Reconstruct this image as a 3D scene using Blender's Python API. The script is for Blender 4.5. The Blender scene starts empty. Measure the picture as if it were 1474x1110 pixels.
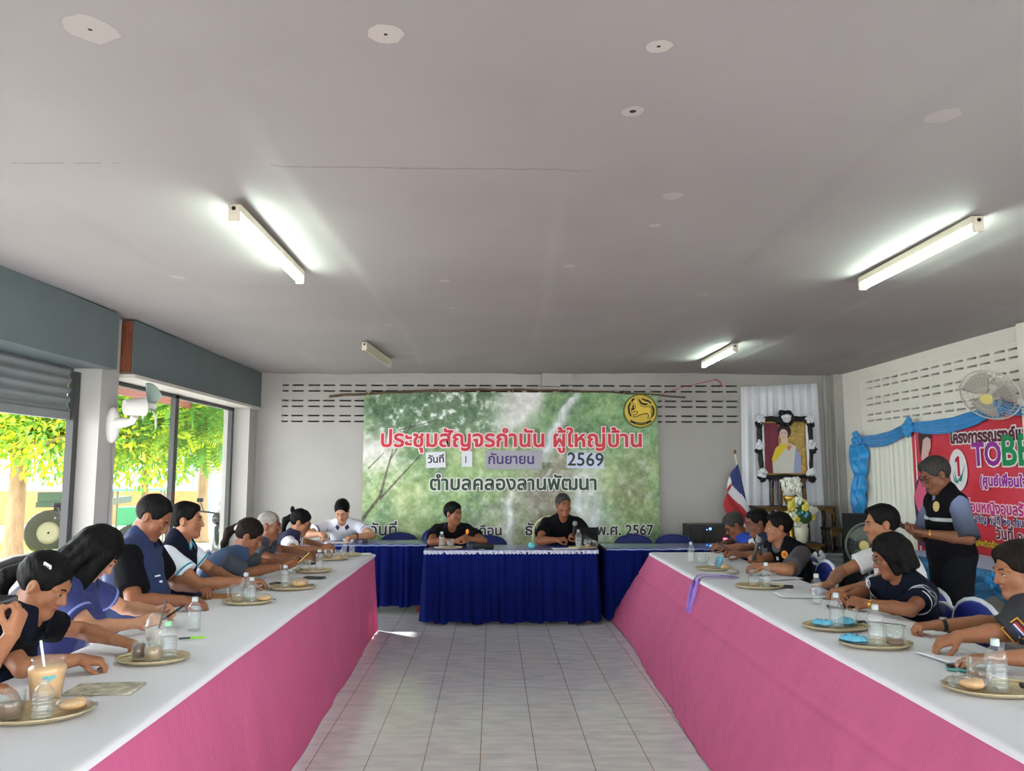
import bpy, math, random
import numpy as np
from mathutils import Vector, Matrix
random.seed(7)
rng = np.random.default_rng(11)
scene = bpy.context.scene
COL = scene.collection
PI = math.pi

# ---------------------------------------------------------------- camera, world, sun, exposure
cam_d = bpy.data.cameras.new('camera'); cam = bpy.data.objects.new('camera', cam_d); COL.objects.link(cam)
cam_d.sensor_fit = 'HORIZONTAL'; cam_d.sensor_width = 36.0; cam_d.lens = 36.0*1110/1474
cam_d.clip_start = .05; cam_d.clip_end = 400
cam.location = (0, 0, 1.55)
cam.rotation_euler = (PI/2+math.atan(120/1110), 0, -math.atan(27/1110))
scene.camera = cam
wd = bpy.data.worlds.new('sky'); scene.world = wd; wd.use_nodes = True
bg = wd.node_tree.nodes['Background']
bg.inputs['Color'].default_value = (.90, .955, 1.0, 1)
_wn = wd.node_tree.nodes; _wl = wd.node_tree.links; _wt = _wn.new('ShaderNodeTexCoord'); _ws = _wn.new('ShaderNodeSeparateXYZ'); _wm = _wn.new('ShaderNodeMapRange')
_wl.new(_wt.outputs['Generated'], _ws.inputs[0]); _wl.new(_ws.outputs['Z'], _wm.inputs['Value']); _wl.new(_wm.outputs[0], bg.inputs['Strength'])
for _k, _v in (('From Min', 0.0), ('From Max', .5), ('To Min', 5.6), ('To Max', 2.3)): _wm.inputs[_k].default_value = _v      # hazy bright horizon, deeper zenith
sd = bpy.data.lights.new('sun', 'SUN'); sd.energy = 8.0; sd.angle = math.radians(.6); sd.color = (1, .97, .92)
sun = bpy.data.objects.new('sun', sd); COL.objects.link(sun)
sun.rotation_euler = Vector((.66, -.52, -.40)).to_track_quat('-Z', 'Y').to_euler()
sun.location = (-12, 12, 12)
scene.view_settings.view_transform = 'Standard'; scene.view_settings.look = 'None'
scene.view_settings.exposure = 1.3; scene.view_settings.gamma = 1.0
scene.view_settings.use_curve_mapping = False
scene.cycles.transparent_max_bounces = 32
TUBE_EMIT = 24.0

# ---------------------------------------------------------------- materials
def lin(c):
    return tuple((x/12.92 if x <= .04045 else ((x+.055)/1.055)**2.4) for x in (v/255 for v in c))
MATS = {}
def mat(name, rgb, rough=.6, metal=0, noise=0, nscale=30, bump=0, bscale=60, spec=.5, trans=0, ior=1.45,
        emit=None, emit_s=0, transl=0, sheen=0, stretch=None, alpha=1, coat=0):
    """rgb is the sRGB 0-255 colour of the thing itself; noise varies it procedurally"""
    if name in MATS: return MATS[name]
    m = bpy.data.materials.new(name); m.use_nodes = True
    nt = m.node_tree; N = nt.nodes; L = nt.links; b = N['Principled BSDF']
    c = lin(rgb)+(1,)
    b.inputs['Base Color'].default_value = c
    b.inputs['Roughness'].default_value = rough; b.inputs['Metallic'].default_value = metal
    b.inputs['Specular IOR Level'].default_value = spec
    b.inputs['IOR'].default_value = ior
    b.inputs['Transmission Weight'].default_value = trans
    b.inputs['Alpha'].default_value = alpha
    b.inputs['Coat Weight'].default_value = coat
    if sheen: b.inputs['Sheen Weight'].default_value = sheen
    if emit: b.inputs['Emission Color'].default_value = lin(emit)+(1,); b.inputs['Emission Strength'].default_value = emit_s
    tc = None
    if noise or bump:
        tc = N.new('ShaderNodeTexCoord'); mp = N.new('ShaderNodeMapping'); L.new(tc.outputs['Object'], mp.inputs[0])
        if stretch: mp.inputs['Scale'].default_value = stretch
    if noise:
        t = N.new('ShaderNodeTexNoise'); t.inputs['Scale'].default_value = nscale; t.inputs['Detail'].default_value = 5
        L.new(mp.outputs[0], t.inputs['Vector'])
        r = N.new('ShaderNodeValToRGB'); r.color_ramp.elements[0].position = .3; r.color_ramp.elements[1].position = .7
        r.color_ramp.elements[0].color = tuple(x*(1-noise) for x in c[:3])+(1,)
        r.color_ramp.elements[1].color = tuple(min(1, x*(1+noise)) for x in c[:3])+(1,)
        L.new(t.outputs['Fac'], r.inputs[0]); L.new(r.outputs[0], b.inputs['Base Color'])
    if bump:
        t2 = N.new('ShaderNodeTexNoise'); t2.inputs['Scale'].default_value = bscale; t2.inputs['Detail'].default_value = 4
        L.new(mp.outputs[0], t2.inputs['Vector'])
        bp = N.new('ShaderNodeBump'); bp.inputs['Strength'].default_value = bump; bp.inputs['Distance'].default_value = .01
        L.new(t2.outputs['Fac'], bp.inputs['Height']); L.new(bp.outputs[0], b.inputs['Normal'])
    if transl:
        tr = N.new('ShaderNodeBsdfTranslucent'); tr.inputs[0].default_value = c
        mx = N.new('ShaderNodeMixShader'); mx.inputs[0].default_value = transl
        L.new(b.outputs[0], mx.inputs[1]); L.new(tr.outputs[0], mx.inputs[2])
        if noise: L.new(r.outputs[0], tr.inputs[0])
        L.new(mx.outputs[0], N['Material Output'].inputs[0])
    MATS[name] = m
    return m

# ---------------------------------------------------------------- object helpers
def tag(o, label=None, cat=None, group=None, kind=None):
    if label: o['label'] = label
    if cat: o['category'] = cat
    if group: o['group'] = group
    if kind: o['kind'] = kind
    return o
def thing(name, loc, label, cat, group=None, rz=0):
    o = bpy.data.objects.new(name, None); COL.objects.link(o)
    o.empty_display_size = .05; o.location = loc; o.rotation_euler = (0, 0, rz)
    return tag(o, label, cat, group)
def copy_tree(o, loc=None, rz=None, label=None, parent=None):
    c = o.copy(); COL.objects.link(c)
    if parent: c.parent = parent
    for ch in list(o.children): copy_tree(ch, parent=c)
    if loc is not None: c.location = loc
    if rz is not None: c.rotation_euler = (0, 0, rz)
    if label: c['label'] = label
    return c
class MB:
    def __init__(s): s.v = []; s.f = []; s.m = []; s.cur = 0; s.sm = []; s.smooth = True
    def mi(s, i): s.cur = i; return s
    def add(s, vs, fs, smooth=None):
        b = len(s.v); s.v += [tuple(map(float, p)) for p in vs]
        for f in fs: s.f.append([b+i for i in f]); s.m.append(s.cur); s.sm.append(s.smooth if smooth is None else smooth)
        return s
    def box(s, c, d, R=None):
        x, y, z = d[0]/2, d[1]/2, d[2]/2
        P = [Vector((i*x, j*y, k*z)) for k in (-1, 1) for j in (-1, 1) for i in (-1, 1)]
        if R is not None: P = [R @ p for p in P]
        c = Vector(c)
        return s.add([p+c for p in P], [(0,2,3,1), (4,5,7,6), (0,1,5,4), (2,6,7,3), (0,4,6,2), (1,3,7,5)], False)
    def rbox(s, c, d, r, R=None, seg=4):
        """box with rounded vertical edges and softened top"""
        x, y, z = d[0]/2, d[1]/2, d[2]/2; pts = []
        for cx, cy, a0 in ((x-r, y-r, 0), (-x+r, y-r, 90), (-x+r, -y+r, 180), (x-r, -y+r, 270)):
            for i in range(seg+1):
                a = math.radians(a0+90*i/seg); pts.append((cx, cy, math.cos(a), math.sin(a)))
        e = min(r*.4, z*.5); rings = [(-z, r-e), (-z+e, r), (z-e, r), (z, r-e)]; V = []; n = len(pts)
        for zz, rr in rings: V += [Vector((p[0]+p[2]*rr, p[1]+p[3]*rr, zz)) for p in pts]
        F = [(k*n+i, k*n+(i+1) % n, (k+1)*n+(i+1) % n, (k+1)*n+i) for k in range(3) for i in range(n)]
        F += [tuple(range(n-1, -1, -1)), tuple(range(3*n, 4*n))]
        if R is not None: V = [R @ p for p in V]
        c = Vector(c); return s.add([p+c for p in V], F)
    def cyl(s, p0, p1, r0, r1=None, seg=16, caps=True):
        r1 = r0 if r1 is None else r1; p0 = Vector(p0); p1 = Vector(p1); q = (p1-p0).to_track_quat('Z', 'Y')
        V = [p0+q @ Vector((r0*math.cos(2*PI*i/seg), r0*math.sin(2*PI*i/seg), 0)) for i in range(seg)]
        V += [p1+q @ Vector((r1*math.cos(2*PI*i/seg), r1*math.sin(2*PI*i/seg), 0)) for i in range(seg)]
        s.add(V, [(i, (i+1) % seg, seg+(i+1) % seg, seg+i) for i in range(seg)])
        if caps: s.add(V, [tuple(range(seg-1, -1, -1)), tuple(range(seg, 2*seg))], False)
        return s
    def lathe(s, prof, o=(0,0,0), seg=24, R=None, sx=1, sy=1):
        V = []; o = Vector(o)
        for r, z in prof:
            for i in range(seg):
                p = Vector((r*sx*math.cos(2*PI*i/seg), r*sy*math.sin(2*PI*i/seg), z)); V.append(o+(R @ p if R is not None else p))
        n = len(prof)
        F = [(k*seg+i, k*seg+(i+1) % seg, (k+1)*seg+(i+1) % seg, (k+1)*seg+i) for k in range(n-1) for i in range(seg)]
        return s.add(V, F)
    def tube(s, P, r, seg=8, closed=False, caps=True):
        P = [Vector(p) for p in P]; n = len(P); V = []; up = Vector((0,0,1)); prev = None
        rr = r if hasattr(r, '__len__') else [r]*n
        for i, p in enumerate(P):
            a = P[(i-1) % n] if (closed or i) else P[i]; b = P[(i+1) % n] if (closed or i < n-1) else P[i]
            t = (b-a).normalized()
            if prev is None:
                u = t.orthogonal().normalized()
            else:
                u = (prev-t*prev.dot(t)); u = u.normalized() if u.length > 1e-6 else t.orthogonal().normalized()
            prev = u; w = t.cross(u)
            V += [p+rr[i]*(u*math.cos(2*PI*k/seg)+w*math.sin(2*PI*k/seg)) for k in range(seg)]
        F = [(i*seg+k, i*seg+(k+1) % seg, ((i+1) % n)*seg+(k+1) % seg, ((i+1) % n)*seg+k) for i in range(n if closed else n-1) for k in range(seg)]
        s.add(V, F)
        if caps and not closed: s.add(V, [tuple(range(seg-1, -1, -1)), tuple((n-1)*seg+k for k in range(seg))], False)
        return s
    def ell(s, c, r, R=None, nu=16, nv=10):
        V = []; c = Vector(c)
        for j in range(nv+1):
            th = PI*j/nv
            for i in range(nu):
                p = Vector((r[0]*math.sin(th)*math.cos(2*PI*i/nu), r[1]*math.sin(th)*math.sin(2*PI*i/nu), r[2]*math.cos(th)))
                V.append(c+(R @ p if R is not None else p))
        F = [(j*nu+i, (j+1)*nu+i, (j+1)*nu+(i+1) % nu, j*nu+(i+1) % nu) for j in range(nv) for i in range(nu)]
        return s.add(V, F)
    def grid(s, fn, nu, nv, flip=False):
        V = [fn(i/nu, j/nv) for j in range(nv+1) for i in range(nu+1)]; w = nu+1
        F = [(j*w+i, j*w+i+1, (j+1)*w+i+1, (j+1)*w+i) for j in range(nv) for i in range(nu)]
        if flip: F = [f[::-1] for f in F]
        return s.add(V, F)
    def poly(s, pts, M=None, d=0):
        """flat polygon pts (x,y) -> M @ (x,y,0); d>0 gives thickness along +z"""
        M = M or Matrix(); n = len(pts)
        A = [M @ Vector((p[0], p[1], 0)) for p in pts]
        if not d: return s.add(A, [tuple(range(n))], False)
        B = [M @ Vector((p[0], p[1], d)) for p in pts]
        return s.add(A+B, [tuple(range(n-1, -1, -1)), tuple(range(n, 2*n))]+[(i, (i+1) % n, n+(i+1) % n, n+i) for i in range(n)], False)
    def build(s, name, mats, parent=None, mods=None):
        if not isinstance(mats, (list, tuple)): mats = [mats]
        me = bpy.data.meshes.new(name); me.from_pydata(s.v, [], s.f)
        for m in mats: me.materials.append(m)
        me.polygons.foreach_set('material_index', s.m); me.polygons.foreach_set('use_smooth', s.sm); me.update()
        o = bpy.data.objects.new(name, me); COL.objects.link(o)
        if parent: o.parent = parent
        if mods:
            for k, a in mods: addmod(o, k, **a)
        return o
def addmod(o, kind, **a):
    m = o.modifiers.new(kind.lower(), kind)
    for k, v in a.items(): setattr(m, k, v)
    return m
def struct(mb, name, mats, kind='structure'):
    o = mb.build(name, mats); o['kind'] = kind; return o
def one(mb, name, mats, label, cat, group=None, loc=None, rz=0, mods=None):
    """a thing that is a single mesh; its vertices are relative to loc"""
    o = mb.build(name, mats, mods=mods); tag(o, label, cat, group)
    if loc is not None: o.location = loc
    o.rotation_euler = (0, 0, rz)
    return o
def rotz(a): return Matrix.Rotation(a, 3, 'Z')
def rotx(a): return Matrix.Rotation(a, 3, 'X')
def roty(a): return Matrix.Rotation(a, 3, 'Y')
def smooth_noise(seed, n=6, lo=.5, hi=3):
    r = random.Random(seed); T = [(r.uniform(lo, hi), r.uniform(0, 6.28), r.uniform(.4, 1)) for _ in range(n)]
    S = sum(t[2] for t in T)
    return lambda x: sum(a*math.sin(f*x+p) for f, p, a in T)/S
BLACKP = mat('black_plastic', (18,18,20), rough=.35)
def clear_mat(name, tint=(1,1,1), body=.06, ior=1.45, gl=.03):
    """thin clear plastic or glass: lets light straight through, reflects by Fresnel"""
    m = bpy.data.materials.new(name); m.use_nodes = True; N = m.node_tree.nodes; L = m.node_tree.links; N.clear()
    t = N.new('ShaderNodeBsdfTransparent'); t.inputs[0].default_value = tint+(1,)
    d = N.new('ShaderNodeBsdfDiffuse'); d.inputs[0].default_value = (.8,.82,.82,1)
    gs = N.new('ShaderNodeBsdfGlossy'); gs.inputs['Roughness'].default_value = gl
    lw = N.new('ShaderNodeLayerWeight'); lw.inputs[0].default_value = .35; f = N.new('ShaderNodeMath'); f.operation = 'MULTIPLY_ADD'; f.inputs[1].default_value = .62; f.inputs[2].default_value = .035
    pw = N.new('ShaderNodeMath'); pw.operation = 'POWER'; pw.inputs[1].default_value = 2.2; L.new(lw.outputs['Facing'], pw.inputs[0]); L.new(pw.outputs[0], f.inputs[0])
    a = N.new('ShaderNodeMixShader'); a.inputs[0].default_value = body; b = N.new('ShaderNodeMixShader'); o = N.new('ShaderNodeOutputMaterial')
    L.new(t.outputs[0], a.inputs[1]); L.new(d.outputs[0], a.inputs[2]); L.new(f.outputs[0], b.inputs[0]); L.new(a.outputs[0], b.inputs[1]); L.new(gs.outputs[0], b.inputs[2]); L.new(b.outputs[0], o.inputs[0])
    MATS[name] = m; return m
# ---------------------------------------------------------------- implicit surfaces for bodies and clothing
A3 = lambda v: np.array([float(v[0]), float(v[1]), float(v[2])])
class RC:            # round cone
    def __init__(s, p0, r0, p1, r1, k=.02, op='u'): s.p0 = A3(p0); s.p1 = A3(p1); s.r0 = r0; s.r1 = r1; s.k = k; s.op = op
    def bb(s):
        r = max(s.r0, s.r1); return np.minimum(s.p0, s.p1)-r, np.maximum(s.p0, s.p1)+r
    def d(s, X, Y, Z):
        b = s.p1-s.p0; L = float(b@b)+1e-12
        t = np.clip(((X-s.p0[0])*b[0]+(Y-s.p0[1])*b[1]+(Z-s.p0[2])*b[2])/L, 0, 1)
        return np.sqrt((X-s.p0[0]-t*b[0])**2+(Y-s.p0[1]-t*b[1])**2+(Z-s.p0[2]-t*b[2])**2)-(s.r0+(s.r1-s.r0)*t)
class EL:            # ellipsoid, columns of R are its axes
    def __init__(s, c, r, R=None, k=.02, op='u'): s.c = A3(c); s.r = A3(r); s.R = np.eye(3) if R is None else np.array(R); s.k = k; s.op = op
    def bb(s):
        e = np.sqrt(((s.R*s.r)**2).sum(1)); return s.c-e, s.c+e
    def d(s, X, Y, Z):
        x, y, z = X-s.c[0], Y-s.c[1], Z-s.c[2]; R = s.R
        u = x*R[0, 0]+y*R[1, 0]+z*R[2, 0]; v = x*R[0, 1]+y*R[1, 1]+z*R[2, 1]; w = x*R[0, 2]+y*R[1, 2]+z*R[2, 2]
        a, b, c = s.r
        k0 = np.sqrt((u/a)**2+(v/b)**2+(w/c)**2); k1 = np.sqrt((u/a**2)**2+(v/b**2)**2+(w/c**2)**2)+1e-9
        return k0*(k0-1)/k1
class CUT:           # wraps a primitive, cut by the half space n.(p-q) > 0
    def __init__(s, prim, q, n): s.a = prim; s.q = A3(q); n = A3(n); s.n = n/np.linalg.norm(n); s.k = prim.k; s.op = prim.op
    def bb(s): return s.a.bb()
    def d(s, X, Y, Z):
        return np.maximum(s.a.d(X, Y, Z), (X-s.q[0])*s.n[0]+(Y-s.q[1])*s.n[1]+(Z-s.q[2])*s.n[2])
class HS:            # keeps the side n.(p-q) < 0 of everything before it
    def __init__(s, q, n, k=.004): s.q = A3(q); n = A3(n); s.n = n/np.linalg.norm(n); s.k = k; s.op = 'i'
    def bb(s): return None
    def d(s, X, Y, Z): return (X-s.q[0])*s.n[0]+(Y-s.q[1])*s.n[1]+(Z-s.q[2])*s.n[2]
class OFF:           # inflates everything before it; fn adds wrinkles
    def __init__(s, off, fn=None): s.off = off; s.fn = fn; s.op = 'o'; s.k = 0
    def bb(s): return None
def smin(a, b, k):
    h = np.maximum(k-np.abs(a-b), 0)/max(k, 1e-6); return np.minimum(a, b)-h*h*k*.25
def smax(a, b, k): return -smin(-a, -b, k)
def field_mesh(prims, vox, pad=.03):
    lo = np.min([p.bb()[0] for p in prims if p.op == 'u' and p.bb() is not None], 0)-pad
    hi = np.max([p.bb()[1] for p in prims if p.op == 'u' and p.bb() is not None], 0)+pad
    n = np.ceil((hi-lo)/vox).astype(int)+1
    ax = [(lo[i]+vox*np.arange(n[i])).astype(np.float32) for i in range(3)]
    F = np.full(tuple(n), .25, np.float32)
    for p in prims:
        b = p.bb()
        if p.op == 'o':
            F -= p.off
            if p.fn: F += p.fn(ax[0][:, None, None], ax[1][None, :, None], ax[2][None, None, :]).astype(np.float32)
            continue
        if b is None: i0 = np.zeros(3, int); i1 = n
        else:
            m = p.k+3*vox+.02
            i0 = np.clip(np.floor((b[0]-m-lo)/vox).astype(int), 0, n); i1 = np.clip(np.ceil((b[1]+m-lo)/vox).astype(int)+1, 0, n)
        if (i1 <= i0).any(): continue
        sl = tuple(slice(i0[i], i1[i]) for i in range(3))
        d = p.d(ax[0][sl[0]][:, None, None], ax[1][sl[1]][None, :, None], ax[2][sl[2]][None, None, :]).astype(np.float32)
        if p.op == 'u': F[sl] = smin(F[sl], d, p.k)
        elif p.op == 's': F[sl] = smax(F[sl], -d, p.k)
        elif p.op == 'i': F[sl] = smax(F[sl], d, p.k)
    F[0] = F[-1] = .1; F[:, 0] = F[:, -1] = .1; F[:, :, 0] = F[:, :, -1] = .1
    return surface_nets(F, lo, vox)
def surface_nets(F, lo, vox):
    S = F < 0; n = F.shape; c = np.zeros((n[0]-1, n[1]-1, n[2]-1), np.int8)
    offs = [(i, j, k) for i in (0, 1) for j in (0, 1) for k in (0, 1)]
    for i, j, k in offs: c += S[i:n[0]-1+i, j:n[1]-1+j, k:n[2]-1+k]
    ix, iy, iz = np.nonzero((c > 0) & (c < 8)); m = len(ix)
    idx = np.full(c.shape, -1, np.int32); idx[ix, iy, iz] = np.arange(m)
    acc = np.zeros((m, 3)); cnt = np.zeros(m)
    for a in offs:
        for axn in range(3):
            if a[axn]: continue
            b = list(a); b[axn] = 1
            fa = F[ix+a[0], iy+a[1], iz+a[2]]; fb = F[ix+b[0], iy+b[1], iz+b[2]]
            cr = (fa < 0) != (fb < 0); t = np.where(cr, fa/np.where(cr, fa-fb, 1), 0)
            p = np.tile(np.array(a, float), (m, 1)); p[:, axn] += t
            acc += np.where(cr[:, None], p, 0); cnt += cr
    V = lo+vox*(np.stack([ix, iy, iz], 1)+acc/cnt[:, None])
    quads = []
    for axn in range(3):
        u, v = [(1, 2), (2, 0), (0, 1)][axn]
        sl0 = [slice(None)]*3; sl1 = [slice(None)]*3; sl0[axn] = slice(0, -1); sl1[axn] = slice(1, None)
        A = S[tuple(sl0)]; B = S[tuple(sl1)]; e = np.array(np.nonzero(A != B))
        ok = (e[u] > 0) & (e[v] > 0) & (e[u] < n[u]-1) & (e[v] < n[v]-1); e = e[:, ok]
        ins = A[tuple(e)]
        def cell(du, dv):
            q = e.copy(); q[u] += du; q[v] += dv; return idx[tuple(q)]
        q = np.stack([cell(-1, -1), cell(0, -1), cell(0, 0), cell(-1, 0)], 1)
        q[~ins] = q[~ins][:, ::-1]; quads.append(q)
    return V.astype(np.float32), np.concatenate(quads).astype(np.int32)
def mesh_np(name, V, Q, mats, parent=None, origin=(0,0,0), mi=None):
    me = bpy.data.meshes.new(name); V = V-np.array(origin, np.float32)
    me.vertices.add(len(V)); me.vertices.foreach_set('co', V.astype(np.float32).ravel())
    k = Q.shape[1]; me.loops.add(Q.size); me.loops.foreach_set('vertex_index', Q.ravel().astype(np.int32))
    me.polygons.add(len(Q)); me.polygons.foreach_set('loop_start', np.arange(0, Q.size, k, dtype=np.int32))
    me.polygons.foreach_set('use_smooth', np.ones(len(Q), bool))
    for m in (mats if isinstance(mats, (list, tuple)) else [mats]): me.materials.append(m)
    if mi is not None: me.polygons.foreach_set('material_index', mi.astype(np.int32))
    me.update(calc_edges=True); me.validate()
    o = bpy.data.objects.new(name, me); COL.objects.link(o)
    if parent: o.parent = parent
    return o
def sdf_obj(name, prims, vox, mats, parent, origin, pad=.03):
    V, Q = field_mesh(prims, vox, pad); return mesh_np(name, V, Q, mats, parent, origin)
# ---------------------------------------------------------------- the hall: floor, ceiling, walls, windows
HC = 2.78; XR = 4.55; YB = 10.0; XL = -3.25
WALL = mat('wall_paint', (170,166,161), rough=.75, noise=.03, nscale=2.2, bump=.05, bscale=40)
GREYBOX = mat('beam_grey_paint', (98,108,110), rough=.6, noise=.06, nscale=3)
SOFFIT = mat('soffit_board', (206,198,190), rough=.55, noise=.05, nscale=4)
BROWNW = mat('raw_wood_end', (120,66,44), rough=.8, noise=.3, nscale=14, stretch=(4,4,.6))
DARKF = mat('dark_window_frame', (58,58,58), rough=.45)
SHUT = mat('shutter_steel', (132,136,136), rough=.5, metal=.2, noise=.08, nscale=5)
PANE = bpy.data.materials.new('window_pane'); PANE.use_nodes = True
_n = PANE.node_tree.nodes; _l = PANE.node_tree.links; _n.clear()
_t = _n.new('ShaderNodeBsdfTransparent'); _t.inputs[0].default_value = (.95, .97, .96, 1); _g = _n.new('ShaderNodeBsdfGlossy'); _g.inputs['Roughness'].default_value = .02
_x = _n.new('ShaderNodeMixShader'); _x.inputs[0].default_value = .05; _o = _n.new('ShaderNodeOutputMaterial')
_l.new(_t.outputs[0], _x.inputs[1]); _l.new(_g.outputs[0], _x.inputs[2]); _l.new(_x.outputs[0], _o.inputs[0])

def floor_material():
    m = bpy.data.materials.new('floor_tiles'); m.use_nodes = True; nt = m.node_tree; N = nt.nodes; L = nt.links; b = N['Principled BSDF']
    tc = N.new('ShaderNodeTexCoord'); sp = N.new('ShaderNodeSeparateXYZ'); L.new(tc.outputs['Object'], sp.inputs[0])
    def math_(op, a, b_=None, c=None):
        n = N.new('ShaderNodeMath'); n.operation = op
        for i, v in enumerate((a, b_, c)):
            if v is None: continue
            if isinstance(v, (int, float)): n.inputs[i].default_value = v
            else: L.new(v, n.inputs[i])
        return n.outputs[0]
    T = .30
    def line(axis, off, w):
        u = math_('MULTIPLY', math_('ADD', sp.outputs[axis], off), 1/T); fr = math_('FRACT', u)
        d = math_('ABSOLUTE', math_('SUBTRACT', fr, .5)); return math_('GREATER_THAN', d, .5-w/T/2)
    lx = line(0, 60.065, .0045); ly = line(1, 60.10, .005)
    ns = N.new('ShaderNodeTexNoise'); ns.inputs['Scale'].default_value = 5; ns.inputs['Detail'].default_value = 7
    mp = N.new('ShaderNodeMapping'); mp.inputs['Scale'].default_value = (1, 3.2, 1); mp.inputs['Rotation'].default_value = (0, 0, .5)
    L.new(tc.outputs['Object'], mp.inputs[0]); L.new(mp.outputs[0], ns.inputs['Vector'])
    r = N.new('ShaderNodeValToRGB'); r.color_ramp.elements[0].position = .32; r.color_ramp.elements[1].position = .66
    r.color_ramp.elements[0].color = lin((196,199,206))+(1,); r.color_ramp.elements[1].color = lin((222,222,222))+(1,)
    L.new(ns.outputs['Fac'], r.inputs[0])
    m1 = N.new('ShaderNodeMix'); m1.data_type = 'RGBA'; m1.inputs['B'].default_value = lin((196,176,174))+(1,); L.new(r.outputs[0], m1.inputs['A']); L.new(ly, m1.inputs['Factor'])
    m2 = N.new('ShaderNodeMix'); m2.data_type = 'RGBA'; m2.inputs['B'].default_value = lin((142,106,96))+(1,); L.new(m1.outputs['Result'], m2.inputs['A']); L.new(lx, m2.inputs['Factor'])
    L.new(m2.outputs['Result'], b.inputs['Base Color']); b.inputs['Roughness'].default_value = .16; b.inputs['Specular IOR Level'].default_value = .45
    n2 = N.new('ShaderNodeTexNoise'); n2.inputs['Scale'].default_value = 3; bp = N.new('ShaderNodeBump'); bp.inputs['Strength'].default_value = .06; bp.inputs['Distance'].default_value = .02
    L.new(tc.outputs['Object'], n2.inputs['Vector']); L.new(n2.outputs['Fac'], bp.inputs['Height']); L.new(bp.outputs[0], b.inputs['Normal'])
    return m
def ceiling_material():
    """painted boards with round filler patches, nail holes and one dirty joint"""
    m = bpy.data.materials.new('ceiling_board'); m.use_nodes = True; nt = m.node_tree; N = nt.nodes; L = nt.links; b = N['Principled BSDF']
    tc = N.new('ShaderNodeTexCoord')
    ns = N.new('ShaderNodeTexNoise'); ns.inputs['Scale'].default_value = 1.1; ns.inputs['Detail'].default_value = 6; L.new(tc.outputs['Object'], ns.inputs['Vector'])
    r = N.new('ShaderNodeValToRGB'); r.color_ramp.elements[0].position = .3; r.color_ramp.elements[1].position = .7
    r.color_ramp.elements[0].color = lin((163,157,155))+(1,); r.color_ramp.elements[1].color = lin((171,165,163))+(1,); L.new(ns.outputs['Fac'], r.inputs[0])
    cur = r.outputs[0]
    n3 = N.new('ShaderNodeTexNoise'); n3.inputs['Scale'].default_value = 14; n3.inputs['Detail'].default_value = 3; L.new(tc.outputs['Object'], n3.inputs['Vector'])
    def mathn(op, a, b_):
        n = N.new('ShaderNodeMath'); n.operation = op
        for i, v in enumerate((a, b_)):
            if isinstance(v, (int, float)): n.inputs[i].default_value = v
            else: L.new(v, n.inputs[i])
        return n.outputs[0]
    def over(fac, col):
        nonlocal cur
        x = N.new('ShaderNodeMix'); x.data_type = 'RGBA'; x.inputs['B'].default_value = lin(col)+(1,); L.new(cur, x.inputs['A']); L.new(fac, x.inputs['Factor']); cur = x.outputs['Result']
    spots = [(-1.16,2.12,.075,.32,1), (-.31,2.09,.052,.55,1), (.48,2.12,.038,.6,1), (.48,2.54,.040,.42,2), (1.58,2.56,.055,.25,0), (.82,3.40,.05,.30,0), (.83,3.84,.03,.4,0),
             (-2.06,4.98,.05,.25,0), (-.32,4.97,.035,.3,0), (-.32,5.83,.03,.3,0), (.47,4.64,.04,.3,0), (-.9,6.6,.05,.2,0), (1.5,5.4,.05,.2,0)]
    for x, y, rad, st, hole in spots:
        v = N.new('ShaderNodeVectorMath'); v.operation = 'DISTANCE'; v.inputs[1].default_value = (x, y, 0)
        fl = N.new('ShaderNodeVectorMath'); fl.operation = 'MULTIPLY'; fl.inputs[1].default_value = (1, 1, 0); L.new(tc.outputs['Object'], fl.inputs[0]); L.new(fl.outputs[0], v.inputs[0])
        d = mathn('ADD', v.outputs['Value'], mathn('MULTIPLY', mathn('SUBTRACT', n3.outputs['Fac'], .5), rad*.9))
        mr = N.new('ShaderNodeMapRange'); mr.inputs['From Min'].default_value = rad; mr.inputs['From Max'].default_value = rad*.93; mr.inputs['To Max'].default_value = st; L.new(d, mr.inputs['Value'])
        over(mr.outputs[0], (222,214,204))
        ring = mathn('MULTIPLY', mathn('LESS_THAN', mathn('ABSOLUTE', mathn('SUBTRACT', d, rad*1.02), 0), rad*.05), st*.5); over(ring, (150,140,132))
        if hole: over(mathn('LESS_THAN', v.outputs['Value'], .006 if hole == 1 else .012), (30,28,28))
    sp = N.new('ShaderNodeSeparateXYZ'); L.new(tc.outputs['Object'], sp.inputs[0])
    yy = mathn('ADD', sp.outputs[1], mathn('MULTIPLY', mathn('SUBTRACT', n3.outputs['Fac'], .5), .03))
    for y0, w, st in ((3.09, .006, .45), (5.2, .012, .12), (7.3, .012, .12)):
        f = mathn('LESS_THAN', mathn('ABSOLUTE', mathn('SUBTRACT', yy, y0), 0), w); f = mathn('MULTIPLY', f, mathn('MULTIPLY', mathn('GREATER_THAN', ns.outputs['Fac'], .44), st)); over(f, (110,100,96))
    L.new(cur, b.inputs['Base Color']); b.inputs['Roughness'].default_value = .7
    return m
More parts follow.
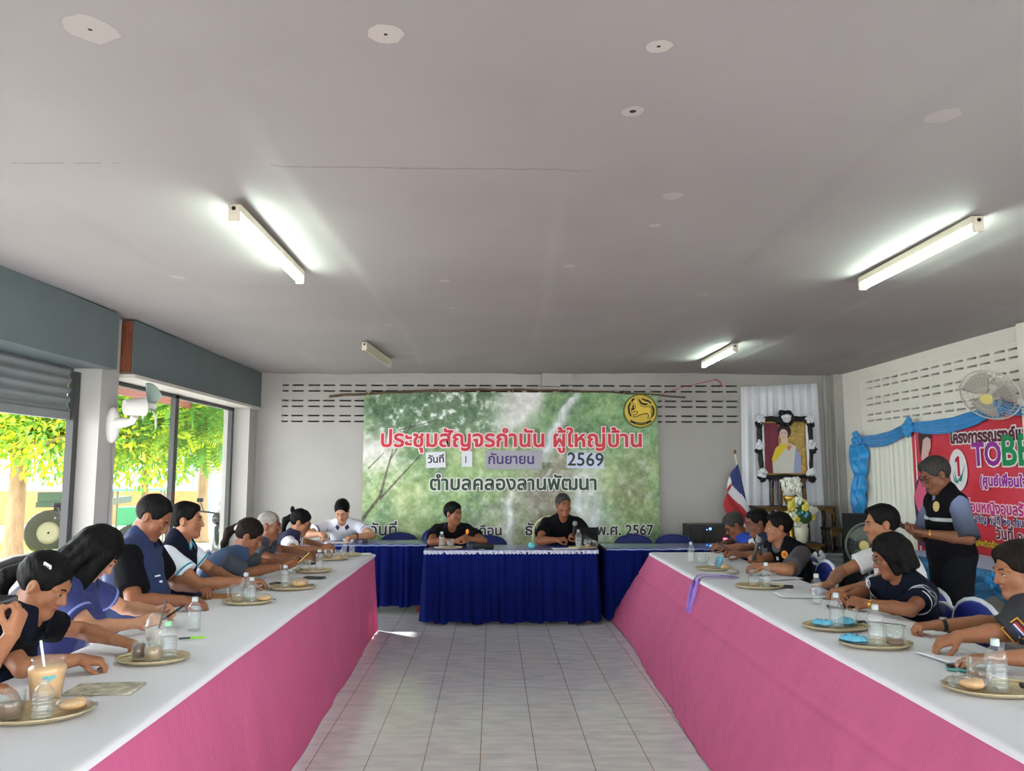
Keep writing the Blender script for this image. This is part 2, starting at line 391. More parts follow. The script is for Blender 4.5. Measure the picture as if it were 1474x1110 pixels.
# floor slab and ceiling (boards sag softly between battens that run away from the viewer)
g = MB(); g.box(((XL-.2+XR)/2, 3.5, -.06), (XR-XL+.5, 13.4, .12)); struct(g, 'floor', floor_material())
def ceil_pt(u, v):
    x = XL-.35+u*(XR-XL+.6); y = -3+v*13.1
    s = 0
    q = (x+.90+.05*math.sin(y*.7)+12)/1.2; fr = q-math.floor(q); s = .013*(1-fr)**3*(1-math.exp(-(fr/.05)**2))+.008*math.exp(-((fr-.5)/.18)**2)*(.5+.5*math.sin(1.1*y+math.floor(q)*2))
    s += .010*math.sin(2.1*x+.6*y)+.008*math.sin(1.3*y-x)
    return (x, y, HC+.012-s*.8)
g = MB(); g.grid(ceil_pt, 420, 70, True); o = struct(g, 'ceiling', ceiling_material()); addmod(o, 'SOLIDIFY', thickness=.03, offset=-1)

def slotted(x0, x1, z0, z1, sx, sz, depth):
    """a wall slab with rectangular through-holes; sx, sz are lists of slot intervals; local (u, z), front at w=0, back at w=depth"""
    xs = sorted({x0, x1} | {a for i in sx for a in i}); zs = sorted({z0, z1} | {a for i in sz for a in i})
    inx = lambda a, b: any(abs(a-i[0]) < 1e-6 and abs(b-i[1]) < 1e-6 for i in sx); inz = lambda a, b: any(abs(a-i[0]) < 1e-6 and abs(b-i[1]) < 1e-6 for i in sz)
    V = []; Fc = []
    def quad(*p):
        b = len(V); V.extend(p); Fc.append((b, b+1, b+2, b+3))
    for a, b in zip(xs, xs[1:]):
        for c, d in zip(zs, zs[1:]):
            if inx(a, b) and inz(c, d):
                quad((a,0,c), (a,depth,c), (a,depth,d), (a,0,d)); quad((b,0,c), (b,0,d), (b,depth,d), (b,depth,c))
                quad((a,0,c), (b,0,c), (b,depth,c), (a,depth,c)); quad((a,0,d), (a,depth,d), (b,depth,d), (b,0,d))
            else: quad((a,0,c), (b,0,c), (b,0,d), (a,0,d)); quad((a,depth,c), (a,depth,d), (b,depth,d), (b,depth,c))
    return V, Fc
def pairs(start, pitch, n, w, gap):
    o = []
    for i in range(n): o += [(start+i*pitch, start+i*pitch+w), (start+i*pitch+w+gap, start+i*pitch+2*w+gap)]
    return o
ZROWS = [(2.150,2.170), (2.225,2.245), (2.345,2.365), (2.420,2.440), (2.545,2.565), (2.620,2.640)]
# back wall: plain below, a band of slotted concrete blocks under the ceiling
g = MB(); g.box((XR/2+XL/2, YB+.06, 1.055), (XR-XL+.4, .12, 2.11)); g.box((XR/2+XL/2, YB+.06, (2.68+HC+.02)/2), (XR-XL+.4, .12, HC+.02-2.68))
g.box((XL/2-2.83/2, YB+.06, 2.395), (abs(XL)+.2-2.83, .12, .57)); g.box(((3.27+XR+.2)/2, YB+.06, 2.395), (XR+.2-3.27, .12, .57))
V, Fc = slotted(-2.93, 3.27, 2.11, 2.68, pairs(-2.80, .4045, 15, .150, .042), ZROWS, .09)
g.add([(x, YB+y+.006, z) for x, y, z in V], Fc, False)
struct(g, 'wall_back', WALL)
g = MB(); g.box((.2, YB+.16, 2.4), (6.6, .02, .8)); struct(g, 'wall_back_slot_shade', mat('dark_eave_shade', (46,42,38), rough=.9))  # dark sheet gives the block slots their shade by colour
# right wall with its own block band
g = MB(); g.box((XR+.06, 6.25, 1.02), (.12, 7.8, 2.04)); g.box((XR+.06, 6.25, (2.66+HC+.02)/2), (.12, 7.8, HC+.02-2.66))
g.box((XR+.06, (9.42+10.1)/2, 2.35), (.12, .68, .62)); g.box((XR+.06, (2.35+6.43)/2, 2.35), (.12, 4.08, .62))
g.box((XR+.06, -.3, 2.55), (.12, 5.3, .46))
V, Fc = slotted(6.43, 9.42, 2.04, 2.66, pairs(6.50, .4045, 7, .150, .042), [(a-.035, b-.035) for a, b in ZROWS], .09)
g.add([(XR+y+.006, x, z) for x, y, z in V], [f[::-1] for f in Fc], False)
WALLR = mat('cream_wall_lightened', (240,233,224), rough=.75, noise=.03, nscale=2.2, bump=.05, bscale=40)  # cream paint, lightened in colour in place of light this wall lacks
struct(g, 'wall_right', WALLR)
g = MB(); g.box((XR+.16, 7.9, 2.35), (.02, 3.4, .8)); struct(g, 'wall_right_slot_shade', MATS['dark_eave_shade'])  # same dark sheet colours in the shade behind these slots
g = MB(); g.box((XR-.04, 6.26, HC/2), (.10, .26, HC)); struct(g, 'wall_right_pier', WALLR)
g = MB(); g.box((XR-.05, YB-.05, HC/2), (.14, .14, HC)); struct(g, 'wall_corner_post', WALL)
g = MB(); g.cyl((XR-.20, YB-.022, .2), (XR-.20, YB-.022, HC), .02); g.cyl((XR-.12, YB-.14, .0), (XR-.12, YB-.14, 1.95), .012); struct(g, 'trim_pipe', WALL)
g = MB(); g.box((.75, YB-.04, 2.70), (.24, .10, .17)); g.box((.95, YB-.03, 2.71), (.16, .07, .15)); struct(g, 'trim_beam_end', WALL)
g = MB(); g.box((XR-.02, -2.85, HC/2), (.3, .3, HC)); struct(g, 'wall_front_post', WALL)
g = MB(); g.box((XL-.04, -.7, HC/2), (.14, 4.6, HC)); struct(g, 'wall_left_added', WALL)  # unseen wall added to cut daylight from the near left bay
# left side: piers, beam boxes, soffit, shutter bay and window
g = MB(); g.box((XL+.045, 6.24, HC/2), (.25, .28, HC)); struct(g, 'wall_left_pier', WALL)
g = MB(); g.box((XL+.05, 9.86, HC/2), (.32, .34, HC)); struct(g, 'wall_left_corner', WALL)
g = MB(); g.box((XL+.05, 1.55, HC/2), (.30, .30, HC)); struct(g, 'wall_left_front_pier', WALL)
g = MB(); g.box((-3.22, 3.35, 2.56), (.44, 5.64, .45)); struct(g, 'trim_1', GREYBOX)
g = MB(); g.box((-3.22, 8.22, 2.56), (.44, 3.56, .45)); o = struct(g, 'trim_2', GREYBOX)
g = MB(); g.box((-3.21, 6.425, 2.56), (.40, .018, .43)); struct(g, 'trim_3', BROWNW)
g = MB(); g.box((-3.20, 8.22, 2.318), (.44, 3.56, .03)); struct(g, 'trim_4', SOFFIT)
g = MB(); g.box((-3.36, 3.35, 2.318), (.12, 5.5, .03)); struct(g, 'trim_5', GREYBOX)
g = MB()
g.box((XL, 6.46, 1.15), (.05, .05, 2.3)); g.box((XL, 9.63, 1.15), (.05, .07, 2.3)); g.box((XL, 7.93, 1.15), (.05, .085, 2.3)); g.box((XL, 8.05, 2.285), (.05, 3.2, .04)); g.box((XL, 8.05, .03), (.05, 3.2, .06))
wf = struct(g, 'window_1', DARKF)
for a, b in ((6.485, 7.89), (7.97, 9.595)):
    g = MB(); g.box((XL, (a+b)/2, 1.16), (.006, b-a, 2.2)); g.build('pane', PANE, wf)
g = MB(); g.box((XL-.01, 6.05, 1.15), (.055, .07, 2.3)); g.box((XL-.04, 1.75, 1.15), (.09, .07, 2.3)); struct(g, 'door_1_rail', DARKF)
g = MB()
def slat(u, v):
    z = 1.985+v*.36; k = (z-1.985)/.075; return (XL-.03+.011*math.sin(k*2*PI), 1.8+u*4.21, z)
g.grid(slat, 1, 50); g.box((XL-.03, 3.905, 1.955), (.05, 4.2, .06)); o = struct(g, 'door_1', SHUT)
# cable clipped down the left pier
g = MB(); g.tube([(-3.073, 6.30, 1.78), (-3.075, 6.33, 1.5), (-3.074, 6.31, 1.2), (-3.075, 6.33, .9), (-3.075, 6.31, .3)], .006, 6); one(g, 'cable', mat('grey_cable', (140,130,125)), 'thin grey cable running down the white pier below the wall fan', 'cable')
# fluorescent battens
TUBE = mat('lit_tube', (250,252,246), emit=(226,252,240), emit_s=TUBE_EMIT); TUBEOFF = mat('dead_tube', (205,198,176), rough=.3)
BATTEN = mat('batten_cream', (226,220,198), rough=.4); SOCK = mat('socket_cream', (214,204,186), rough=.45)
def batten(loc, rz, lit, label):
    t = thing('fluorescent_light', loc, label, 'ceiling light', 'tube lights on the ceiling', rz)
    L = 1.22
    g = MB(); g.box((0, 0, -.018), (.055, L, .036)); g.box((0, 0, -.040), (.030, L-.05, .012)); g.build('batten', BATTEN, t)
    for s in (-1, 1):
        g = MB(); g.rbox((0, s*(L/2+.004), -.043), (.052, .022, .076), .006); sk = g.build('tube_socket', SOCK, t)
        g = MB(); g.cyl((0, s*(L/2+.0155), -.024), (0, s*(L/2+.017), -.024), .010, seg=12); g.build('screw_hole', BLACKP, sk)
    g = MB(); g.cyl((0, -L/2+.02, -.066), (0, L/2-.02, -.066), .0145, seg=16); g.build('tube', TUBE if lit else TUBEOFF, t)
    return t
batten((-1.205, 4.12, HC-.005), .0, True, 'lit tube light on the ceiling above the left tables')
batten((2.365, 4.20, HC-.005), -.02, True, 'lit tube light on the ceiling above the right tables')
batten((2.385, 8.05, HC-.005), -.02, True, 'lit tube light at the far right, near the back wall')
batten((-1.205, .20, HC-.005), .0, True, 'added unseen lit tube light over the near end of the left tables')  # unseen fitting added to brighten floor and cloths, continuing the row
batten((2.365, .20, HC-.005), .0, True, 'added unseen lit tube light over the near end of the right tables')  # its unseen twin, added for light on the right tables
batten((-1.215, 8.05, HC-.005), -.06, False, 'unlit tube light at the far left of the ceiling')
# ---------------------------------------------------------------- outdoors seen through the left bays
GROUND = mat('sunlit_concrete', (204,202,196), rough=.9, noise=.1, nscale=1.2)
g = MB(); g.box((0, 15, -.18), (120, 110, .1)); struct(g, 'ground', GROUND)
g = MB(); g.box((-11.2, 15.4, -.118), (7, 5.2, .02)); struct(g, 'ground_lawn', mat('lawn', (150,172,60), rough=.9, noise=.35, nscale=9))
def blades():
    g = MB(); r = random.Random(3)
    for i in range(2600):
        x = -14.4+r.random()*6.4; y = 12.9+r.random()*5; a = r.random()*6.28; h = .06+r.random()*.12
        dx, dy = .012*math.cos(a), .012*math.sin(a)
        g.add([(x-dx, y-dy, -.04), (x+dx, y+dy, -.11), (x+dy*4*r.random(), y-dx*4, -.11+h)], [(0,1,2)], False)
    o = g.build('grass', mat('grass_blade', (166,186,64), rough=.8, transl=.4)); tag(o, 'sunlit grass growing around the foot of the tree', 'grass', kind='stuff')
blades()
g = MB(); g.box((-19, 24, .38), (20, .2, 1.0)); struct(g, 'boundary_wall', mat('orange_brick', (214,124,74), rough=.9, noise=.2, nscale=6, stretch=(1,1,7)))
# roof over the walkway with red steel rafters
REDST = mat('red_oxide_steel', (148,86,72), rough=.6); TIN = mat('tin_roof', (188,176,166), rough=.5, noise=.1, nscale=3)
g = MB(); g.add([(-3.46,-2,2.86), (-3.46,12.5,2.86), (-4.9,12.5,2.66), (-4.9,-2,2.66)], [(0,1,2,3)], False); o = struct(g, 'eave_roof', TIN); addmod(o, 'SOLIDIFY', thickness=.02)
g = MB(); g.add([(-5.5,-3,2.85), (8.2,-3,2.85), (8.2,-8.5,2.5), (-5.5,-8.5,2.5)], [(0,1,2,3)], False); o = struct(g, 'added_roof_front', TIN); addmod(o, 'SOLIDIFY', thickness=.02)  # unseen roof added to keep sky light off the ground in front
g = MB(); g.add([(4.75,-3,2.85), (4.75,12,2.85), (6.2,12,2.7), (6.2,-3,2.7)], [(0,1,2,3)], False); o = struct(g, 'added_roof_right', TIN); addmod(o, 'SOLIDIFY', thickness=.02)  # another unseen roof, added to trim sky light from the right
for i in range(8):
    y = -1+1.9*i
    g = MB(); q = Vector((-2.0, 0, .27)).to_track_quat('X', 'Z').to_matrix(); g.box((-4.17, y, 2.69), (1.5, .06, .11), q); struct(g, 'eave_rafter', REDST)
g = MB(); g.box((-4.86, 5.2, 2.57), (.06, 14.5, .12)); struct(g, 'eave_beam', REDST)
# white building and blue railings beyond the yard
WB = mat('white_building_paint', (245,243,238), rough=.8); 
t = thing('building', (-14, 34, -.13), 'long low white building beyond the trees in the yard', 'building')
g = MB(); g.box((0, 0, 2.0), (34, 6, 4.0)); g.build('wall', WB, t)
g = MB(); g.box((0, -.3, 4.1), (35, 7.2, .2)); g.build('roof', mat('pale_roof', (210,208,205), rough=.7), t)
for i in range(6):
    g = MB(); g.box((-13+5*i, -3.02, 2.1), (1.4, .06, 1.2)); g.build('window', mat('pale_blue_glass', (168,196,210), rough=.2), t)
t = thing('railing', (-8.3, 25.5, -.13), 'pale blue metal railing with upright posts in front of the white building', 'railing')
BL = mat('pale_blue_paint', (120,178,206), rough=.5)
for i in range(9):
    g = MB(); g.cyl((-2+.55*i, 0, 0), (-2+.55*i, 0, 2.1), .04, seg=8); g.build('post', BL, t)
for z in (.9, 2.0):
    g = MB(); g.cyl((-2.1, 0, z), (2.5, 0, z), .03, seg=8); g.build('rail', BL, t)
# trees
BARK = mat('tree_bark', (146,118,90), rough=.9, noise=.3, nscale=12, bump=.5, bscale=20, stretch=(1,1,.3))
LEAFY = mat('leaf_yellow_green', (190,204,52), rough=.55, transl=.5, noise=.35, nscale=1.6); LEAFG = mat('leaf_mid_green', (116,170,74), rough=.5, transl=.5, noise=.3, nscale=1.8)
FLOW = mat('yellow_blossom', (232,196,40), rough=.6, transl=.3)
def leaf(g, p, d, n, L, w):
    s = d.cross(n).normalized()*w; g.add([p, p+d*L*.5+s, p+d*L, p+d*L*.5-s], [(0,1,2,3)], False)
def tree(label, base, H, blobs, n, L, mats_, seed, pinnate=False, flowers=0, lean=(0,0), r0=.14):
    r = random.Random(seed); t = thing('tree', base, label, 'tree')
    top = Vector((lean[0], lean[1], H))
    g = MB(); pts = [Vector((lean[0]*k+.05*math.sin(5*k+seed), lean[1]*k+.06*math.sin(4*k), H*k)) for k in (0, .2, .4, .6, .8, 1)]
    g.tube(pts, [r0*1.25, r0, r0*.9, r0*.85, r0*.75, r0*.6], 10); g.build('trunk', BARK, t)
    for c, rad in blobs:
        c = Vector(c); m = (top*.8+c)/2+Vector((0, 0, -.15)); g = MB(); g.tube([top*.86, m, c], [r0*.55, r0*.35, r0*.12], 7); g.build('branch', BARK, t)
    g = MB(); tot = sum(q[1]**2 for q in blobs)
    for c, rad in blobs:
        for i in range(int(n*rad*rad/tot)):
            u = Vector((r.gauss(0,1), r.gauss(0,1), r.gauss(0,1))).normalized(); k = rad*(.35+.65*r.random()**.5)
            p = Vector(c)+Vector((u.x*k, u.y*k, u.z*k*.75)); d = (u+Vector((r.gauss(0,.5), r.gauss(0,.5), -.5+r.gauss(0,.4)))).normalized()
            nn = Vector((r.gauss(0,.5), r.gauss(0,.5), 1)).normalized(); g.mi(0 if r.random() < .62 else 1)
            if flowers and r.random() < flowers: g.mi(2)
            if pinnate:
                s = d.cross(nn).normalized()
                for q in range(7):
                    b = p+d*(q*L*.14)
                    for sg in (-1, 1): leaf(g, b, (d*.5+s*sg).normalized(), nn, L*.34*(1-.06*q), L*.055)
            else: leaf(g, p, d, nn, L*(.7+.6*r.random()), L*.22)
    g.build('foliage', mats_, t); return t
tree('leafy tree with yellow blossom seen through the shutter opening', (-7.85, 13.1, -.13), 2.8,
     [((-.9,-.6,2.35),1.0), ((.9,-.4,2.2),1.0), ((2.0,.2,2.1),1.0), ((-2.4,.2,2.3),1.1), ((0,0,2.7),1.1), ((-1.3,.4,2.6),1.1), ((1.5,.2,2.5),1.05), ((-2.8,1,2.7),1.1)], 15000, .13, [LEAFY, LEAFG, FLOW], 4, flowers=.05, lean=(-.22, .1), r0=.15)
tree('feathery leaved tree standing just outside the tall window', (-6.0, 13.6, -.13), 2.3,
     [((0,0,2.85),.95), ((-1.0,.3,2.6),.95), ((1.0,-.3,2.6),1.0), ((1.7,.6,2.9),.9), ((-1.6,-.2,2.9),.9)], 2300, .42, [LEAFG, LEAFY], 9, pinnate=True, lean=(-.1, .2), r0=.07)
tree('yellow green tree with a bare trunk at the far end of the window', (-6.75, 18.2, -.13), 2.4,
     [((0,0,3.2),1.5), ((-1.4,.3,2.9),1.25), ((1.3,-.3,2.75),1.2), ((.2,-.8,3.9),1.4), ((2.0,.6,3.6),1.4), ((-2.2,-.2,3.8),1.4), ((.6,.4,4.7),1.5)], 15000, .15, [LEAFY, LEAFG], 21, lean=(.1, 0), r0=.14)
# cart, trailer and motorcycles parked in the yard
TYRE = mat('tyre_rubber', (58,55,51), rough=.9); GREENP = mat('green_paint', (74,128,96), rough=.5); RIM = mat('wheel_rim', (140,130,114), rough=.5)
def wheel(g, c, R, w, ax=(1,0,0)):
    q = Vector(ax).to_track_quat('Z', 'Y').to_matrix()
    g.mi(0).lathe([(R*.50, -w*.4), (R*.9, -w*.5), (R, -w*.3), (R, w*.3), (R*.9, w*.5), (R*.50, w*.4), (R*.50, -w*.4)], c, 24, q)
    g.mi(1).lathe([(.02, -w*.3), (R*.3, -w*.25), (R*.52, -w*.36), (R*.52, w*.36), (R*.3, w*.25), (.02, w*.3)], c, 20, q)
t = thing('farm_trailer', (-8.75, 16.4, -.13), 'old green farm trailer with big tyres parked behind the tree', 'trailer', rz=.2)
g = MB(); g.box((.3, 0, 1.02), (1.3, 1.7, .14)); g.box((.3, -.86, 1.14), (1.3, .05, .18)); g.box((-.4, 0, .95), (.5, .12, .12)); g.build('bed', mat('dark_green_paint', (62,82,70), rough=.6), t)
for x in (-.1,):
    for y in (-.85, .85):
        g = MB(); wheel(g, (x, y, .44), .44, .28, (0,1,0)); g.build('wheel', [TYRE, RIM], t)
g = MB(); g.cyl((-.1, -.8, .52), (-.1, .8, .52), .05, seg=8); g.box((-.1, 0, .78), (.3, .5, .36)); g.build('axle', TYRE, t)
t = thing('cart', (-6.9, 15.3, -.13), 'small cart with a bright green tub under a blue edged cover', 'cart', rz=.3)
g = MB(); g.box((.1, 0, .78), (.8, .6, .34)); g.build('tub', mat('bright_green', (74,160,112), rough=.5), t)
g = MB(); g.box((0, 0, 1.28), (1.1, .8, .04)); g.build('cover', mat('sky_blue_paint', (122,190,214), rough=.5), t)
for x in (-.4, .45):
    for y in (-.3, .3):
        g = MB(); g.cyl((x, y, .1), (x, y, 1.28), .025, seg=8); g.build('post', RIM, t)
for y in (-.45, .45):
    g = MB(); wheel(g, (0, y, .32), .32, .1, (0,1,0)); g.build('wheel', [TYRE, RIM], t)
def motorcycle(loc, rz, paint, label, guard=None):
    t = thing('motorcycle', loc, label, 'motorcycle', 'motorcycles parked outside the hall', rz)
    for y in (-.62, .62):
        g = MB(); wheel(g, (0, y, .29), .29, .09); g.build('wheel', [TYRE, RIM], t)
    g = MB(); g.tube([(0,.55,.75), (0,.42,.55), (0,.2,.40), (0,-.15,.42), (0,-.5,.66), (0,-.85,.72)], [.07,.10,.12,.13,.12,.06], 10); g.box((0, .1, .33), (.2, .34, .2)); g.build('frame', paint, t)
    g = MB(); g.tube([(0,.12,.72), (0,-.15,.77), (0,-.5,.80), (0,-.8,.83)], [.07,.11,.11,.07], 10); g.build('seat', BLK, t)
    g = MB(); g.tube([(-.33,.42,1.02), (-.14,.50,.99), (0,.52,.96), (.14,.50,.99), (.33,.42,1.02)], .016, 8); g.tube([(0,.52,.96), (0,.60,.6), (.05,.62,.29)], .028, 8); g.build('handlebar', BLK, t)
    g = MB(); g.ell((0, .60, .88), (.10, .10, .11)); g.mi(1).ell((0, .665, .88), (.07, .045, .075)); g.build('headlight', [paint, RIM], t)
    for s in (-1, 1):
        g = MB(); g.tube([(s*.24,.46,1.0), (s*.30,.44,1.16)], .008, 6); g.rbox((s*.31, .44, 1.19), (.10, .02, .06), .008); g.build('mirror', BLK, t)
    g = MB(); g.tube([(0,.30,.60), (0,.62,.60), (0,.85,.45)], [.05,.06,.03], 8); g.build('mudguard', guard or paint, t)
    return t
BLK = mat('black_gloss', (28,28,32), rough=.25)
motorcycle((-4.55, 7.3, -.13), 2.5, mat('grey_gloss', (120,124,132), rough=.25), 'grey motorcycle with a red rear guard parked close outside the shutter opening', mat('red_gloss', (206,44,76), rough=.25))
motorcycle((-5.4, 10.6, -.13), .7, mat('plum_gloss', (96,52,84), rough=.25), 'dark plum motorcycle parked by the tree trunk beside the pier')
motorcycle((-4.15, 12.2, -.13), .5, BLK, 'black motorcycle with a helmet on its mirror outside the window')
g = MB(); g.lathe([(.001,.15), (.06,.143), (.105,.11), (.128,.05), (.13,0), (.12,-.06), (.10,-.075)], (0,0,0), 20); g.mi(1).lathe([(.131,-.012), (.1325,.012), (.130,.024)], (0,0,0), 20)
one(g, 'helmet', [mat('grey_helmet', (112,116,132), rough=.2), mat('helmet_white', (236,236,236), rough=.3)], 'grey helmet with a white stripe resting on the black motorcycle', 'helmet', loc=(-4.15, 12.25, .94))
# ---------------------------------------------------------------- tables, cloths and chairs
TZ = .725
WHITEC = mat('white_cloth', (222,222,228), rough=.85, bump=.08, bscale=120)
PINK = mat('pink_cloth', (218,110,156), rough=.75, noise=.05, nscale=3, transl=.25, bump=.55, bscale=11, stretch=(1,2.2,1.0))
BLUEC = mat('royal_blue_cloth', (8,22,88), rough=.9, spec=.12, noise=.12, nscale=5)
BLUETOP = mat('royal_blue_cover', (24,56,146), rough=.35, coat=.5, noise=.06, nscale=4)
LACE = mat('white_lace', (190,194,214), rough=.8, noise=.25, nscale=160)
WOODT = mat('table_board', (150,120,90), rough=.6, noise=.15, nscale=8, stretch=(1,6,1)); LEGM = mat('table_leg_steel', (120,122,126), rough=.35, metal=.8)
REDLEG = mat('red_wood_leg', (128,54,44), rough=.5)
def table(loc, dims, label, legm=LEGM, n=2):
    t = thing('table', loc, label, 'table'); w, d = dims
    g = MB(); g.box((0, 0, TZ-.0225), (w, d, .025)); g.build('tabletop', WOODT, t)
    g = MB(); g.box((0, 0, TZ-.06), (w*.9, d*.94, .04)); g.build('apron', WOODT, t)
    for i in range(n):
        for s in (-1, 1):
            if d > w: p = (s*(w/2-.06), -d/2+.08+(d-.16)*i/(n-1))
            else: p = (-w/2+.08+(w-.16)*i/(n-1), s*(d/2-.06))
            g = MB(); g.box((p[0], p[1], (TZ-.05)/2), (.045, .045, TZ-.05)); g.build('leg', legm, t)
    return t
table((-1.53, 4.45, 0), (.72, 6.36), 'long row of tables under the white cloth on the left side', n=4)
table((1.92, 4.60, 0), (.72, 6.16), 'long row of tables under the white cloth on the right side', n=4)
table((.185, 8.235, 0), (1.70, .58), 'middle head table between the two seated men in black', REDLEG)
table((-1.46, 8.87, 0), (1.46, .56), 'head table at the left, where the man in the white polo sits', REDLEG)
table((1.98, 8.38, 0), (1.60, .56), 'head table at the right, in front of the black amplifier', REDLEG)
def cloth_top(xi, xo, y0, y1, seed, label):
    """xi = aisle edge, xo = sitters' edge"""
    s = 1 if xi > xo else -1; n1 = smooth_noise(seed, 6, 2, 9); n2 = smooth_noise(seed+1, 6, 2, 7); n3 = smooth_noise(seed+2, 5, 1, 5)
    prof = [(xi+s*.020, TZ-.022), (xi+s*.019, TZ-.006), (xi+s*.006, TZ+.005)]+[(xi+(xo-xi)*k/14, TZ+.006) for k in range(1, 14)]+[(xo, TZ+.005), (xo-s*.012, TZ-.02), (xo-s*.016, TZ-.14), (xo-s*.02, TZ-.30)]
    m = len(prof)-1; g = MB()
    def f(u, v):
        y = y0+(y1-y0)*v; k = min(int(u*m+1e-6), m); x, z = prof[k]
        if k <= 2: z += .0035*n1(y*.8); x += s*.003*n2(y*.8)
        elif k < m-3: z += .0025*max(0, n2(y*2.2+x*3))+.002*abs(n3(x*9+y))
        else: x -= s*.014*n1(y*3)*(k-m+4)/4; z += .02*n3(y*2)*(k-m+4)/4
        return (x, y, z)
    g.grid(f, m, int((y1-y0)/.05), xi > xo)
    return one(g, 'tablecloth', WHITEC, label, 'tablecloth', mods=[('SUBSURF', dict(levels=1, render_levels=1))])
cloth_top(-1.160, -1.905, 1.25, 7.665, 3, 'long white tablecloth over the left row of tables')
cloth_top(1.555, 2.30, 1.5, 7.70, 13, 'long white tablecloth over the right row of tables')
def skirt(top, bot, y0, y1, ybot1, seed, label, taut, flip):
    n1 = smooth_noise(seed, 8, 3, 16); n2 = smooth_noise(seed+1, 7, 1.2, 4); n3 = smooth_noise(seed+2, 7, 6, 22); n4 = smooth_noise(seed+7, 9, 26, 64); g = MB(); s = 1 if bot(4) > top else -1
    def f(u, v):
        y = y0+(y1-y0)*u; yb = y0+(ybot1-y0)*u; yy = y+(yb-y)*v; z = .708*(1-v)+.006
        x = top+(bot(yb)-top)*(v**(1.15 if taut else 1.0))
        hem = .30
        if taut:
            k = max(0, v-hem)/(1-hem); x += s*(.026*n2(yy*1.2+2.2*v)*k+.020*n3(yy*1.5+3.2*v)*k*(1-.55*k)+.007*n1(yy*1.1+2*v)*k+.0075*n4(yy+.55*v)*min(1, k*4)*(1-.6*k)); x -= s*.012*math.exp(-((v-hem)/.022)**2)
            x += s*.020*math.sin(v*PI)*(1+.4*n2(yy))
        else: x += s*(.014*n1(yy*1.3)*v+.018*n2(yy)*v)
        return (x, yy, z)
    g.grid(f, int((y1-y0)/(.012 if taut else .025)), 60, flip)
    g.smooth = True
    if taut:                                                   # the cloth is gathered round the far end of the table
        def e(u, v):
            a = f(1, v); w = u*.62; return (a[0]+w+(.02*n3(w*9)*v), a[1]+(.03-.10*v)*min(1, u*3)*0+.02*n1(w*7)*v, a[2])
        g.grid(e, 24, 26, not flip)
    else:
        def e(u, v):
            a = f(1, v); w = u*.05; return (a[0]-w, a[1]+.02*n1(w*7)*v, a[2])
        g.grid(e, 24, 26, not flip)
    return one(g, 'table_skirt', PINK, label, 'table skirt', mods=[('SOLIDIFY', dict(thickness=.002))])
skirt(-1.156, lambda y: -1.03-.022*(y-4), 1.25, 7.68, 7.66, 31, 'pink cloth skirt hanging from the left row of tables', False, False)
skirt(1.548, lambda y: 1.17+.05*math.sin(y*.9+1.2)+.02*max(0, 5-y), 1.5, 7.72, 8.12, 47, 'pink cloth skirt flaring into the aisle from the right row of tables', True, True)
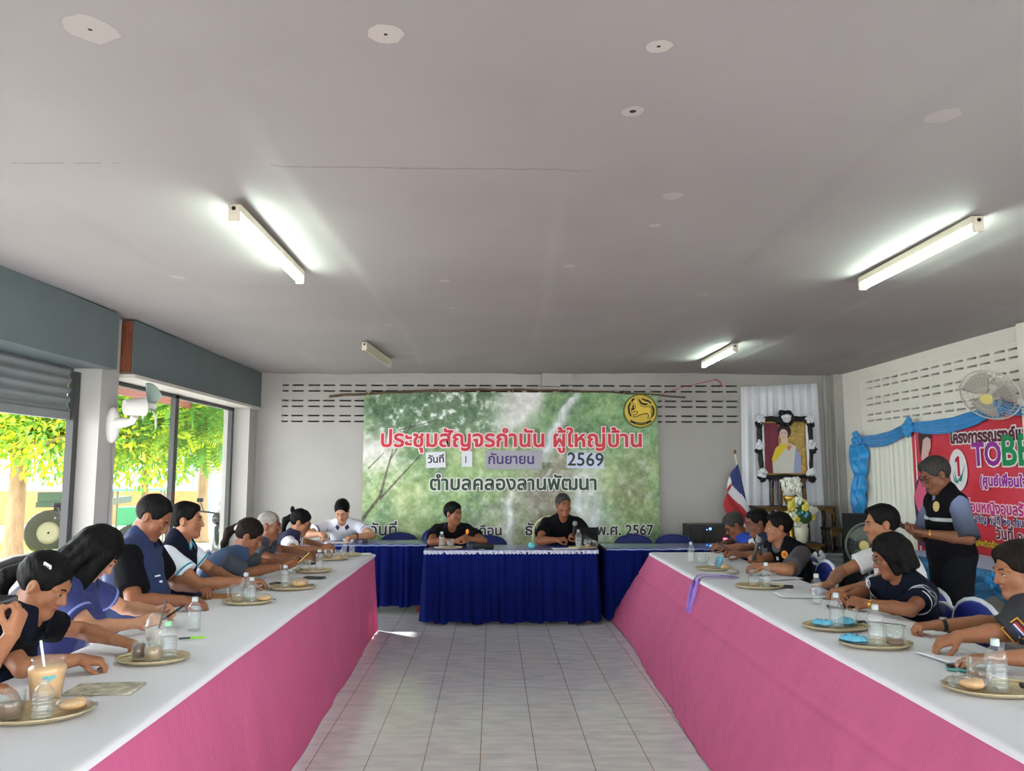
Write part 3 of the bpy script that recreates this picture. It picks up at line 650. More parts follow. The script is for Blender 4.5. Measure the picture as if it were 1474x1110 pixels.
def blue_cloth(cx, w, y0, d, zb, label, lace, seed, xl=0, xr=0):
    """satin cover and gathered skirt of one head table; front edge at y0"""
    t = thing('head_table_cloth', (cx, y0, 0), label, 'tablecloth'); r = random.Random(seed); n = smooth_noise(seed, 6, 2, 9)
    g = MB()
    prof = [(-.010, TZ-.05), (-.009, TZ-.01), (-.002, TZ+.004)]+[(d*k/8, TZ+.005) for k in range(1, 8)]+[(d+.004, TZ+.003), (d+.01, TZ-.06)]
    m = len(prof)-1
    g.grid(lambda u, v: (-w/2+w*u, prof[round(v*m)][0], prof[round(v*m)][1]+.0015*n(u*w*5)), 40, m); g.build('top_cover', BLUETOP, t)
    P = []; u = -w/2                                           # box pleats of uneven width
    ph = [r.uniform(.55, 1.6) for _ in range(200)]; cum = np.cumsum([.085*q for q in ph])
    def pleat(x):
        k = np.searchsorted(cum, x); a = cum[k-1] if k else 0; b = cum[k]; q = (x-a)/(b-a); return math.sin(PI*q)**.7, k
    path = [(-w/2-.008, d)]+[(-w/2-.008, d*(1-i/24)) for i in range(1, 25)]+[(-w/2+w*i/420, -.012) for i in range(421)]+[(w/2+.008, d*i/24) for i in range(1, 25)]
    L = [0]
    for a, b in zip(path, path[1:]): L.append(L[-1]+math.hypot(b[0]-a[0], b[1]-a[1]))
    nv = 10; V = []
    for j in range(nv+1):
        v = j/nv; z = TZ-.012-(TZ-.012-zb)*v
        for i, (x, y) in enumerate(path):
            q, k = pleat(L[i]); am = (.010+.048*v**.7)*(.65+.45*math.sin(k*2.1)); o = q*am+.012*v*n(L[i]*2.2)
            if i < 25: V.append((x-o, y, z))
            elif i > 445: V.append((x+o, y, z))
            else: V.append((x, y-o, z+(.010*math.sin(k*1.7) if j == nv else 0)))
    N_ = len(path); g = MB(); g.add(V, [(j*N_+i, (j+1)*N_+i, (j+1)*N_+i+1, j*N_+i+1) for j in range(nv) for i in range(N_-1)]); g.build('pleated_skirt', BLUEC, t)
    if lace:
        g = MB(); m_ = int(w/.018)
        def lf(u, v):
            x = -w/2-.02+(w+.04)*u; k = u*m_; e = abs(math.sin(k*PI/2)); y = -.018-.012*abs(v-.5)-.006*math.sin(k*2.1); z = TZ+.008-.040*v*(.75+.25*e); return (x, y, z)
        g.grid(lf, m_*3, 4)
        for sx in (-1, 1): g.grid(lambda u, v: (sx*(w/2+.022), -.02+.30*u, TZ+.008-.04*v*(.75+.25*abs(math.sin(u*26)))), 40, 3)
        g.build('lace_trim', LACE, t, [('SOLIDIFY', dict(thickness=.003))])
    else:
        g = MB(); g.tube([(-w/2+w*i/60, -.014+.004*math.sin(i*2.3), TZ-.004+.003*math.sin(i*1.1)) for i in range(61)], .007, 6); g.build('cover_edge_shine', mat('vinyl_edge_shine', (150,164,200), rough=.2), t)  # pale colour paints the shine along the clear cover's front edge
    return t
blue_cloth(.185, 1.72, 7.93, .60, .025, 'royal blue pleated cloth with white lace on the middle head table', True, 5)
blue_cloth(-1.46, 1.48, 8.57, .58, .075, 'royal blue pleated cloth on the left head table', False, 8)
blue_cloth(1.98, 1.62, 8.08, .58, .03, 'royal blue pleated cloth on the right head table', False, 12)
# chairs: padded back with a pale rim, tube legs
BLUEV = mat('blue_vinyl', (24,38,118), rough=.45); NAVYV = mat('navy_vinyl', (22,38,108), rough=.5); RIMW = mat('pale_rim', (206,210,224), rough=.4); CREAM = mat('cream_steel', (214,214,166), rough=.35)
def outline(w, z0, z1, n=9):
    P = [(-w*.44, z0), (-w*.5, z0+(z1-z0)*.45)]
    for i in range(n+1):
        a = PI-PI*i/n; P.append((w*.5*math.cos(a)*(1 if abs(math.cos(a)) < .99 else 1), z0+(z1-z0)*.55+(z1-z0)*.45*math.sin(a)**.8))
    return P+[(w*.5, z0+(z1-z0)*.45), (w*.44, z0)]
def make_chair(pad, rim, label, top=.84, hoop=False):
    t = thing('chair', (0,0,0), label, 'chair', 'blue padded chairs around the tables')
    g = MB(); g.rbox((0, .02, .445), (.42, .42, .06), .07); g.build('seat', pad, t)
    lean = lambda z: -.19-.10*(z-.45)
    P = outline(.43, .50, top); n = len(P)
    g = MB(); c = Vector((0, 0, 0))
    rings = [(.92, .016), (1, .004), (1, -.012), (.9, -.024)]; V = []
    zc = (.50+top)/2
    for k, off in rings: V += [Vector((x*k, lean(z)+off, zc+(z-zc)*k)) for x, z in P]
    F = [(j*n+i, j*n+(i+1) % n, (j+1)*n+(i+1) % n, (j+1)*n+i) for j in range(3) for i in range(n)]+[tuple(range(n-1, -1, -1)), tuple(range(3*n, 4*n))]
    if not hoop: g.add(V, F); g.build('backrest', pad, t)
    else:
        for z in (.56, .70, .80): g.tube([(-.19, lean(z), z), (0, lean(z)-.01, z), (.19, lean(z), z)], .008, 6)
        g.build('back_rail', rim, t)
    g = MB(); g.tube([(x*1.02, lean(z)-.004, zc+(z-zc)*1.03) for x, z in P], .0135, 8); g.build('back_rim', rim, t)
    for s in (-1, 1):
        g = MB(); g.tube([(s*.19, lean(.56), .56), (s*.195, -.20, .40), (s*.20, -.24, .0)], .0125, 8); g.build('leg', LEGM, t)
        g = MB(); g.tube([(s*.19, .20, .42), (s*.20, .23, .0)], .0125, 8); g.build('leg', LEGM, t)
    return t
CH0 = make_chair(BLUEV, RIMW, 'x'); CHN = make_chair(NAVYV, NAVYV, 'x', .765); CHM = make_chair(NAVYV, NAVYV, 'x', .86); CHL = make_chair(BLUEV, RIMW, 'x', .74); CHH = make_chair(NAVYV, CREAM, 'x', .98, True)
chair_used = {}
def chair(kind, x, y, face, label):
    """face: direction the sitter looks, degrees from +x"""
    src = dict(b=CH0, n=CHN, m=CHM, l=CHL, h=CHH)[kind]; rz = math.radians(face)-PI/2
    if kind not in chair_used: chair_used[kind] = 1; src.location = (x, y, 0); src.rotation_euler = (0, 0, rz); src['label'] = label; return src
    return copy_tree(src, (x, y, 0), rz, label)
chair('b', 2.33, 5.98, 176, 'empty blue chair with a pale rim between the vest man and the white shirt man')
chair('b', 2.39, 4.22, 178, 'empty blue chair with a pale rim in front of the standing man')
chair('n', -1.14, 9.36, -90, 'empty navy chair behind the left head table, right of the white polo man')
chair('n', -.06, 8.95, -90, 'empty navy chair behind the middle head table, between the two men in black')
chair('n', 1.66, 9.00, -90, 'empty navy chair behind the right head table, nearer the middle table')
chair('n', 2.14, 9.02, -90, 'empty navy chair behind the right head table, in front of the amplifier')
# ---------------------------------------------------------------- printed banners, lettering, portrait, altar
def text_mesh(body, M, width=None, size=None, mats=None, name='lettering', parent=None, outline=0, outline2=None, lift=.003, bold=0):
    """lettering of the place: solid glyphs with an optional wider rim behind; M maps (x,y) of the text plane to the wall"""
    def mk(bev):
        c = bpy.data.curves.new('t', 'FONT'); c.body = body; c.size = size or 1; c.align_x = 'LEFT'; c.resolution_u = 3
        if bev: c.bevel_depth = bev; c.bevel_resolution = 1
        o = bpy.data.objects.new('t', c); COL.objects.link(o); bpy.context.view_layer.update()
        dg = bpy.context.evaluated_depsgraph_get(); me = bpy.data.meshes.new_from_object(o.evaluated_get(dg)); 
        v = np.empty(len(me.vertices)*3, np.float32); me.vertices.foreach_get('co', v); v = v.reshape(-1, 3); f = [tuple(p.vertices) for p in me.polygons]
        bpy.data.objects.remove(o); bpy.data.curves.remove(c); bpy.data.meshes.remove(me); return v, f
    v, f = mk(0); x0, x1 = v[:, 0].min(), v[:, 0].max(); k = width/(x1-x0) if width else 1
    g = MB(); g.smooth = False
    def put(v, f, z, mi):
        g.mi(mi); g.add([M @ Vector(((p[0]-x0)*k, p[1]*k, z+p[2]*k*.12)) for p in v], f)
    if bold: v1, f1 = mk(bold/k); put(v1, f1, lift+.001, 0)
    else: put(v, f, lift, 0)
    if outline: v2, f2 = mk(outline/k); put(v2, f2, lift-.0015, 1)
    return g.build(name, mats, parent)
def wallM(x, y, z, rx='back'):
    """plane on a wall: local x to the viewer's right, y up, z out of the wall into the room"""
    if rx == 'back': return Matrix(((1,0,0,x), (0,0,-1,y), (0,1,0,z), (0,0,0,1)))
    return Matrix(((0,0,-1,x), (-1,0,0,y), (0,1,0,z), (0,0,0,1)))
def fbm(u, v, seed, octs=5, base=4):
    r = np.random.default_rng(seed); s = np.zeros_like(u); a = 1
    for o in range(octs):
        n = base*2**o; g = r.random((n+2, 2*n+2)); x = u*2*n*.999; y = v*n*.999; i = x.astype(int); j = y.astype(int); fx = x-i; fy = y-j
        fx = fx*fx*(3-2*fx); fy = fy*fy*(3-2*fy)
        s += a*((g[j, i]*(1-fx)+g[j, i+1]*fx)*(1-fy)+(g[j+1, i]*(1-fx)+g[j+1, i+1]*fx)*fy-.5); a *= .6
    return s
def print_mat(name):
    m = bpy.data.materials.new(name); m.use_nodes = True; b = m.node_tree.nodes['Principled BSDF']; b.inputs['Roughness'].default_value = .45; b.inputs['Specular IOR Level'].default_value = .3
    a = m.node_tree.nodes.new('ShaderNodeVertexColor'); a.layer_name = 'print'; m.node_tree.links.new(a.outputs[0], b.inputs['Base Color']); return m
def printed(name, w, h, nx, ny, paint, M, parent, wave=None):
    u, v = np.meshgrid(np.linspace(0, 1, nx), np.linspace(0, 1, ny)); c = paint(u, v)
    V = np.array([M @ Vector((a*w, -b*h, wave(a, b) if wave else 0)) for a, b in zip(u.ravel(), v.ravel())], np.float32)
    i = np.arange(nx*ny).reshape(ny, nx); Q = np.stack([i[1:, :-1], i[1:, 1:], i[:-1, 1:], i[:-1, :-1]], -1).reshape(-1, 4)
    o = mesh_np(name, V, Q, print_mat(name), parent)
    ca = o.data.color_attributes.new('print', 'FLOAT_COLOR', 'POINT'); c = np.clip(c, 0, 255)/255; c = np.where(c <= .04045, c/12.92, ((c+.055)/1.055)**2.4)
    ca.data.foreach_set('color', np.concatenate([c.reshape(-1, 3), np.ones((nx*ny, 1))], 1).astype(np.float32).ravel()); return o
def paint_waterfall(u, v):
    c = np.zeros(u.shape+(3,)); n1 = fbm(u, v, 1, 5, 4); n2 = fbm(u, v, 2, 6, 8); n3 = fbm(u, v, 3, 4, 24); n4 = fbm(u, v, 4, 5, 3)
    def lay(mask, col):
        m = np.clip(mask, 0, 1)[..., None]; c[:] = c*(1-m)+np.array(col, float)*m
    c[:] = (104,138,88); lay(.5+n1*1.6, (140,168,104)); lay(n2*1.6-.1, (80,118,84)); lay(n4*1.3-.1, (164,178,116))
    # rocks in the lower middle and right
    lay(np.exp(-((u-.60)/.14)**2-((v-.70)/.24)**2)*1.15+n2*.25-.1, (128,122,106)); lay(np.exp(-((u-.66)/.07)**2-((v-.5)/.2)**2)*.9+n3*.4-.15, (124,112,92))
    lay(np.exp(-((u-.90)/.09)**2-((v-.65)/.28)**2)*.8+n2*.5-.15, (126,130,92)); lay(np.exp(-((u-.45)/.1)**2-((v-.9)/.12)**2)*.8+n2*.3-.1, (136,134,120))
    # pale sky openings
    sky = np.exp(-((u-.505)/.055)**4-((v-.02)/.24)**4); lay(sky*1.3+n3*.25, (212,208,206)); lay(np.exp(-((u-.57)/.04)**2-((v-.03)/.16)**2)*1.4, (206,202,200))
    lay(np.exp(-((u-.035)/.10)**2-((v-.37)/.15)**2)*1.2+n3*.3-.1, (196,192,184)); lay(np.exp(-((u-.46)/.035)**2-((v-.20)/.10)**2)*1.1, (214,214,210))
    # tree crown at the upper left with light coming through
    cr = np.exp(-((u-.22)/.24)**4-((v-.12)/.2)**4); lay(cr*1.1, (92,120,88)); lay(cr*np.clip(n3*3.0-.35, 0, 1), (188,196,190)); lay(cr*np.clip(-n2*2.6-.2, 0, 1), (58,88,62))
    # hillside upper right
    hs = np.clip((u-.50-.32*(.30-v))*9, 0, 1)*np.clip((.42-v)*6, 0, 1); lay(hs*.85, (98,140,88)); lay(hs*np.clip(n2*2.2, 0, 1), (136,166,104)); lay(hs*np.clip(-n2*2-.2, 0, 1), (76,108,74))
    lay(np.exp(-((u-.93)/.07)**2-((v-.12)/.2)**2)*.8, (110,150,104))
    # falling water
    def stream(x0, v0, x1, v1, w, col, st=1):
        t = np.clip((v-v0)/(v1-v0), 0, 1); xc = x0+(x1-x0)*t+.006*np.sin(v*40); m = np.exp(-((u-xc)/(w*(.6+.7*t)))**2)*((v > v0) & (v < v1)); lay(m*st*(.75+.5*fbm(u*3 % 1, v*.3, 8, 3, 16)), col)
    stream(.725, .0, .655, .22, .020, (206,208,214)); stream(.655, .2, .60, .46, .030, (196,198,206)); stream(.70, .03, .61, .4, .010, (208,210,216))
    stream(.745, .38, .775, .98, .052, (188,190,198), .9); stream(.72, .55, .735, .98, .016, (206,208,214), .8); stream(.50, .58, .485, 1.0, .018, (204,208,206)); stream(.63, .5, .60, .62, .01, (190,194,196), .7)
    # dark branches lower left
    def branch(x0, v0, x1, v1, w):
        dx, dv = (x1-x0)*1.95, v1-v0; L = math.hypot(dx, dv); px, pv = (u-x0)*1.95, v-v0; t = np.clip((px*dx+pv*dv)/L**2, 0, 1); d = np.hypot(px-t*dx, pv-t*dv); lay(np.clip(1.5-d/(w*(1-.5*t)), 0, 1), (84,80,66))
    branch(0, .84, .06, .68, .012); branch(.06, .68, .10, .38, .008); branch(.06, .70, .20, .40, .007); branch(.09, .45, .16, .22, .005); branch(.02, .50, .07, .40, .004); branch(.12, .25, .26, .18, .004)
    c += (n3*26)[..., None]; g_ = c.mean(-1, keepdims=True); c = g_+(c-g_)*.82; c += (fbm(u*.999, v*.999, 17, 3, 60)*34)[..., None]*np.clip(1.2-g_/200, .2, 1); return c*1.14+6
BW, BH = 3.80, 1.95; BX, BZ, BY = -1.665, 2.535, 9.955
ban = thing('banner', (0,0,0), 'wide printed banner with a waterfall scene and red and green lettering', 'banner')
def sagw(a, b): return .012*math.sin(a*9)*math.sin(b*2.6)+.004
printed('printed_sheet', BW, BH, 460, 236, paint_waterfall, wallM(BX, BY, BZ), ban, sagw)
INK = lambda n, c: mat('ink_'+n, c, rough=.5)
INKW = INK('white', (228,224,222)); INKP = INK('pale_pink', (244,214,216))
FY = BY-.022
def bt(s, x, z, w, ink, rim, ol=.010, h=1): text_mesh(s, wallM(x, FY, z), width=w, mats=[ink, rim], parent=ban, outline=ol+.004, bold=ol*.42)
bt('ประชุมสัญจรกำนัน ผู้ใหญ่บ้าน', -1.43, 1.835, 3.34, INK('red', (206,44,58)), INKP, .017)
bt('ตำบลคลองลานพัฒนา', -.80, 1.285, 2.12, INK('bottle_green', (24,64,40)), INKW, .014)
DK = INK('charcoal', (44,46,48))
bt('วันที่', -1.55, .715, .33, DK, INKW, .009); bt('เดือน', -.215, .715, .32, DK, INKW, .009); bt('ธันวาคม', .415, .715, .62, DK, INKW, .009); bt('พ.ศ. 2567', 1.325, .715, .72, DK, INKW, .009)
PAPER = mat('white_paper', (226,226,232), rough=.8)
def slip(x, z, w, h, body, tx, tz, tw, ink, label, rot=0, pm=PAPER):
    t = thing('paper_slip', (x, FY-.004, z), label, 'paper', 'paper slips stuck on the banner')
    g = MB(); g.box((0, 0, 0), (w, .002, h), roty(rot)); g.build('sheet', pm, t)
    M = wallM(tx-x, -.0012, tz-z) @ Matrix.Rotation(-rot, 4, 'Z'); text_mesh(body, M, width=tw if tw > .03 else None, size=.13 if tw < .03 else None, mats=[ink], parent=t, lift=.0015, bold=.003 if tw > .03 else 0); return t
slip(-.735, 1.665, .25, .20, 'วันที่', -.83, 1.625, .20, INK('black', (34,34,38)), 'white paper slip reading the Thai word for date, leftmost on the banner', -.05)
slip(-.335, 1.675, .135, .20, '1', -.355, 1.625, .026, INK('black', (34,34,38)), 'narrow white paper slip with the single digit 1')
slip(.265, 1.665, .72, .24, 'กันยายน', -.06, 1.615, .58, INK('violet', (62,42,110)), 'lilac paper strip with the month in violet lettering', .0, mat('lilac_paper', (170,166,176), rough=.7))
slip(1.185, 1.655, .48, .20, '2569', .955, 1.595, .46, INK('black', (34,34,38)), 'pale blue edged paper slip with the year 2569', .02, mat('blue_white_paper', (206,212,232), rough=.7))
# round lion emblem
em = thing('emblem', (1.905, 9.925, 2.295), 'round yellow emblem with a rearing lion at the top right of the banner', 'emblem')
YEL = mat('emblem_yellow', (206,176,40), rough=.45, noise=.08, nscale=20); OLV = mat('emblem_olive', (96,96,30), rough=.6); BLKE = mat('emblem_black', (40,36,20), rough=.6)
ME = wallM(0, 0, 0); circ = lambda r, n=40, ry=None: [(r*math.cos(2*PI*i/n), (ry or r)*math.sin(2*PI*i/n)) for i in range(n)]
g = MB(); g.poly(circ(.222), ME, .010); g.mi(1).poly(circ(.205), ME @ Matrix.Translation((0,0,.010)), .002); g.build('disc', [OLV, YEL], em)
def strokes(L, z, w=.012):
    g = MB()
    for P in L: g.tube([ME @ Vector((x, y, z)) for x, y in P], [w*(.55+.45*math.sin(PI*(i+.5)/len(P))) for i in range(len(P))], 6)
    return g
lion = [(-.075,.150), (-.045,.150), (-.025,.105), (.005,.06), (.06,.048), (.11,.055), (.14,.03), (.13,-.01), (.145,-.06), (.12,-.095), (.09,-.10), (.105,-.06), (.085,-.03), (.03,-.04), (-.01,-.05), (-.06,-.075), (-.10,-.075), (-.095,-.055), (-.05,-.045), (-.035,-.01), (-.07,0), (-.115,-.02), (-.12,0), (-.07,.03), (-.065,.075), (-.10,.10), (-.10,.125)]
g = MB(); g.poly(lion, ME @ Matrix.Translation((0,0,.014)), .006); g.build('lion', mat('emblem_gold', (226,190,34), rough=.4), em)
strokes([lion+lion[:1]], .016, .0065).build('lion_outline', BLKE, em)
strokes([[(-.13,.11), (-.155,.05), (-.15,-.02), (-.125,-.07)], [(-.10,.07), (-.09,.03), (-.12,.02)], [(-.02,.15), (.01,.10), (.05,.085), (.09,.09)], [(.02,.16), (.06,.14), (.10,.13), (.14,.10)], [(.15,.07), (.17,.02), (.165,-.04), (.14,-.08)], [(-.08,.16), (-.10,.145), (-.115,.12)]], .013, .013).build('scrollwork', BLKE, em)
g = MB(); g.poly([(-.13,-.115), (-.06,-.145), (0,-.152), (.06,-.145), (.13,-.115), (.14,-.14), (.07,-.178), (0,-.187), (-.07,-.178), (-.14,-.14)], ME @ Matrix.Translation((0,0,.013)), .004); g.build('ribbon', BLKE, em)
text_mesh('กรมการปกครอง', ME @ Matrix.Translation((-.075,-.176,.018)), width=.15, mats=[YEL], parent=em)
# pole the banner hangs from
g = MB(); P = [(-2.11+4.61*k/24, 9.945, 2.475+.095*math.sin(PI*k/24)**.8+.006*math.sin(k*2.1)) for k in range(25)]; g.tube(P, [.016-.006*k/24 for k in range(25)], 8)
one(g, 'bamboo_pole', mat('bamboo_brown', (92,72,52), rough=.7, noise=.25, nscale=20), 'bowed brown bamboo pole along the top of the waterfall banner', 'pole')
g = MB()
for x in (-1.6, -.7, .25, .85, 1.7, 2.05): g.tube([(x, 9.93, 2.59), (x+.01, 9.925, 2.55), (x-.02, 9.93, 2.50)], .004, 5)
one(g, 'string_tie', mat('pink_string', (206,150,140), rough=.8), 'thin string ties holding the banner to its pole', 'string')
g = MB(); g.tube([(2.2, 9.98, 2.52), (2.5, 9.97, 2.62), (2.93, 9.97, 2.715)], .004, 5); g.tube([(2.9, 9.97, 2.72), (2.96, 9.96, 2.69), (3.0, 9.97, 2.62)], .007, 5)
one(g, 'red_string', mat('red_string', (190,84,76), rough=.8), 'red string tied high on the back wall right of the banner', 'string')
# --- right hand wall: curtain, red campaign banner and sky blue satin swags
SATIN = mat('sky_blue_satin', (38,142,206), rough=.32, noise=.12, nscale=7, sheen=.3); CURT = mat('white_curtain', (226,222,210), rough=.8)
def pleated(name, P0, P1, ztop, zbot, n, amp, m_, label, cat, nrm, tap=0, seed=1):
    r = smooth_noise(seed, 6, 1, 5); g = MB(); P0 = Vector(P0); P1 = Vector(P1); nrm = Vector(nrm)
    def f(u, v):
        a = u*n*2*PI+1.6*r(u*8); zt = ztop(u) if callable(ztop) else ztop; p = P0.lerp(P1, u+tap*(.5-u)*(1-v)); p = p+nrm*(amp*(.5+.5*v)*(math.sin(a)+.4*math.sin(2.3*a+1))); return (p.x, p.y, zt+(zbot-zt)*v)
    g.grid(f, n*10, 16); return one(g, name, m_, label, cat, mods=[('SOLIDIFY', dict(thickness=.003))])
pleated('curtain', (XR-.045, 9.30, 0), (XR-.045, 8.10, 0), 1.93, .62, 11, .012, CURT, 'white pleated curtain on the right wall between the satin swag and the red banner', 'curtain', (1,0,0), seed=4)
cb = thing('banner', (0,0,0), 'red campaign banner with large purple and green capital letters on the right wall', 'banner')
def paint_red(u, v):
    c = np.zeros(u.shape+(3,)); n = fbm(u, v, 5, 4, 4); c[:] = (200,48,60); m = np.clip(.5+n*1.5-(v-.4), 0, 1)[..., None]; c = c*(1-m)+np.array((214,66,84))*m
    m = np.clip(1.2-np.hypot((u-.12)/.2, (v-.75)/.5), 0, 1)[..., None]; c = c*(1-m*.5)+np.array((206,44,120))*m*.5
    m = np.clip((v-.86)*9+n, 0, 1)[..., None]; return c*(1-m*.4)+np.array((196,70,44))*m*.4
XB = XR-.055; YB0 = 8.19
printed('printed_sheet', 2.9, 1.40, 90, 50, paint_red, wallM(XB, YB0, 2.02, 'right'), cb, lambda a, b: .006*math.sin(a*14)*b)
def rt(s, y, z, w, ink, rim, ol): text_mesh(s, wallM(XB-.012, y, z, 'right'), width=w, mats=[ink, rim], parent=cb, outline=ol*1.15, bold=ol*.45)
MAG = INK('magenta', (190,40,120)); PUR = INK('purple', (150,34,150)); GRN = INK('green', (20,140,84)); MAR = INK('maroon', (92,22,52)); NVY = INK('navy', (58,40,110))
rt('โครงการรณรงค์และ', 7.47, 1.80, 1.16, MAR, INKW, .018)
rt('TO', 7.13, 1.585, .40, PUR, INKW, .020); rt('BE', 6.70, 1.585, .36, GRN, INKW, .020)
rt('(ศูนย์เพื่อนใจวั', 7.04, 1.40, .70, PUR, INKP, .012); rt('หม่อมหญิงอุบลรัต', 7.36, 1.155, .95, MAG, INKP, .012)
rt('นายขวัญ หมู่ที่ ๒๑ ตำบล', 7.30, 1.06, .86, NVY, INKW, .007); rt('วันที่ ๑๘', 6.86, .935, .42, MAR, INKP, .010)
rt('ยาเสพติดอำเภอคลองลาน', 7.24, .845, .80, INK('yellow', (226,196,50)), INK('brown', (110,50,30)), .004)
og = MB(); MR = wallM(XB-.010, 7.375, 1.54, 'right')
og.poly(circ(.145, 40, .20), MR, .002); og.mi(1).poly([(-.035,.10), (.0,.13), (.03,.13), (.03,-.06), (-.005,-.06), (-.005,.085), (-.035,.07)], MR @ Matrix.Translation((0,0,.003)), .002)
og.mi(2)
for q in ((.02,-.1,.10,.0), (.03,-.11,.12,.05), (-.02,-.12,.08,-.03), (-.05,-.12,-.09,-.02), (-.02,-.13,-.06,.0)): og.poly([(q[0]-.012,q[1]), (q[0]+.012,q[1]), (q[2],q[3])], MR @ Matrix.Translation((0,0,.0055)), .001)
og.build('number_one_badge', [INKW, INK('crimson', (200,30,64)), INK('teal', (60,150,150))], cb)
fg = MB(); MF = wallM(XB-.010, 7.95, 1.05, 'right'); T = lambda z: MF @ Matrix.Translation((0,0,z))
fg.poly([(-.20,-.30), (.22,-.30), (.22,.36), (.17,.46), (.06,.50), (-.06,.47), (-.18,.36), (-.24,.20)], T(.001), .001)
fg.mi(1).poly([(-.24,.20), (-.10,.40), (-.02,.45), (.02,.10), (.06,-.3), (-.05,-.3), (-.13,0)], T(.003), .001)
fg.mi(2).poly([(-.02,.44), (.07,.44), (.09,.66), (.14,.72), (.14,.86), (.06,.90), (-.04,.86), (-.05,.62)], T(.005), .001)
fg.mi(3).poly([(-.07,.70), (-.05,.62), (-.02,.72), (.0,.80), (.08,.83), (.15,.80), (.15,.90), (.08,.97), (-.03,.95), (-.08,.86)], T(.007), .001)
fg.build('printed_figure', [INK('slate', (74,52,92)), INK('rose', (222,96,130)), INK('skin_tone', (216,178,172)), INK('hair_brown', (72,50,54))], cb)
def satin_band(pts, w, label, seed=1, drop=.06):
    """gathered satin strip running through pts (points near the wall)"""
    n = smooth_noise(seed, 5, 2, 8); P = [Vector(p) for p in pts]; g = MB(); N_ = 60; seg = len(P)-1
    def at(u):
        q = min(u*seg, seg-1e-6); i = int(q); t = q-i; p = P[i].lerp(P[i+1], t); p.z -= drop*math.sin(PI*t); return p, t
    def f(u, v):
        p, t = at(u); wd = w*(.55+.45*math.sin(PI*t)**.6); a = v*5*2*PI; o = .022*(.6+.5*math.sin(a+2*n(u*6))+.25*math.sin(a*2.3+u*9))
        return (p.x-.012-o, p.y, p.z+wd*(.5-v)+.008*n(u*9+v*3))
    g.grid(f, N_*seg//1, 26); return g
def rosette(c, R, seed, n=11):
    r = random.Random(seed); g = MB(); c = Vector(c)
    for i in range(n):
        a = 2*PI*i/n+r.uniform(-.2,.2); k = R*r.uniform(.45,.75); q = rotx(a) @ roty(r.uniform(-.5,.1)); g.ell(c+rotx(a) @ Vector((-.018*r.random(), 0, k)), (R*.30, R*r.uniform(.26,.4), R*r.uniform(.36,.5)), q, 10, 7)
    g.ell(c+Vector((-.03, 0, 0)), (R*.5, R*.45, R*.45), None, 10, 8); return g
K = [(XR-.06, 9.35, 1.90), (XR-.06, 8.17, 2.00), (XR-.06, 6.70, 2.09), (XR-.06, 5.3, 2.15)]
sw = thing('satin_swag', (0,0,0), 'sky blue satin swag with knots along the top of the red banner', 'swag')
satin_band(K, .15, '', 3, .07).build('swag_band', SATIN, sw)
for i, k in enumerate(K[:3]): rosette((k[0]-.03, k[1], k[2]), (.10, .10, .11)[i], 5+i).build('knot', SATIN, sw)
g = MB(); n_ = smooth_noise(9, 6, 2, 8)
def fall(u, v):
    bulge = .5+.5*abs(math.sin(v*PI*2.4+.5)); w = (.16+.24*bulge)*(1-.30*v); y = 9.36-.04*math.sin(v*5)+w*(.42-u)+.03*v; a = u*4*2*PI+3*v
    return (XR-.05-.030*(1+math.sin(a+2*n_(v*5)))-.10*bulge*math.sin(PI*u), y, 1.86-1.08*v+.05*math.sin(a)*bulge*.6*math.sin(v*PI)-.06*bulge*math.sin(PI*u))
g.grid(fall, 36, 60); g.build('hanging_tail', SATIN, sw, [('SOLIDIFY', dict(thickness=.003))])
st = thing('stage_table', (XR-.36, 6.35, 0), 'low table along the right wall hung with blue satin under the red banner', 'table')
g = MB(); g.box((0, 0, .735), (.6, 2.3, .03)); g.build('tabletop', WOODT, st)
for a in (-.26, .26):
    for b in (-1.1, 1.1): g = MB(); g.box((a, b, .36), (.04, .04, .72)); g.build('leg', LEGM, st)
g = MB(); n2_ = smooth_noise(19, 6, 2, 8)
def skirtf(u, v):
    y = 1.16-2.32*u; t = (u*3.0) % 1; drop = .17+.13*math.sin(PI*t); a = v*3*2*PI; return (-.315-.018*(1+math.sin(a+3*n2_(u*6)+t*3))-.03*math.sin(PI*t)*v, y, .757-drop*v)
g.grid(skirtf, 120, 18); g.build('satin_drape', SATIN, st, [('SOLIDIFY', dict(thickness=.003))])
for i in range(4):
    r_ = rosette((-.35, 1.16-2.32*i/3, .70), .07, 30+i); r_.build('knot', SATIN, st)
g = MB(); g.box((XR-.36, 6.35, .7605), (.62, 2.32, .006)); one(g, 'satin_table_cover', SATIN, 'blue satin cover lying on the low table by the right wall', 'tablecloth')
# --- mourning portrait on white drape, altar tables, flag
pleated('white_drape', (3.20, 9.955, 0), (4.28, 9.955, 0), lambda u: 2.615+.05*u, .30, 9, .016, mat('white_drape_cloth', (222,222,228), rough=.8), 'tall white drape hung on the back wall behind the framed portrait', 'curtain', (0,1,0), .06, 6)
PX, PZ, PYY = 3.725, 1.815, 9.80
pf = thing('framed_portrait', (PX, PYY, PZ), 'framed portrait of a woman in a yellow sash, trimmed with black and white rosettes', 'portrait'); pf.scale = (.84, .84, .84)
g = MB(); W2, H2 = .345, .415
for a in ((0, H2, .76, .07), (0, -H2, .76, .07)): g.box((a[0], 0, a[1]), (a[2], .05, a[3]))
for s in (-1, 1): g.box((s*W2, 0, 0), (.07, .05, .90))
g.build('frame', mat('gilt_frame', (150,118,60), rough=.4, metal=.4), pf)
MP = wallM(0, -.004, 0); Tm = lambda z: MP @ Matrix.Translation((0, 0, z)); g = MB()
g.mi(0).poly([(-.32,-.39), (-.09,-.39), (-.09,.39), (-.32,.39)], Tm(0), .001); g.mi(1).poly([(-.09,-.39), (.32,-.39), (.32,.39), (-.09,.39)], Tm(0), .001)
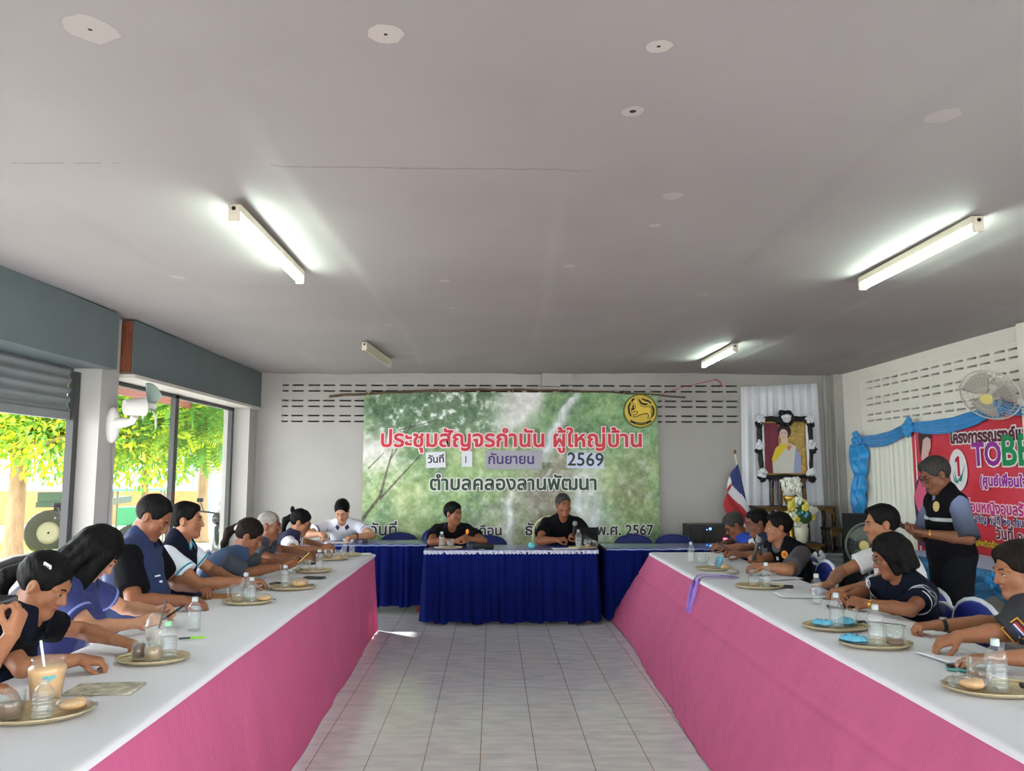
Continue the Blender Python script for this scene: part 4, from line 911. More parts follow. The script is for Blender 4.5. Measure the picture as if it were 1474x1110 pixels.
g.mi(2).poly([(-.19,-.39), (.23,-.39), (.24,-.15), (.17,.02), (.06,.08), (-.04,.08), (-.14,.0), (-.20,-.16)], Tm(.0015), .001)
g.mi(3).poly([(-.20,-.16), (-.14,.0), (-.05,.07), (.06,.08), (.02,.0), (-.08,-.12), (-.19,-.24)], Tm(.003), .001)
g.mi(4).poly([(.12,-.39), (.23,-.39), (.24,-.15), (.17,.02), (.15,-.1)], Tm(.003), .001)
hp = [(.0+.105*math.cos(2*PI*i/24), .255+.115*math.sin(2*PI*i/24)) for i in range(24)]; g.mi(5).poly(hp, Tm(.0045), .001)
g.mi(6).poly([(-.045,.06), (.045,.07), (.05,.15), (-.05,.15)], Tm(.0035), .001)
g.mi(6).poly([(-.012+.063*math.cos(2*PI*i/24), .205+.083*math.sin(2*PI*i/24)) for i in range(24)], Tm(.006), .001)
g.mi(5)
for s in (-1, 1): g.poly([(-.012+s*.026-.014, .222), (-.012+s*.026+.014, .222), (-.012+s*.026+.012, .230), (-.012+s*.026-.012, .230)], Tm(.0075), .0006)
g.mi(7).poly([(-.034,.165), (-.012,.158), (.010,.165), (-.012,.172)], Tm(.0075), .0006)
g.mi(8).poly([(.02,.0), (.07,.06), (.11,.02), (.06,-.05)], Tm(.0045), .001)
g.build('picture', [mat('ink_velvet_red', (116,38,56), rough=.5, noise=.25, nscale=14, stretch=(1,1,.2)), mat('ink_gold_brocade', (176,146,76), rough=.5, noise=.35, nscale=18), mat('ink_cream_dress', (204,202,190), rough=.5, noise=.08, nscale=60), INK('sash_yellow', (222,196,52)), INK('dress_blue', (150,160,196)), INK('hair_black', (40,32,32)), INK('face', (224,190,172)), INK('lips', (190,80,84)), INK('coral', (214,140,110))], pf)
BR = mat('black_ribbon', (22,22,24), rough=.6); WR = mat('white_ribbon', (220,220,226), rough=.7)
def cap(p0, p1, r, m_, nm): g = MB(); g.tube([Vector(p0).lerp(Vector(p1), k/8)+Vector((0, .006*math.sin(k*2), .006*math.cos(k*1.7))) for k in range(9)], [r*(.75+.3*math.sin(PI*k/8)) for k in range(9)], 8); g.build(nm, m_, pf)
for s in (-1, 1):
    cap((s*.39, -.03, .36), (s*.39, -.03, .06), .040, BR, 'ribbon_fold'); cap((s*.39, -.03, -.02), (s*.37, -.03, -.34), .038, BR, 'ribbon_fold'); cap((s*.335, -.035, .36), (s*.345, -.035, -.34), .020, WR, 'ribbon_fold')
cap((-.36, -.03, .45), (0, -.03, .43), .040, BR, 'ribbon_fold'); cap((0, -.03, .43), (.36, -.03, .45), .040, BR, 'ribbon_fold'); cap((-.36, -.03, -.44), (.36, -.03, -.44), .040, BR, 'ribbon_fold')
def fluff(c, R, m_, nm, seed):
    r = random.Random(seed); g = MB()
    for i in range(16):
        v = Vector((r.gauss(0,1), -abs(r.gauss(0,.6)), r.gauss(0,1))).normalized()*R*.62; g.ell(Vector(c)+v, (R*.34, R*.28, R*.40), rotz(r.random()*3) @ rotx(r.random()*3), 8, 6)
    g.ell(c, (R*.6, R*.4, R*.6), None, 10, 8); g.build(nm, m_, pf)
for i, (x, z) in enumerate(((-.38,.42), (.38,.42), (-.40,.03), (.40,.03), (-.37,-.40), (.37,-.40))):
    fluff((x, -.05, z+.02), .085, WR, 'white_rosette', i); fluff((x*1.04, -.04, z-.06), .07, BR, 'black_rosette', 20+i)
fluff((0, -.05, .45), .15, BR, 'black_rosette', 41); fluff((0, -.11, .45), .085, WR, 'white_rosette', 42)
LACQ = mat('black_lacquer', (34,22,18), rough=.3); GILT = mat('gilt_carving', (120,88,42), rough=.45, metal=.5, bump=.8, bscale=60)
def altar_table(x, y, z0, w, d, h, label):
    t = thing('altar_table', (x, y, z0), label, 'altar table', 'gilded black altar tables')
    g = MB(); g.box((0, 0, h-.015), (w, d, .03)); g.mi(1).box((0, -d/2-.002, h-.014), (w*.98, .006, .014)); g.build('tabletop', [LACQ, GILT], t)
    g = MB()
    n = 16; P = [(-w/2+.05+(w-.1)*i/n, h-.035-.045*(.5+.5*math.cos(2*PI*i/n))-.012*(i % 2)) for i in range(n+1)]
    g.poly([(a, b) for a, b in P]+[(w/2-.05, h-.03), (-w/2+.05, h-.03)], wallM(0, -d/2+.012, 0), .012); g.build('carved_apron', GILT, t)
    for sx in (-1, 1):
        for sy in (-1, 1):
            g = MB(); X, Y = sx*(w/2-.035), sy*(d/2-.035); g.tube([(X, Y, h-.03), (X+sx*.012, Y, h*.72), (X, Y, h*.35), (X-sx*.004, Y, .04), (X+sx*.012, Y, .0)], [.028, .026, .020, .020, .026], 8); g.mi(1).box((X, Y-sy*0-.024, h*.75), (.03, .006, h*.22)); g.build('leg', [LACQ, GILT], t)
    return t
bx = thing('altar_stand', (3.76, 9.50, 0), 'low stand under the altar tables with a grey draped front', 'stand')
g = MB(); g.box((0, 0, .545), (1.25, .86, .05)); g.build('top', LACQ, bx)
for a in (-.58, .58):
    for b in (-.38, .38): g = MB(); g.box((a, b, .26), (.05, .05, .52)); g.build('leg', LACQ, bx)
g = MB(); g.box((0, -.40, .27), (1.2, .02, .5)); g.build('front_panel', mat('black_cloth', (30,30,33), rough=.9), bx)
n3_ = smooth_noise(29, 6, 2, 8)
def swagf(u, v):
    t = (u*2) % 1; d = .12+.12*math.sin(PI*t); return (-.63+1.26*u, -.44-.012*(1+math.sin(v*20+3*n3_(u*5)))-.02*math.sin(PI*t)*v, .572-d*v)
g = MB(); g.grid(swagf, 80, 20); g.build('grey_swag', mat('grey_swag_cloth', (150,156,160), rough=.6), bx, [('SOLIDIFY', dict(thickness=.003))])
fl2 = MB(); r_ = random.Random(77)
for i in range(14):
    v = Vector((r_.gauss(0,1), -abs(r_.gauss(0,.5)), r_.gauss(0,1))).normalized()*.05; fl2.ell(Vector((.02, -.49, .54))+v, (.03,.022,.036), rotz(r_.random()*3), 8, 6)
fl2.build('white_rosette', WR, bx)
altar_table(3.46, 9.66, .57, .42, .36, .52, 'tall gilded black altar table at the left of the set, behind the flag'); altar_table(3.72, 9.74, .57, .36, .36, .86, 'tallest gilded altar table, centred under the framed portrait')
altar_table(4.03, 9.66, .57, .38, .36, .52, 'gilded black altar table at the right of the set beside the drape edge'); altar_table(3.70, 9.32, .57, .44, .30, .10, 'low gilded altar table carrying the white vase at the front'); altar_table(4.14, 9.30, .57, .30, .28, .28, 'small gilded altar table standing at the far right front')
def bouquet(g, c, R, cols, seed, n=26):
    r = random.Random(seed)
    for i in range(n):
        v = Vector((r.gauss(0,1), r.gauss(0,1)*.7, r.gauss(0,1)*.8+.3)).normalized()*R*r.uniform(.55,1); p = Vector(c)+v; g.mi(r.choice(cols)); s = R*r.uniform(.22,.32)
        for k in range(5):
            a = 2*PI*k/5; g.ell(p+Vector((math.cos(a)*s*.5, -.005, math.sin(a)*s*.5)), (s*.5, s*.35, s*.5), rotz(a), 7, 5)
FLM = [mat('petal_white', (226,226,214), rough=.7), mat('petal_yellow', (218,204,90), rough=.7), mat('petal_blue', (96,170,214), rough=.7), mat('leaf_dark', (58,96,54), rough=.6)]
v1 = thing('flower_vase', (3.70, 9.30, .67), 'white vase of yellow, white and blue flowers on the low altar table', 'vase')
g = MB(); g.lathe([(.001,0), (.05,0), (.06,.01), (.075,.08), (.085,.16), (.07,.20), (.085,.23), (.075,.225), (.06,.2)], (0,0,0), 24); g.build('vase', mat('ivory_china', (220,216,190), rough=.2), v1)
g = MB(); g.mi(3).ell((0, 0, .31), (.13, .10, .11)); bouquet(g, (0, 0, .34), .18, [0, 1, 1, 0, 3], 4, 34); bouquet(g, (0, -.12, .36), .07, [2], 6, 5); g.build('flowers', FLM, v1)
v2 = thing('flower_vase', (3.84, 9.66, 1.43), 'gilt bowl of white flowers just below the portrait', 'vase')
v2.location = (3.64, 9.46, .57); g = MB(); g.lathe([(.001,0), (.07,0), (.05,.02), (.03,.10), (.03,.52), (.06,.57), (.085,.64), (.08,.65), (.05,.59)], (0,0,0), 20); g.build('stem_bowl', mat('gilt_bowl', (190,150,64), rough=.3, metal=.8), v2)
g = MB(); g.mi(0); g.ell((0, -.01, .74), (.10, .08, .10)); bouquet(g, (0, -.02, .76), .135, [0, 0, 0, 3], 14, 34); g.build('flowers', FLM, v2)
fl = thing('flag', (3.25, 9.62, 0), 'striped red, white and blue flag drooping from a leaning pole beside the drape', 'flag')
g = MB(); g.tube([(.05, 0, .02), (-.19, .10, 1.74)], .012, 8); g.mi(1).ell((-.192, .10, 1.76), (.018,.018,.03)); g.build('flagpole', [mat('pale_pole', (206,200,190), rough=.4), GILT], fl)
g = MB(); A, B_ = Vector((-.172, .09, 1.62)), Vector((-.075, .05, .98))
def flagf(u, v):      # v down the pole, u outwards into the drooping folds
    p = A.lerp(B_, v); w = (.05+.17*math.sin(PI*min(1, .12+v*.95)))*math.sin(min(1, u*1.15)*PI/2); a = u*1.6*2*PI
    return (p.x-w+.012*math.sin(a+2*v), p.y-.03-.035*math.sin(a+v*2)*u-.02*u, p.z-.34*u**1.3*(1-.35*v))
nu, nv = 30, 40; g.grid(flagf, nu, nv); o = None
cols = [(172,44,52), (212,210,214), (44,58,112), (44,58,112), (212,210,214), (172,44,52)]
FM = [mat('flag_red', cols[0], rough=.7), mat('flag_white', cols[1], rough=.7), mat('flag_blue', cols[2], rough=.7)]
for i in range(nv):
    for j in range(nu): k = (i*.55+j*1.0)/(nv*.55+nu); g.m[i*nu+j] = 2 if k < .30 else 1 if k < .44 else 0 if k < .80 else 1 if k < .9 else 2
g.build('cloth', FM, fl, [('SOLIDIFY', dict(thickness=.002))])
# --- sound equipment and fans
am = thing('amplifier', (2.62, 9.62, .0), 'black amplifier with blue and red lights behind the right head table', 'amplifier')
am.location = (2.62, 9.55, .64); g = MB(); g.box((0, 0, .12), (.50, .34, .23)); g.mi(1).box((-.165, -.172, .12), (.13, .006, .19)); 
for i in range(9): g.mi(0).box((-.225+.015*i, -.177, .12), (.004, .006, .18))
g.build('case', [mat('amp_black', (38,36,34), rough=.5), mat('amp_grille', (60,60,62), rough=.6)], am)
g = MB(); g.cyl((.03, -.17, .185), (.03, -.178, .185), .03); g.cyl((.12, -.17, .185), (.12, -.178, .185), .02, seg=12); g.cyl((.18, -.17, .18), (.18, -.195, .18), .016, seg=12); g.build('knob', BLACKP, am)
g = MB(); g.cyl((.0, -.176, .19), (.0, -.180, .19), .014, seg=14); g.cyl((-.04, -.176, .18), (-.04, -.180, .18), .006, seg=10); g.build('blue_light', mat('blue_led', (60,110,255), emit=(60,120,255), emit_s=6), am)
g = MB(); g.box((.18, -.176, .07), (.045, .006, .02)); g.build('red_light', mat('red_led', (255,60,80), emit=(255,50,80), emit_s=6), am)
sh = thing('side_table', (2.66, 9.55, 0), 'small table carrying the amplifier against the back wall', 'table')
g = MB(); g.box((0, 0, .625), (.72, .44, .03)); g.build('tabletop', LACQ, sh)
for a in (-.32, .32):
    for b in (-.18, .18): g = MB(); g.box((a, b, .305), (.035, .035, .61)); g.build('leg', LEGM, sh)
g = MB(); g.lathe([(.001,0), (.03,0), (.03,.09), (.012,.13), (.012,.16), (.001,.16)], (0,0,0), 14); one(g, 'bottle', mat('green_bottle', (44,84,60), rough=.15), 'dark green bottle standing beside the amplifier', 'bottle', loc=(2.93, 9.50, .64))
sp = thing('loudspeaker', (4.22, 8.80, 0), 'tall black loudspeaker standing by the white curtain at the right corner', 'loudspeaker')
g = MB(); g.box((0, 0, .52), (.34, .34, 1.04)); g.build('cabinet', mat('speaker_black', (26,26,28), rough=.7), sp)
for z, r_2 in ((.30, .13), (.70, .13), (.92, .05)): g = MB(); g.lathe([(r_2, .0), (r_2*.95, .008), (r_2*.5, -.01), (.01, -.004)], (0, -.172, z), 20, rotx(PI/2)); g.build('driver', BLACKP, sp)
WHP = mat('white_plastic', (222,218,212), rough=.35); BLADE = mat('grey_green_blade', (150,168,160), rough=.3, transl=.2)
def fan_head(t, cage, R, blade_m, M, ribs=36, cap_m=None, rim_r=.006):
    g = MB(); P = lambda x, y, z: M @ Vector((x, y, z))
    g.cyl(P(0,0,-.20), P(0,0,-.05), .062, .075, 20); g.cyl(P(0,0,-.05), P(0,0,-.035), .075, .055, 20); g.build('motor', WHP, t)
    g = MB()
    for k in range(3):
        a0 = 2*PI*k/3
        def bl(u, v): rr = .03+(R*.86-.03)*v; a = a0+(u-.5)*(1.5-.2*v)*math.sin(min(1,v*1.4+.25)*PI*.5); return P(rr*math.cos(a), rr*math.sin(a), .0+.05*(u-.5))
        g.grid(bl, 8, 10)
    g.build('blades', blade_m, t, [('SOLIDIFY', dict(thickness=.003))])
    g = MB(); g.cyl(P(0,0,-.03), P(0,0,.035), .032, .026, 16); g.build('hub', cap_m or WHP, t)
    if cage:
        g = MB()
        for z, rr in ((0, R), (.045, R*.86), (-.05, R*.86), (.07, R*.45)): g.tube([P(rr*math.cos(2*PI*i/40), rr*math.sin(2*PI*i/40), z) for i in range(40)], rim_r if z == 0 else .0022, 6, closed=True)
        for i in range(ribs):
            a = 2*PI*i/ribs; g.tube([P(.05*math.cos(a), .05*math.sin(a), .075), P(R*.45*math.cos(a+.06), R*.45*math.sin(a+.06), .07), P(R*.86*math.cos(a+.1), R*.86*math.sin(a+.1), .045), P(R*math.cos(a+.1), R*math.sin(a+.1), 0), P(R*.86*math.cos(a+.1), R*.86*math.sin(a+.1), -.05), P(.07*math.cos(a), .07*math.sin(a), -.065)], .0013, 4)
        g.build('cage', CAGE, t)
        g = MB(); g.cyl(P(0,0,.072), P(0,0,.085), .05, .045, 18); g.build('badge', mat('cream_badge', (226,208,130), rough=.4), t)
CAGE = mat('cage_wire', (206,198,180), rough=.35)
def lookM(o, d): q = Vector(d).to_track_quat('Z', 'Y').to_matrix().to_4x4(); return Matrix.Translation(o) @ q
wf1 = thing('wall_fan', (-3.02, 6.20, 1.93), 'white wall fan with bare blades mounted on the left pier', 'fan')
g = MB(); g.ell((-.035, .06, -.03), (.06, .055, .145), None, 18, 12); g.build('wall_plate', WHP, wf1)
g = MB(); g.tube([(0, .04, -.02), (.07, .05, -.01), (.12, .06, .0), (.15, .04, .04)], [.045, .038, .030, .03], 12); g.build('arm', WHP, wf1)
fan_head(wf1, False, .22, BLADE, lookM((.27, .05, .12), (.72, .66, .10)))
wf2 = thing('wall_fan', (XR, 6.34, 2.15), 'caged cream wall fan mounted on the right wall above the red banner', 'fan')
g = MB(); g.rbox((-.03, 0, -.03), (.06, .13, .22), .02); g.build('wall_plate', WHP, wf2)
g = MB(); g.tube([(-.05, 0, -.05), (-.12, .02, -.04), (-.17, .03, .0)], [.035, .03, .03], 10); g.build('arm', WHP, wf2)
fan_head(wf2, True, .235, mat('clear_grey_blade', (170,166,158), rough=.3), lookM((-.36, .04, .02), (-.70, -.42, -.50)))
pfn = thing('pedestal_fan', (3.58, 7.4, 0), 'pedestal fan with a grey green face behind the man in the white shirt', 'fan')
g = MB(); g.cyl((0,0,0), (0,0,.03), .19, .17, 28); g.cyl((0,0,.03), (0,0,.06), .06, .03, 16); g.build('base', BLACKP, pfn)
g = MB(); g.cyl((0,0,.05), (0,0,.70), .014, seg=10); g.build('pole', LEGM, pfn)
CAGE2 = CAGE; CAGE = mat('grey_green_cage', (112,120,112), rough=.4)
fan_head(pfn, True, .215, mat('grey_green_fan_blade', (108,122,112), rough=.4), lookM((-.02, -.04, .82), (-.75, -.62, .1)), 60, mat('dark_hub', (60,66,62), rough=.4), .009)
# ---------------------------------------------------------------- things on the tables
TT = TZ+.0125
CLEAR = clear_mat('clear_plastic', (.97,.985,.985), .07); GLASSM = clear_mat('mug_glass', (.95,.97,.96), .06, 1.5, .02); WATERM = clear_mat('bottled_water', (.95,.97,.97), .04, 1.33)
CAPC = mat('pale_cap', (190,200,202), rough=.4, transl=.2); CAPG = mat('green_cap', (150,206,160), rough=.4)
TRAYM = mat('brass_tray', (198,182,148), rough=.35, metal=.4, bump=.5, bscale=90)
COFFEE = mat('milk_coffee', (124,80,36), rough=.3); COFFEE2 = mat('pale_coffee', (172,138,98), rough=.3); TEA = mat('thai_tea', (228,182,128), rough=.4); MILKF = mat('milk_froth', (206,200,192), rough=.7)
BREAD = mat('bread_crust', (206,158,92), rough=.7, noise=.25, nscale=30); WRAP = clear_mat('snack_wrapper', (.98,.98,.97), .12, 1.4, .12); BLUEP = mat('blue_sachet', (96,176,204), rough=.35, noise=.2, nscale=30)
PHONEB = mat('phone_black', (24,25,28), rough=.15); PHONEC = mat('phone_case', (60,64,72), rough=.5)
def tray(x, y, label, rz=0, a=.155, b=.115):
    t = thing('tray', (x, y, TT), label, 'tray', 'brass trays of drinks and snacks on the white tables', rz)
    n = 64; V = []; prof = [(0, .001), (.80, .001), (.84, .004), (.97, .016), (1.0, .018), (.985, .013), (.86, -.001+.001), (0, 0)]
    g = MB(); V = []
    for r, z in prof:
        for i in range(n):
            th = 2*PI*i/n; k = r*(1+.022*abs(math.sin(th*9))*(r > .9)); V.append((a*k*math.cos(th), b*k*math.sin(th), z))
    g.add(V, [(j*n+i, j*n+(i+1) % n, (j+1)*n+(i+1) % n, (j+1)*n+i) for j in range(len(prof)-1) for i in range(n)]); g.build('dish', TRAYM, t)
    g = MB(); g.tube([(a*.90*math.cos(2*PI*i/48), b*.90*math.sin(2*PI*i/48), .010) for i in range(48)], .0035, 6, closed=True); g.build('beaded_rim', TRAYM, t); return t
def bottle(x, y, z, label, h=.155, r=.030, cap=None, fill=.85, lab=None):
    t = thing('water_bottle', (x, y, z), label, 'bottle', 'small clear water bottles'); s = h/.155
    g = MB(); ribs = []
    prof = [(.001,.003), (r*.7,.001), (r*.95,.003), (r,.010)]
    for k in range(6): zz = (.022+.013*k)*s; prof += [(r, zz), (r*.955, zz+.004*s), (r, zz+.008*s)]
    prof += [(r, .105*s), (r*.92, .114*s), (r*.6, .130*s), (.0125, .138*s), (.0115, .150*s)]
    g.lathe(prof, (0,0,0), 22); g.build('body', CLEAR, t)
    g = MB(); g.lathe([(.001,.004), (r*.93,.005), (r*.93, .105*s*fill), (.001, .105*s*fill)], (0,0,0), 18); g.build('water', WATERM, t)
    g = MB(); g.lathe([(.001,.138*s), (.0150,.138*s), (.0152,.140*s), (.0145,.157*s), (.012,.1585*s), (.001,.1585*s)], (0,0,0), 16); g.build('cap', cap or CAPC, t)
    if lab: g = MB(); g.lathe([(r*1.012,.045*s), (r*1.012,.085*s)], (0,0,0), 22); g.build('printed_band', lab, t)
    return t
def mug(x, y, z, label, rz=0, fill=.4, drink=COFFEE, R=.038, h=.088):
    t = thing('glass_mug', (x, y, z), label, 'mug', 'clear glass mugs', rz)
    g = MB(); g.lathe([(.001,.004), (R*.86,.002), (R*.94,.006), (R,.02), (R,h), (R*.96,h+.001), (R*.93,h-.002), (R*.93,.012), (.001,.010)], (0,0,0), 26); g.build('cup', GLASSM, t)
    g = MB(); g.tube([(R*.97, 0, h*.86), (R*1.35, 0, h*.90), (R*1.72, 0, h*.72), (R*1.74, 0, h*.45), (R*1.40, 0, h*.24), (R*.97, 0, h*.26)], .0052, 8); g.build('handle', GLASSM, t)
    if fill: g = MB(); g.lathe([(.001,.0115), (R*.92,.012), (R*.92,h*fill), (.001,h*fill+.0005)], (0,0,0), 24); g.build('drink', drink, t)
    return t
def snack(x, y, z, label, rz=0, s=1, m_=None):
    t = thing('wrapped_snack', (x, y, z), label, 'snack', 'wrapped snacks on the trays', rz)
    g = MB(); g.ell((0, 0, .022*s), (.042*s, .030*s, .019*s), None, 14, 9); g.ell((.02*s, .01*s, .025*s), (.025*s, .02*s, .018*s), None, 10, 7); g.build('bread', m_ or BREAD, t)
    g = MB(); n = smooth_noise(int(x*100+y*37), 6, 2, 9)
    def f(u, v): a = 2*PI*u; q = PI*v; k = 1+.13*n(u*6+v*4); return (.056*s*k*math.sin(q)*math.cos(a), .041*s*k*math.sin(q)*math.sin(a), .003+.026*s*(1+math.cos(q)*k*.9))
    g.grid(f, 20, 12)
    for e in (-1, 1): g.grid(lambda u, v: (e*(.05+.03*u)*s, (v-.5)*.05*s, .014*s+.006*math.sin(v*30)*u), 3, 14)
    g.build('wrapper', WRAP, t); return t
def sachet(x, y, z, label, rz=0, s=1):
    t = thing('blue_sachet', (x, y, z), label, 'packet', 'pale blue tissue sachets on the right trays', rz); n = smooth_noise(int(x*91+y*53), 6, 2, 8)
    def f(u, v): w = math.sin(PI*min(1, max(0, u)))**.35; return ((u-.5)*.105*s, (v-.5)*.05*s*(1+.1*n(u*5)), .014+.022*s*w*math.sin(PI*v)*(1+.5*n(u*4+v*3))+.012*s*abs(u-.5))
    g = MB(); g.grid(f, 18, 10); g.grid(lambda u, v: (f(u, v)[0], f(u, v)[1], .006+.004*math.sin(u*9)), 18, 10, True); g.build('sachet', BLUEP, t)
    g = MB(); 
    for k in range(3): p = f(.25+.2*k, .5); g.box((p[0], p[1], p[2]+.0012), (.008*s, .022*s, .0012))
    g.build('printed_mark', mat('deep_blue_print', (36,96,150), rough=.4), t); return t
def phone(x, y, z, label, rz=0, m_=None, M=None):
    t = thing('mobile_phone', (x, y, z), label, 'phone', 'mobile phones', rz)
    if M is not None: t.rotation_euler = M.to_euler()
    g = MB(); g.rbox((0, 0, .0045), (.075, .158, .009), .010); g.build('case', m_ or PHONEC, t)
    g = MB(); g.rbox((0, 0, .0092), (.069, .150, .0012), .008); g.build('screen', PHONEB, t); return t
def sheet(name, x, y, label, w, h, rz=0, m_=None, th=.0015, cat='paper'):
    g = MB(); n = smooth_noise(int(x*77+y*13), 5, 1, 5); g.grid(lambda u, v: ((u-.5)*w, (v-.5)*h, .0015+.0018*(1+n(u*3+v*2))), 10, 10)
    return one(g, name, m_ or PAPER, label, cat, loc=(x, y, TT), rz=rz, mods=[('SOLIDIFY', dict(thickness=th))])
def cup_dome(x, y, z, label, drink, domed=True, h=.13, r=.046, straw=None, print_=None):
    t = thing('plastic_cup', (x, y, z), label, 'cup', 'cold drinks in plastic cups')
    if domed: pr = [(.001,.002), (r*.68,.002), (r*.72,.006), (r*.98,h*.94), (r*1.06,h*.96), (r*1.06,h), (r,h)]; dr = [(.001,.004), (r*.69,.005), (r*.945,h*.86), (.001,h*.87)]
    else: pr = [(.001,.002), (r*.74,.002), (r*.78,.006), (r*.95,h*.62), (r*1.02,h*.72), (r*.98,h*.80), (r*.80,h*.86), (r*.80,h*.90), (r*.84,h*.905), (r*.84,h), (r*.78,h)]; dr = [(.001,.004), (r*.75,.005), (r*.92,h*.62), (r*.985,h*.72), (r*.94,h*.79), (.001,h*.80)]
    g = MB(); g.lathe(pr, (0,0,0), 28); g.build('cup', CLEAR, t)
    g = MB(); g.lathe(dr, (0,0,0), 26); g.build('drink', drink, t)
    if domed: g = MB(); g.lathe([(r*1.07,h*.985), (r*1.07,h+.006), (r*.98,h+.012), (r*.92,h+.028), (r*.70,h+.046), (r*.35,h+.056), (.010,h+.058)], (0,0,0), 26); g.build('dome_lid', CLEAR, t)
    if straw: g = MB(); a, b, m_ = straw; g.tube([(0, 0, h*.4), (a, b, h+(.06 if not domed else .11))], .0045, 8); g.build('straw', m_, t)
    if print_: g = MB(); g.grid(lambda u, v: ((r*.90+.002)*math.cos(-1.3+.7*u), (r*.90+.002)*math.sin(-1.3+.7*u), h*.60+.018*(v-.5)+.004*math.sin(u*9)), 10, 3); g.build('printed_mark', print_, t)
    return t
# left row, nearest first
T1 = tray(-1.515, 2.70, 'brass tray nearest the viewer on the left table, with a mug and bottle', .15, .175, .125)
mug(-1.578, 2.665, TT+.003, 'glass mug of brown coffee on the nearest left tray', 2.9, .52, mat('brown_coffee', (130,86,30), rough=.3), .042, .086)
bottle(-1.462, 2.640, TT+.003, 'clear water bottle standing on the nearest left tray', .125, .032, CLEAR)
snack(-1.415, 2.735, TT+.003, 'wrapped bun on the nearest left tray', .5, .95); 
cup_dome(-1.575, 2.86, TT, 'tall plastic cup of orange iced tea with a white straw', TEA, False, .150, .062, (-.018, -.02, mat('white_straw', (232,228,222), rough=.4)), mat('teal_print', (96,176,180), rough=.5))
sheet('patterned_cloth', -1.44, 3.005, 'folded patterned beige booklet lying on the left table beside the iced tea', .24, .15, .05, mat('beige_pattern', (176,170,150), rough=.8, noise=.45, nscale=22), .006, 'booklet')
T2 = tray(-1.452, 3.44, 'brass tray of drinks in front of the woman with the hair clip', .0, .150, .115)
mug(-1.435, 3.40, TT+.003, 'glass mug of pale coffee in front of the woman with the hair clip', 2.6, .72, COFFEE2, .036, .084)
bottle(-1.405, 3.47, TT+.003, 'squat clear bottle with a green cap on the second left tray', .150, .040, CAPG)
mug(-1.510, 3.43, TT+.003, 'small glass of dark coffee with a stirrer on the second left tray', 0, .85, mat('dark_coffee', (112,72,46), rough=.3), .027, .075)
cup_dome(-1.535, 3.66, TT, 'dome lidded plastic cup of white frothy drink with a brown straw', MILKF, True, .10, .050, (.03, .02, mat('brown_straw', (74,52,44), rough=.4)))
g = MB(); g.cyl((0, 0, .006), (.05, .015, .006), .005, seg=8); g.mi(1).cyl((.05, .015, .006), (.115, .034, .006), .006, seg=8)
one(g, 'pen', [mat('green_pen_grip', (60,70,50), rough=.5), mat('lime_green', (150,214,60), rough=.4)], 'lime green pen lying on the white cloth behind the second left tray', 'pen', loc=(-1.50, 3.83, TT))
bottle(-1.515, 4.06, TT, 'clear water bottle standing alone on the cloth before the big man', .160, .032)
T3 = tray(-1.50, 4.87, 'brass tray with two bottles and a bun before the man in the pale polo', .0, .150, .115)
mug(-1.550, 4.83, TT+.003, 'glass mug of coffee with a tall bottle behind it on the third left tray', 3.0, .35, COFFEE2, .036, .110)
bottle(-1.465, 4.83, TT+.003, 'clear bottle at the front of the third left tray', .150, .030); bottle(-1.530, 4.92, TT+.003, 'clear bottle at the back of the third left tray', .165, .030)
snack(-1.405, 4.88, TT+.003, 'wrapped orange bun on the third left tray', .2, .9)
sheet('notebook', -1.76, 5.12, 'brown notebook lying under the hand of the man in the pale polo', .22, .16, .1, mat('tan_leather', (158,110,58), rough=.6), .012, 'notebook')
T4 = tray(-1.375, 5.43, 'brass tray with one bottle and a snack bag, fourth on the left table', .0, .160, .12)
bottle(-1.420, 5.42, TT+.003, 'clear bottle on the fourth left tray beside a snack bag', .150, .028); snack(-1.335, 5.45, TT+.003, 'large wrapped pastry on the fourth left tray', .2, 1.25)
phone(-1.50, 5.62, TT, 'black phone lying behind the fourth left tray', 1.2); phone(-1.335, 5.93, TT, 'black phone with a silver edge between the fourth and fifth left trays', 1.3)
T5 = tray(-1.43, 6.30, 'brass tray with a mug and bottle before the grey haired man', .0, .150, .115)
mug(-1.485, 6.28, TT+.003, 'empty glass mug on the tray before the grey haired man', 3.0, .1, COFFEE2); bottle(-1.385, 6.31, TT+.003, 'clear bottle on the tray before the grey haired man', .165, .030)
g = MB(); 
for s in (-1, 1): g.tube([(s*.033+.026*math.cos(2*PI*i/16), .0, .022+.018*math.sin(2*PI*i/16)) for i in range(16)], .0018, 6, closed=True); g.tube([(s*.06, 0, .03), (s*.062, .10, .012)], .0018, 6)
g.tube([(-.008, 0, .026), (.008, 0, .026)], .0018, 6)
one(g, 'spectacles', BLACKP, 'folded spectacles lying on the white cloth before the ponytail woman', 'glasses', loc=(-1.56, 6.22, TT), rz=.6)
T6 = tray(-1.455, 7.13, 'brass tray with a mug before the woman with the black hair bow', .0, .150, .115)
mug(-1.48, 7.12, TT+.003, 'glass mug of pale coffee before the woman with the black hair bow', 2.9, .5, COFFEE2); mug(-1.40, 7.14, TT+.003, 'second small glass on the tray before the woman with the black hair bow', .3, .3, COFFEE2, .032, .08); snack(-1.395, 7.055, TT+.003, 'wrapped bun at the edge of the sixth left tray', .2, .8)
T7 = tray(-1.375, 7.45, 'brass tray farthest along the left table', .0, .135, .105); bottle(-1.405, 7.45, TT+.003, 'clear bottle on the farthest left tray', .15, .028); bottle(-1.335, 7.46, TT+.003, 'second clear bottle on the farthest left tray, nearer the aisle', .14, .028)
sheet('paper_pile', -1.25, 7.58, 'white papers lying at the far corner of the left table', .16, .12, .2, PAPER, .008); phone(-1.60, 6.82, TT, 'dark phone lying before the woman with the black hair bow', .9)
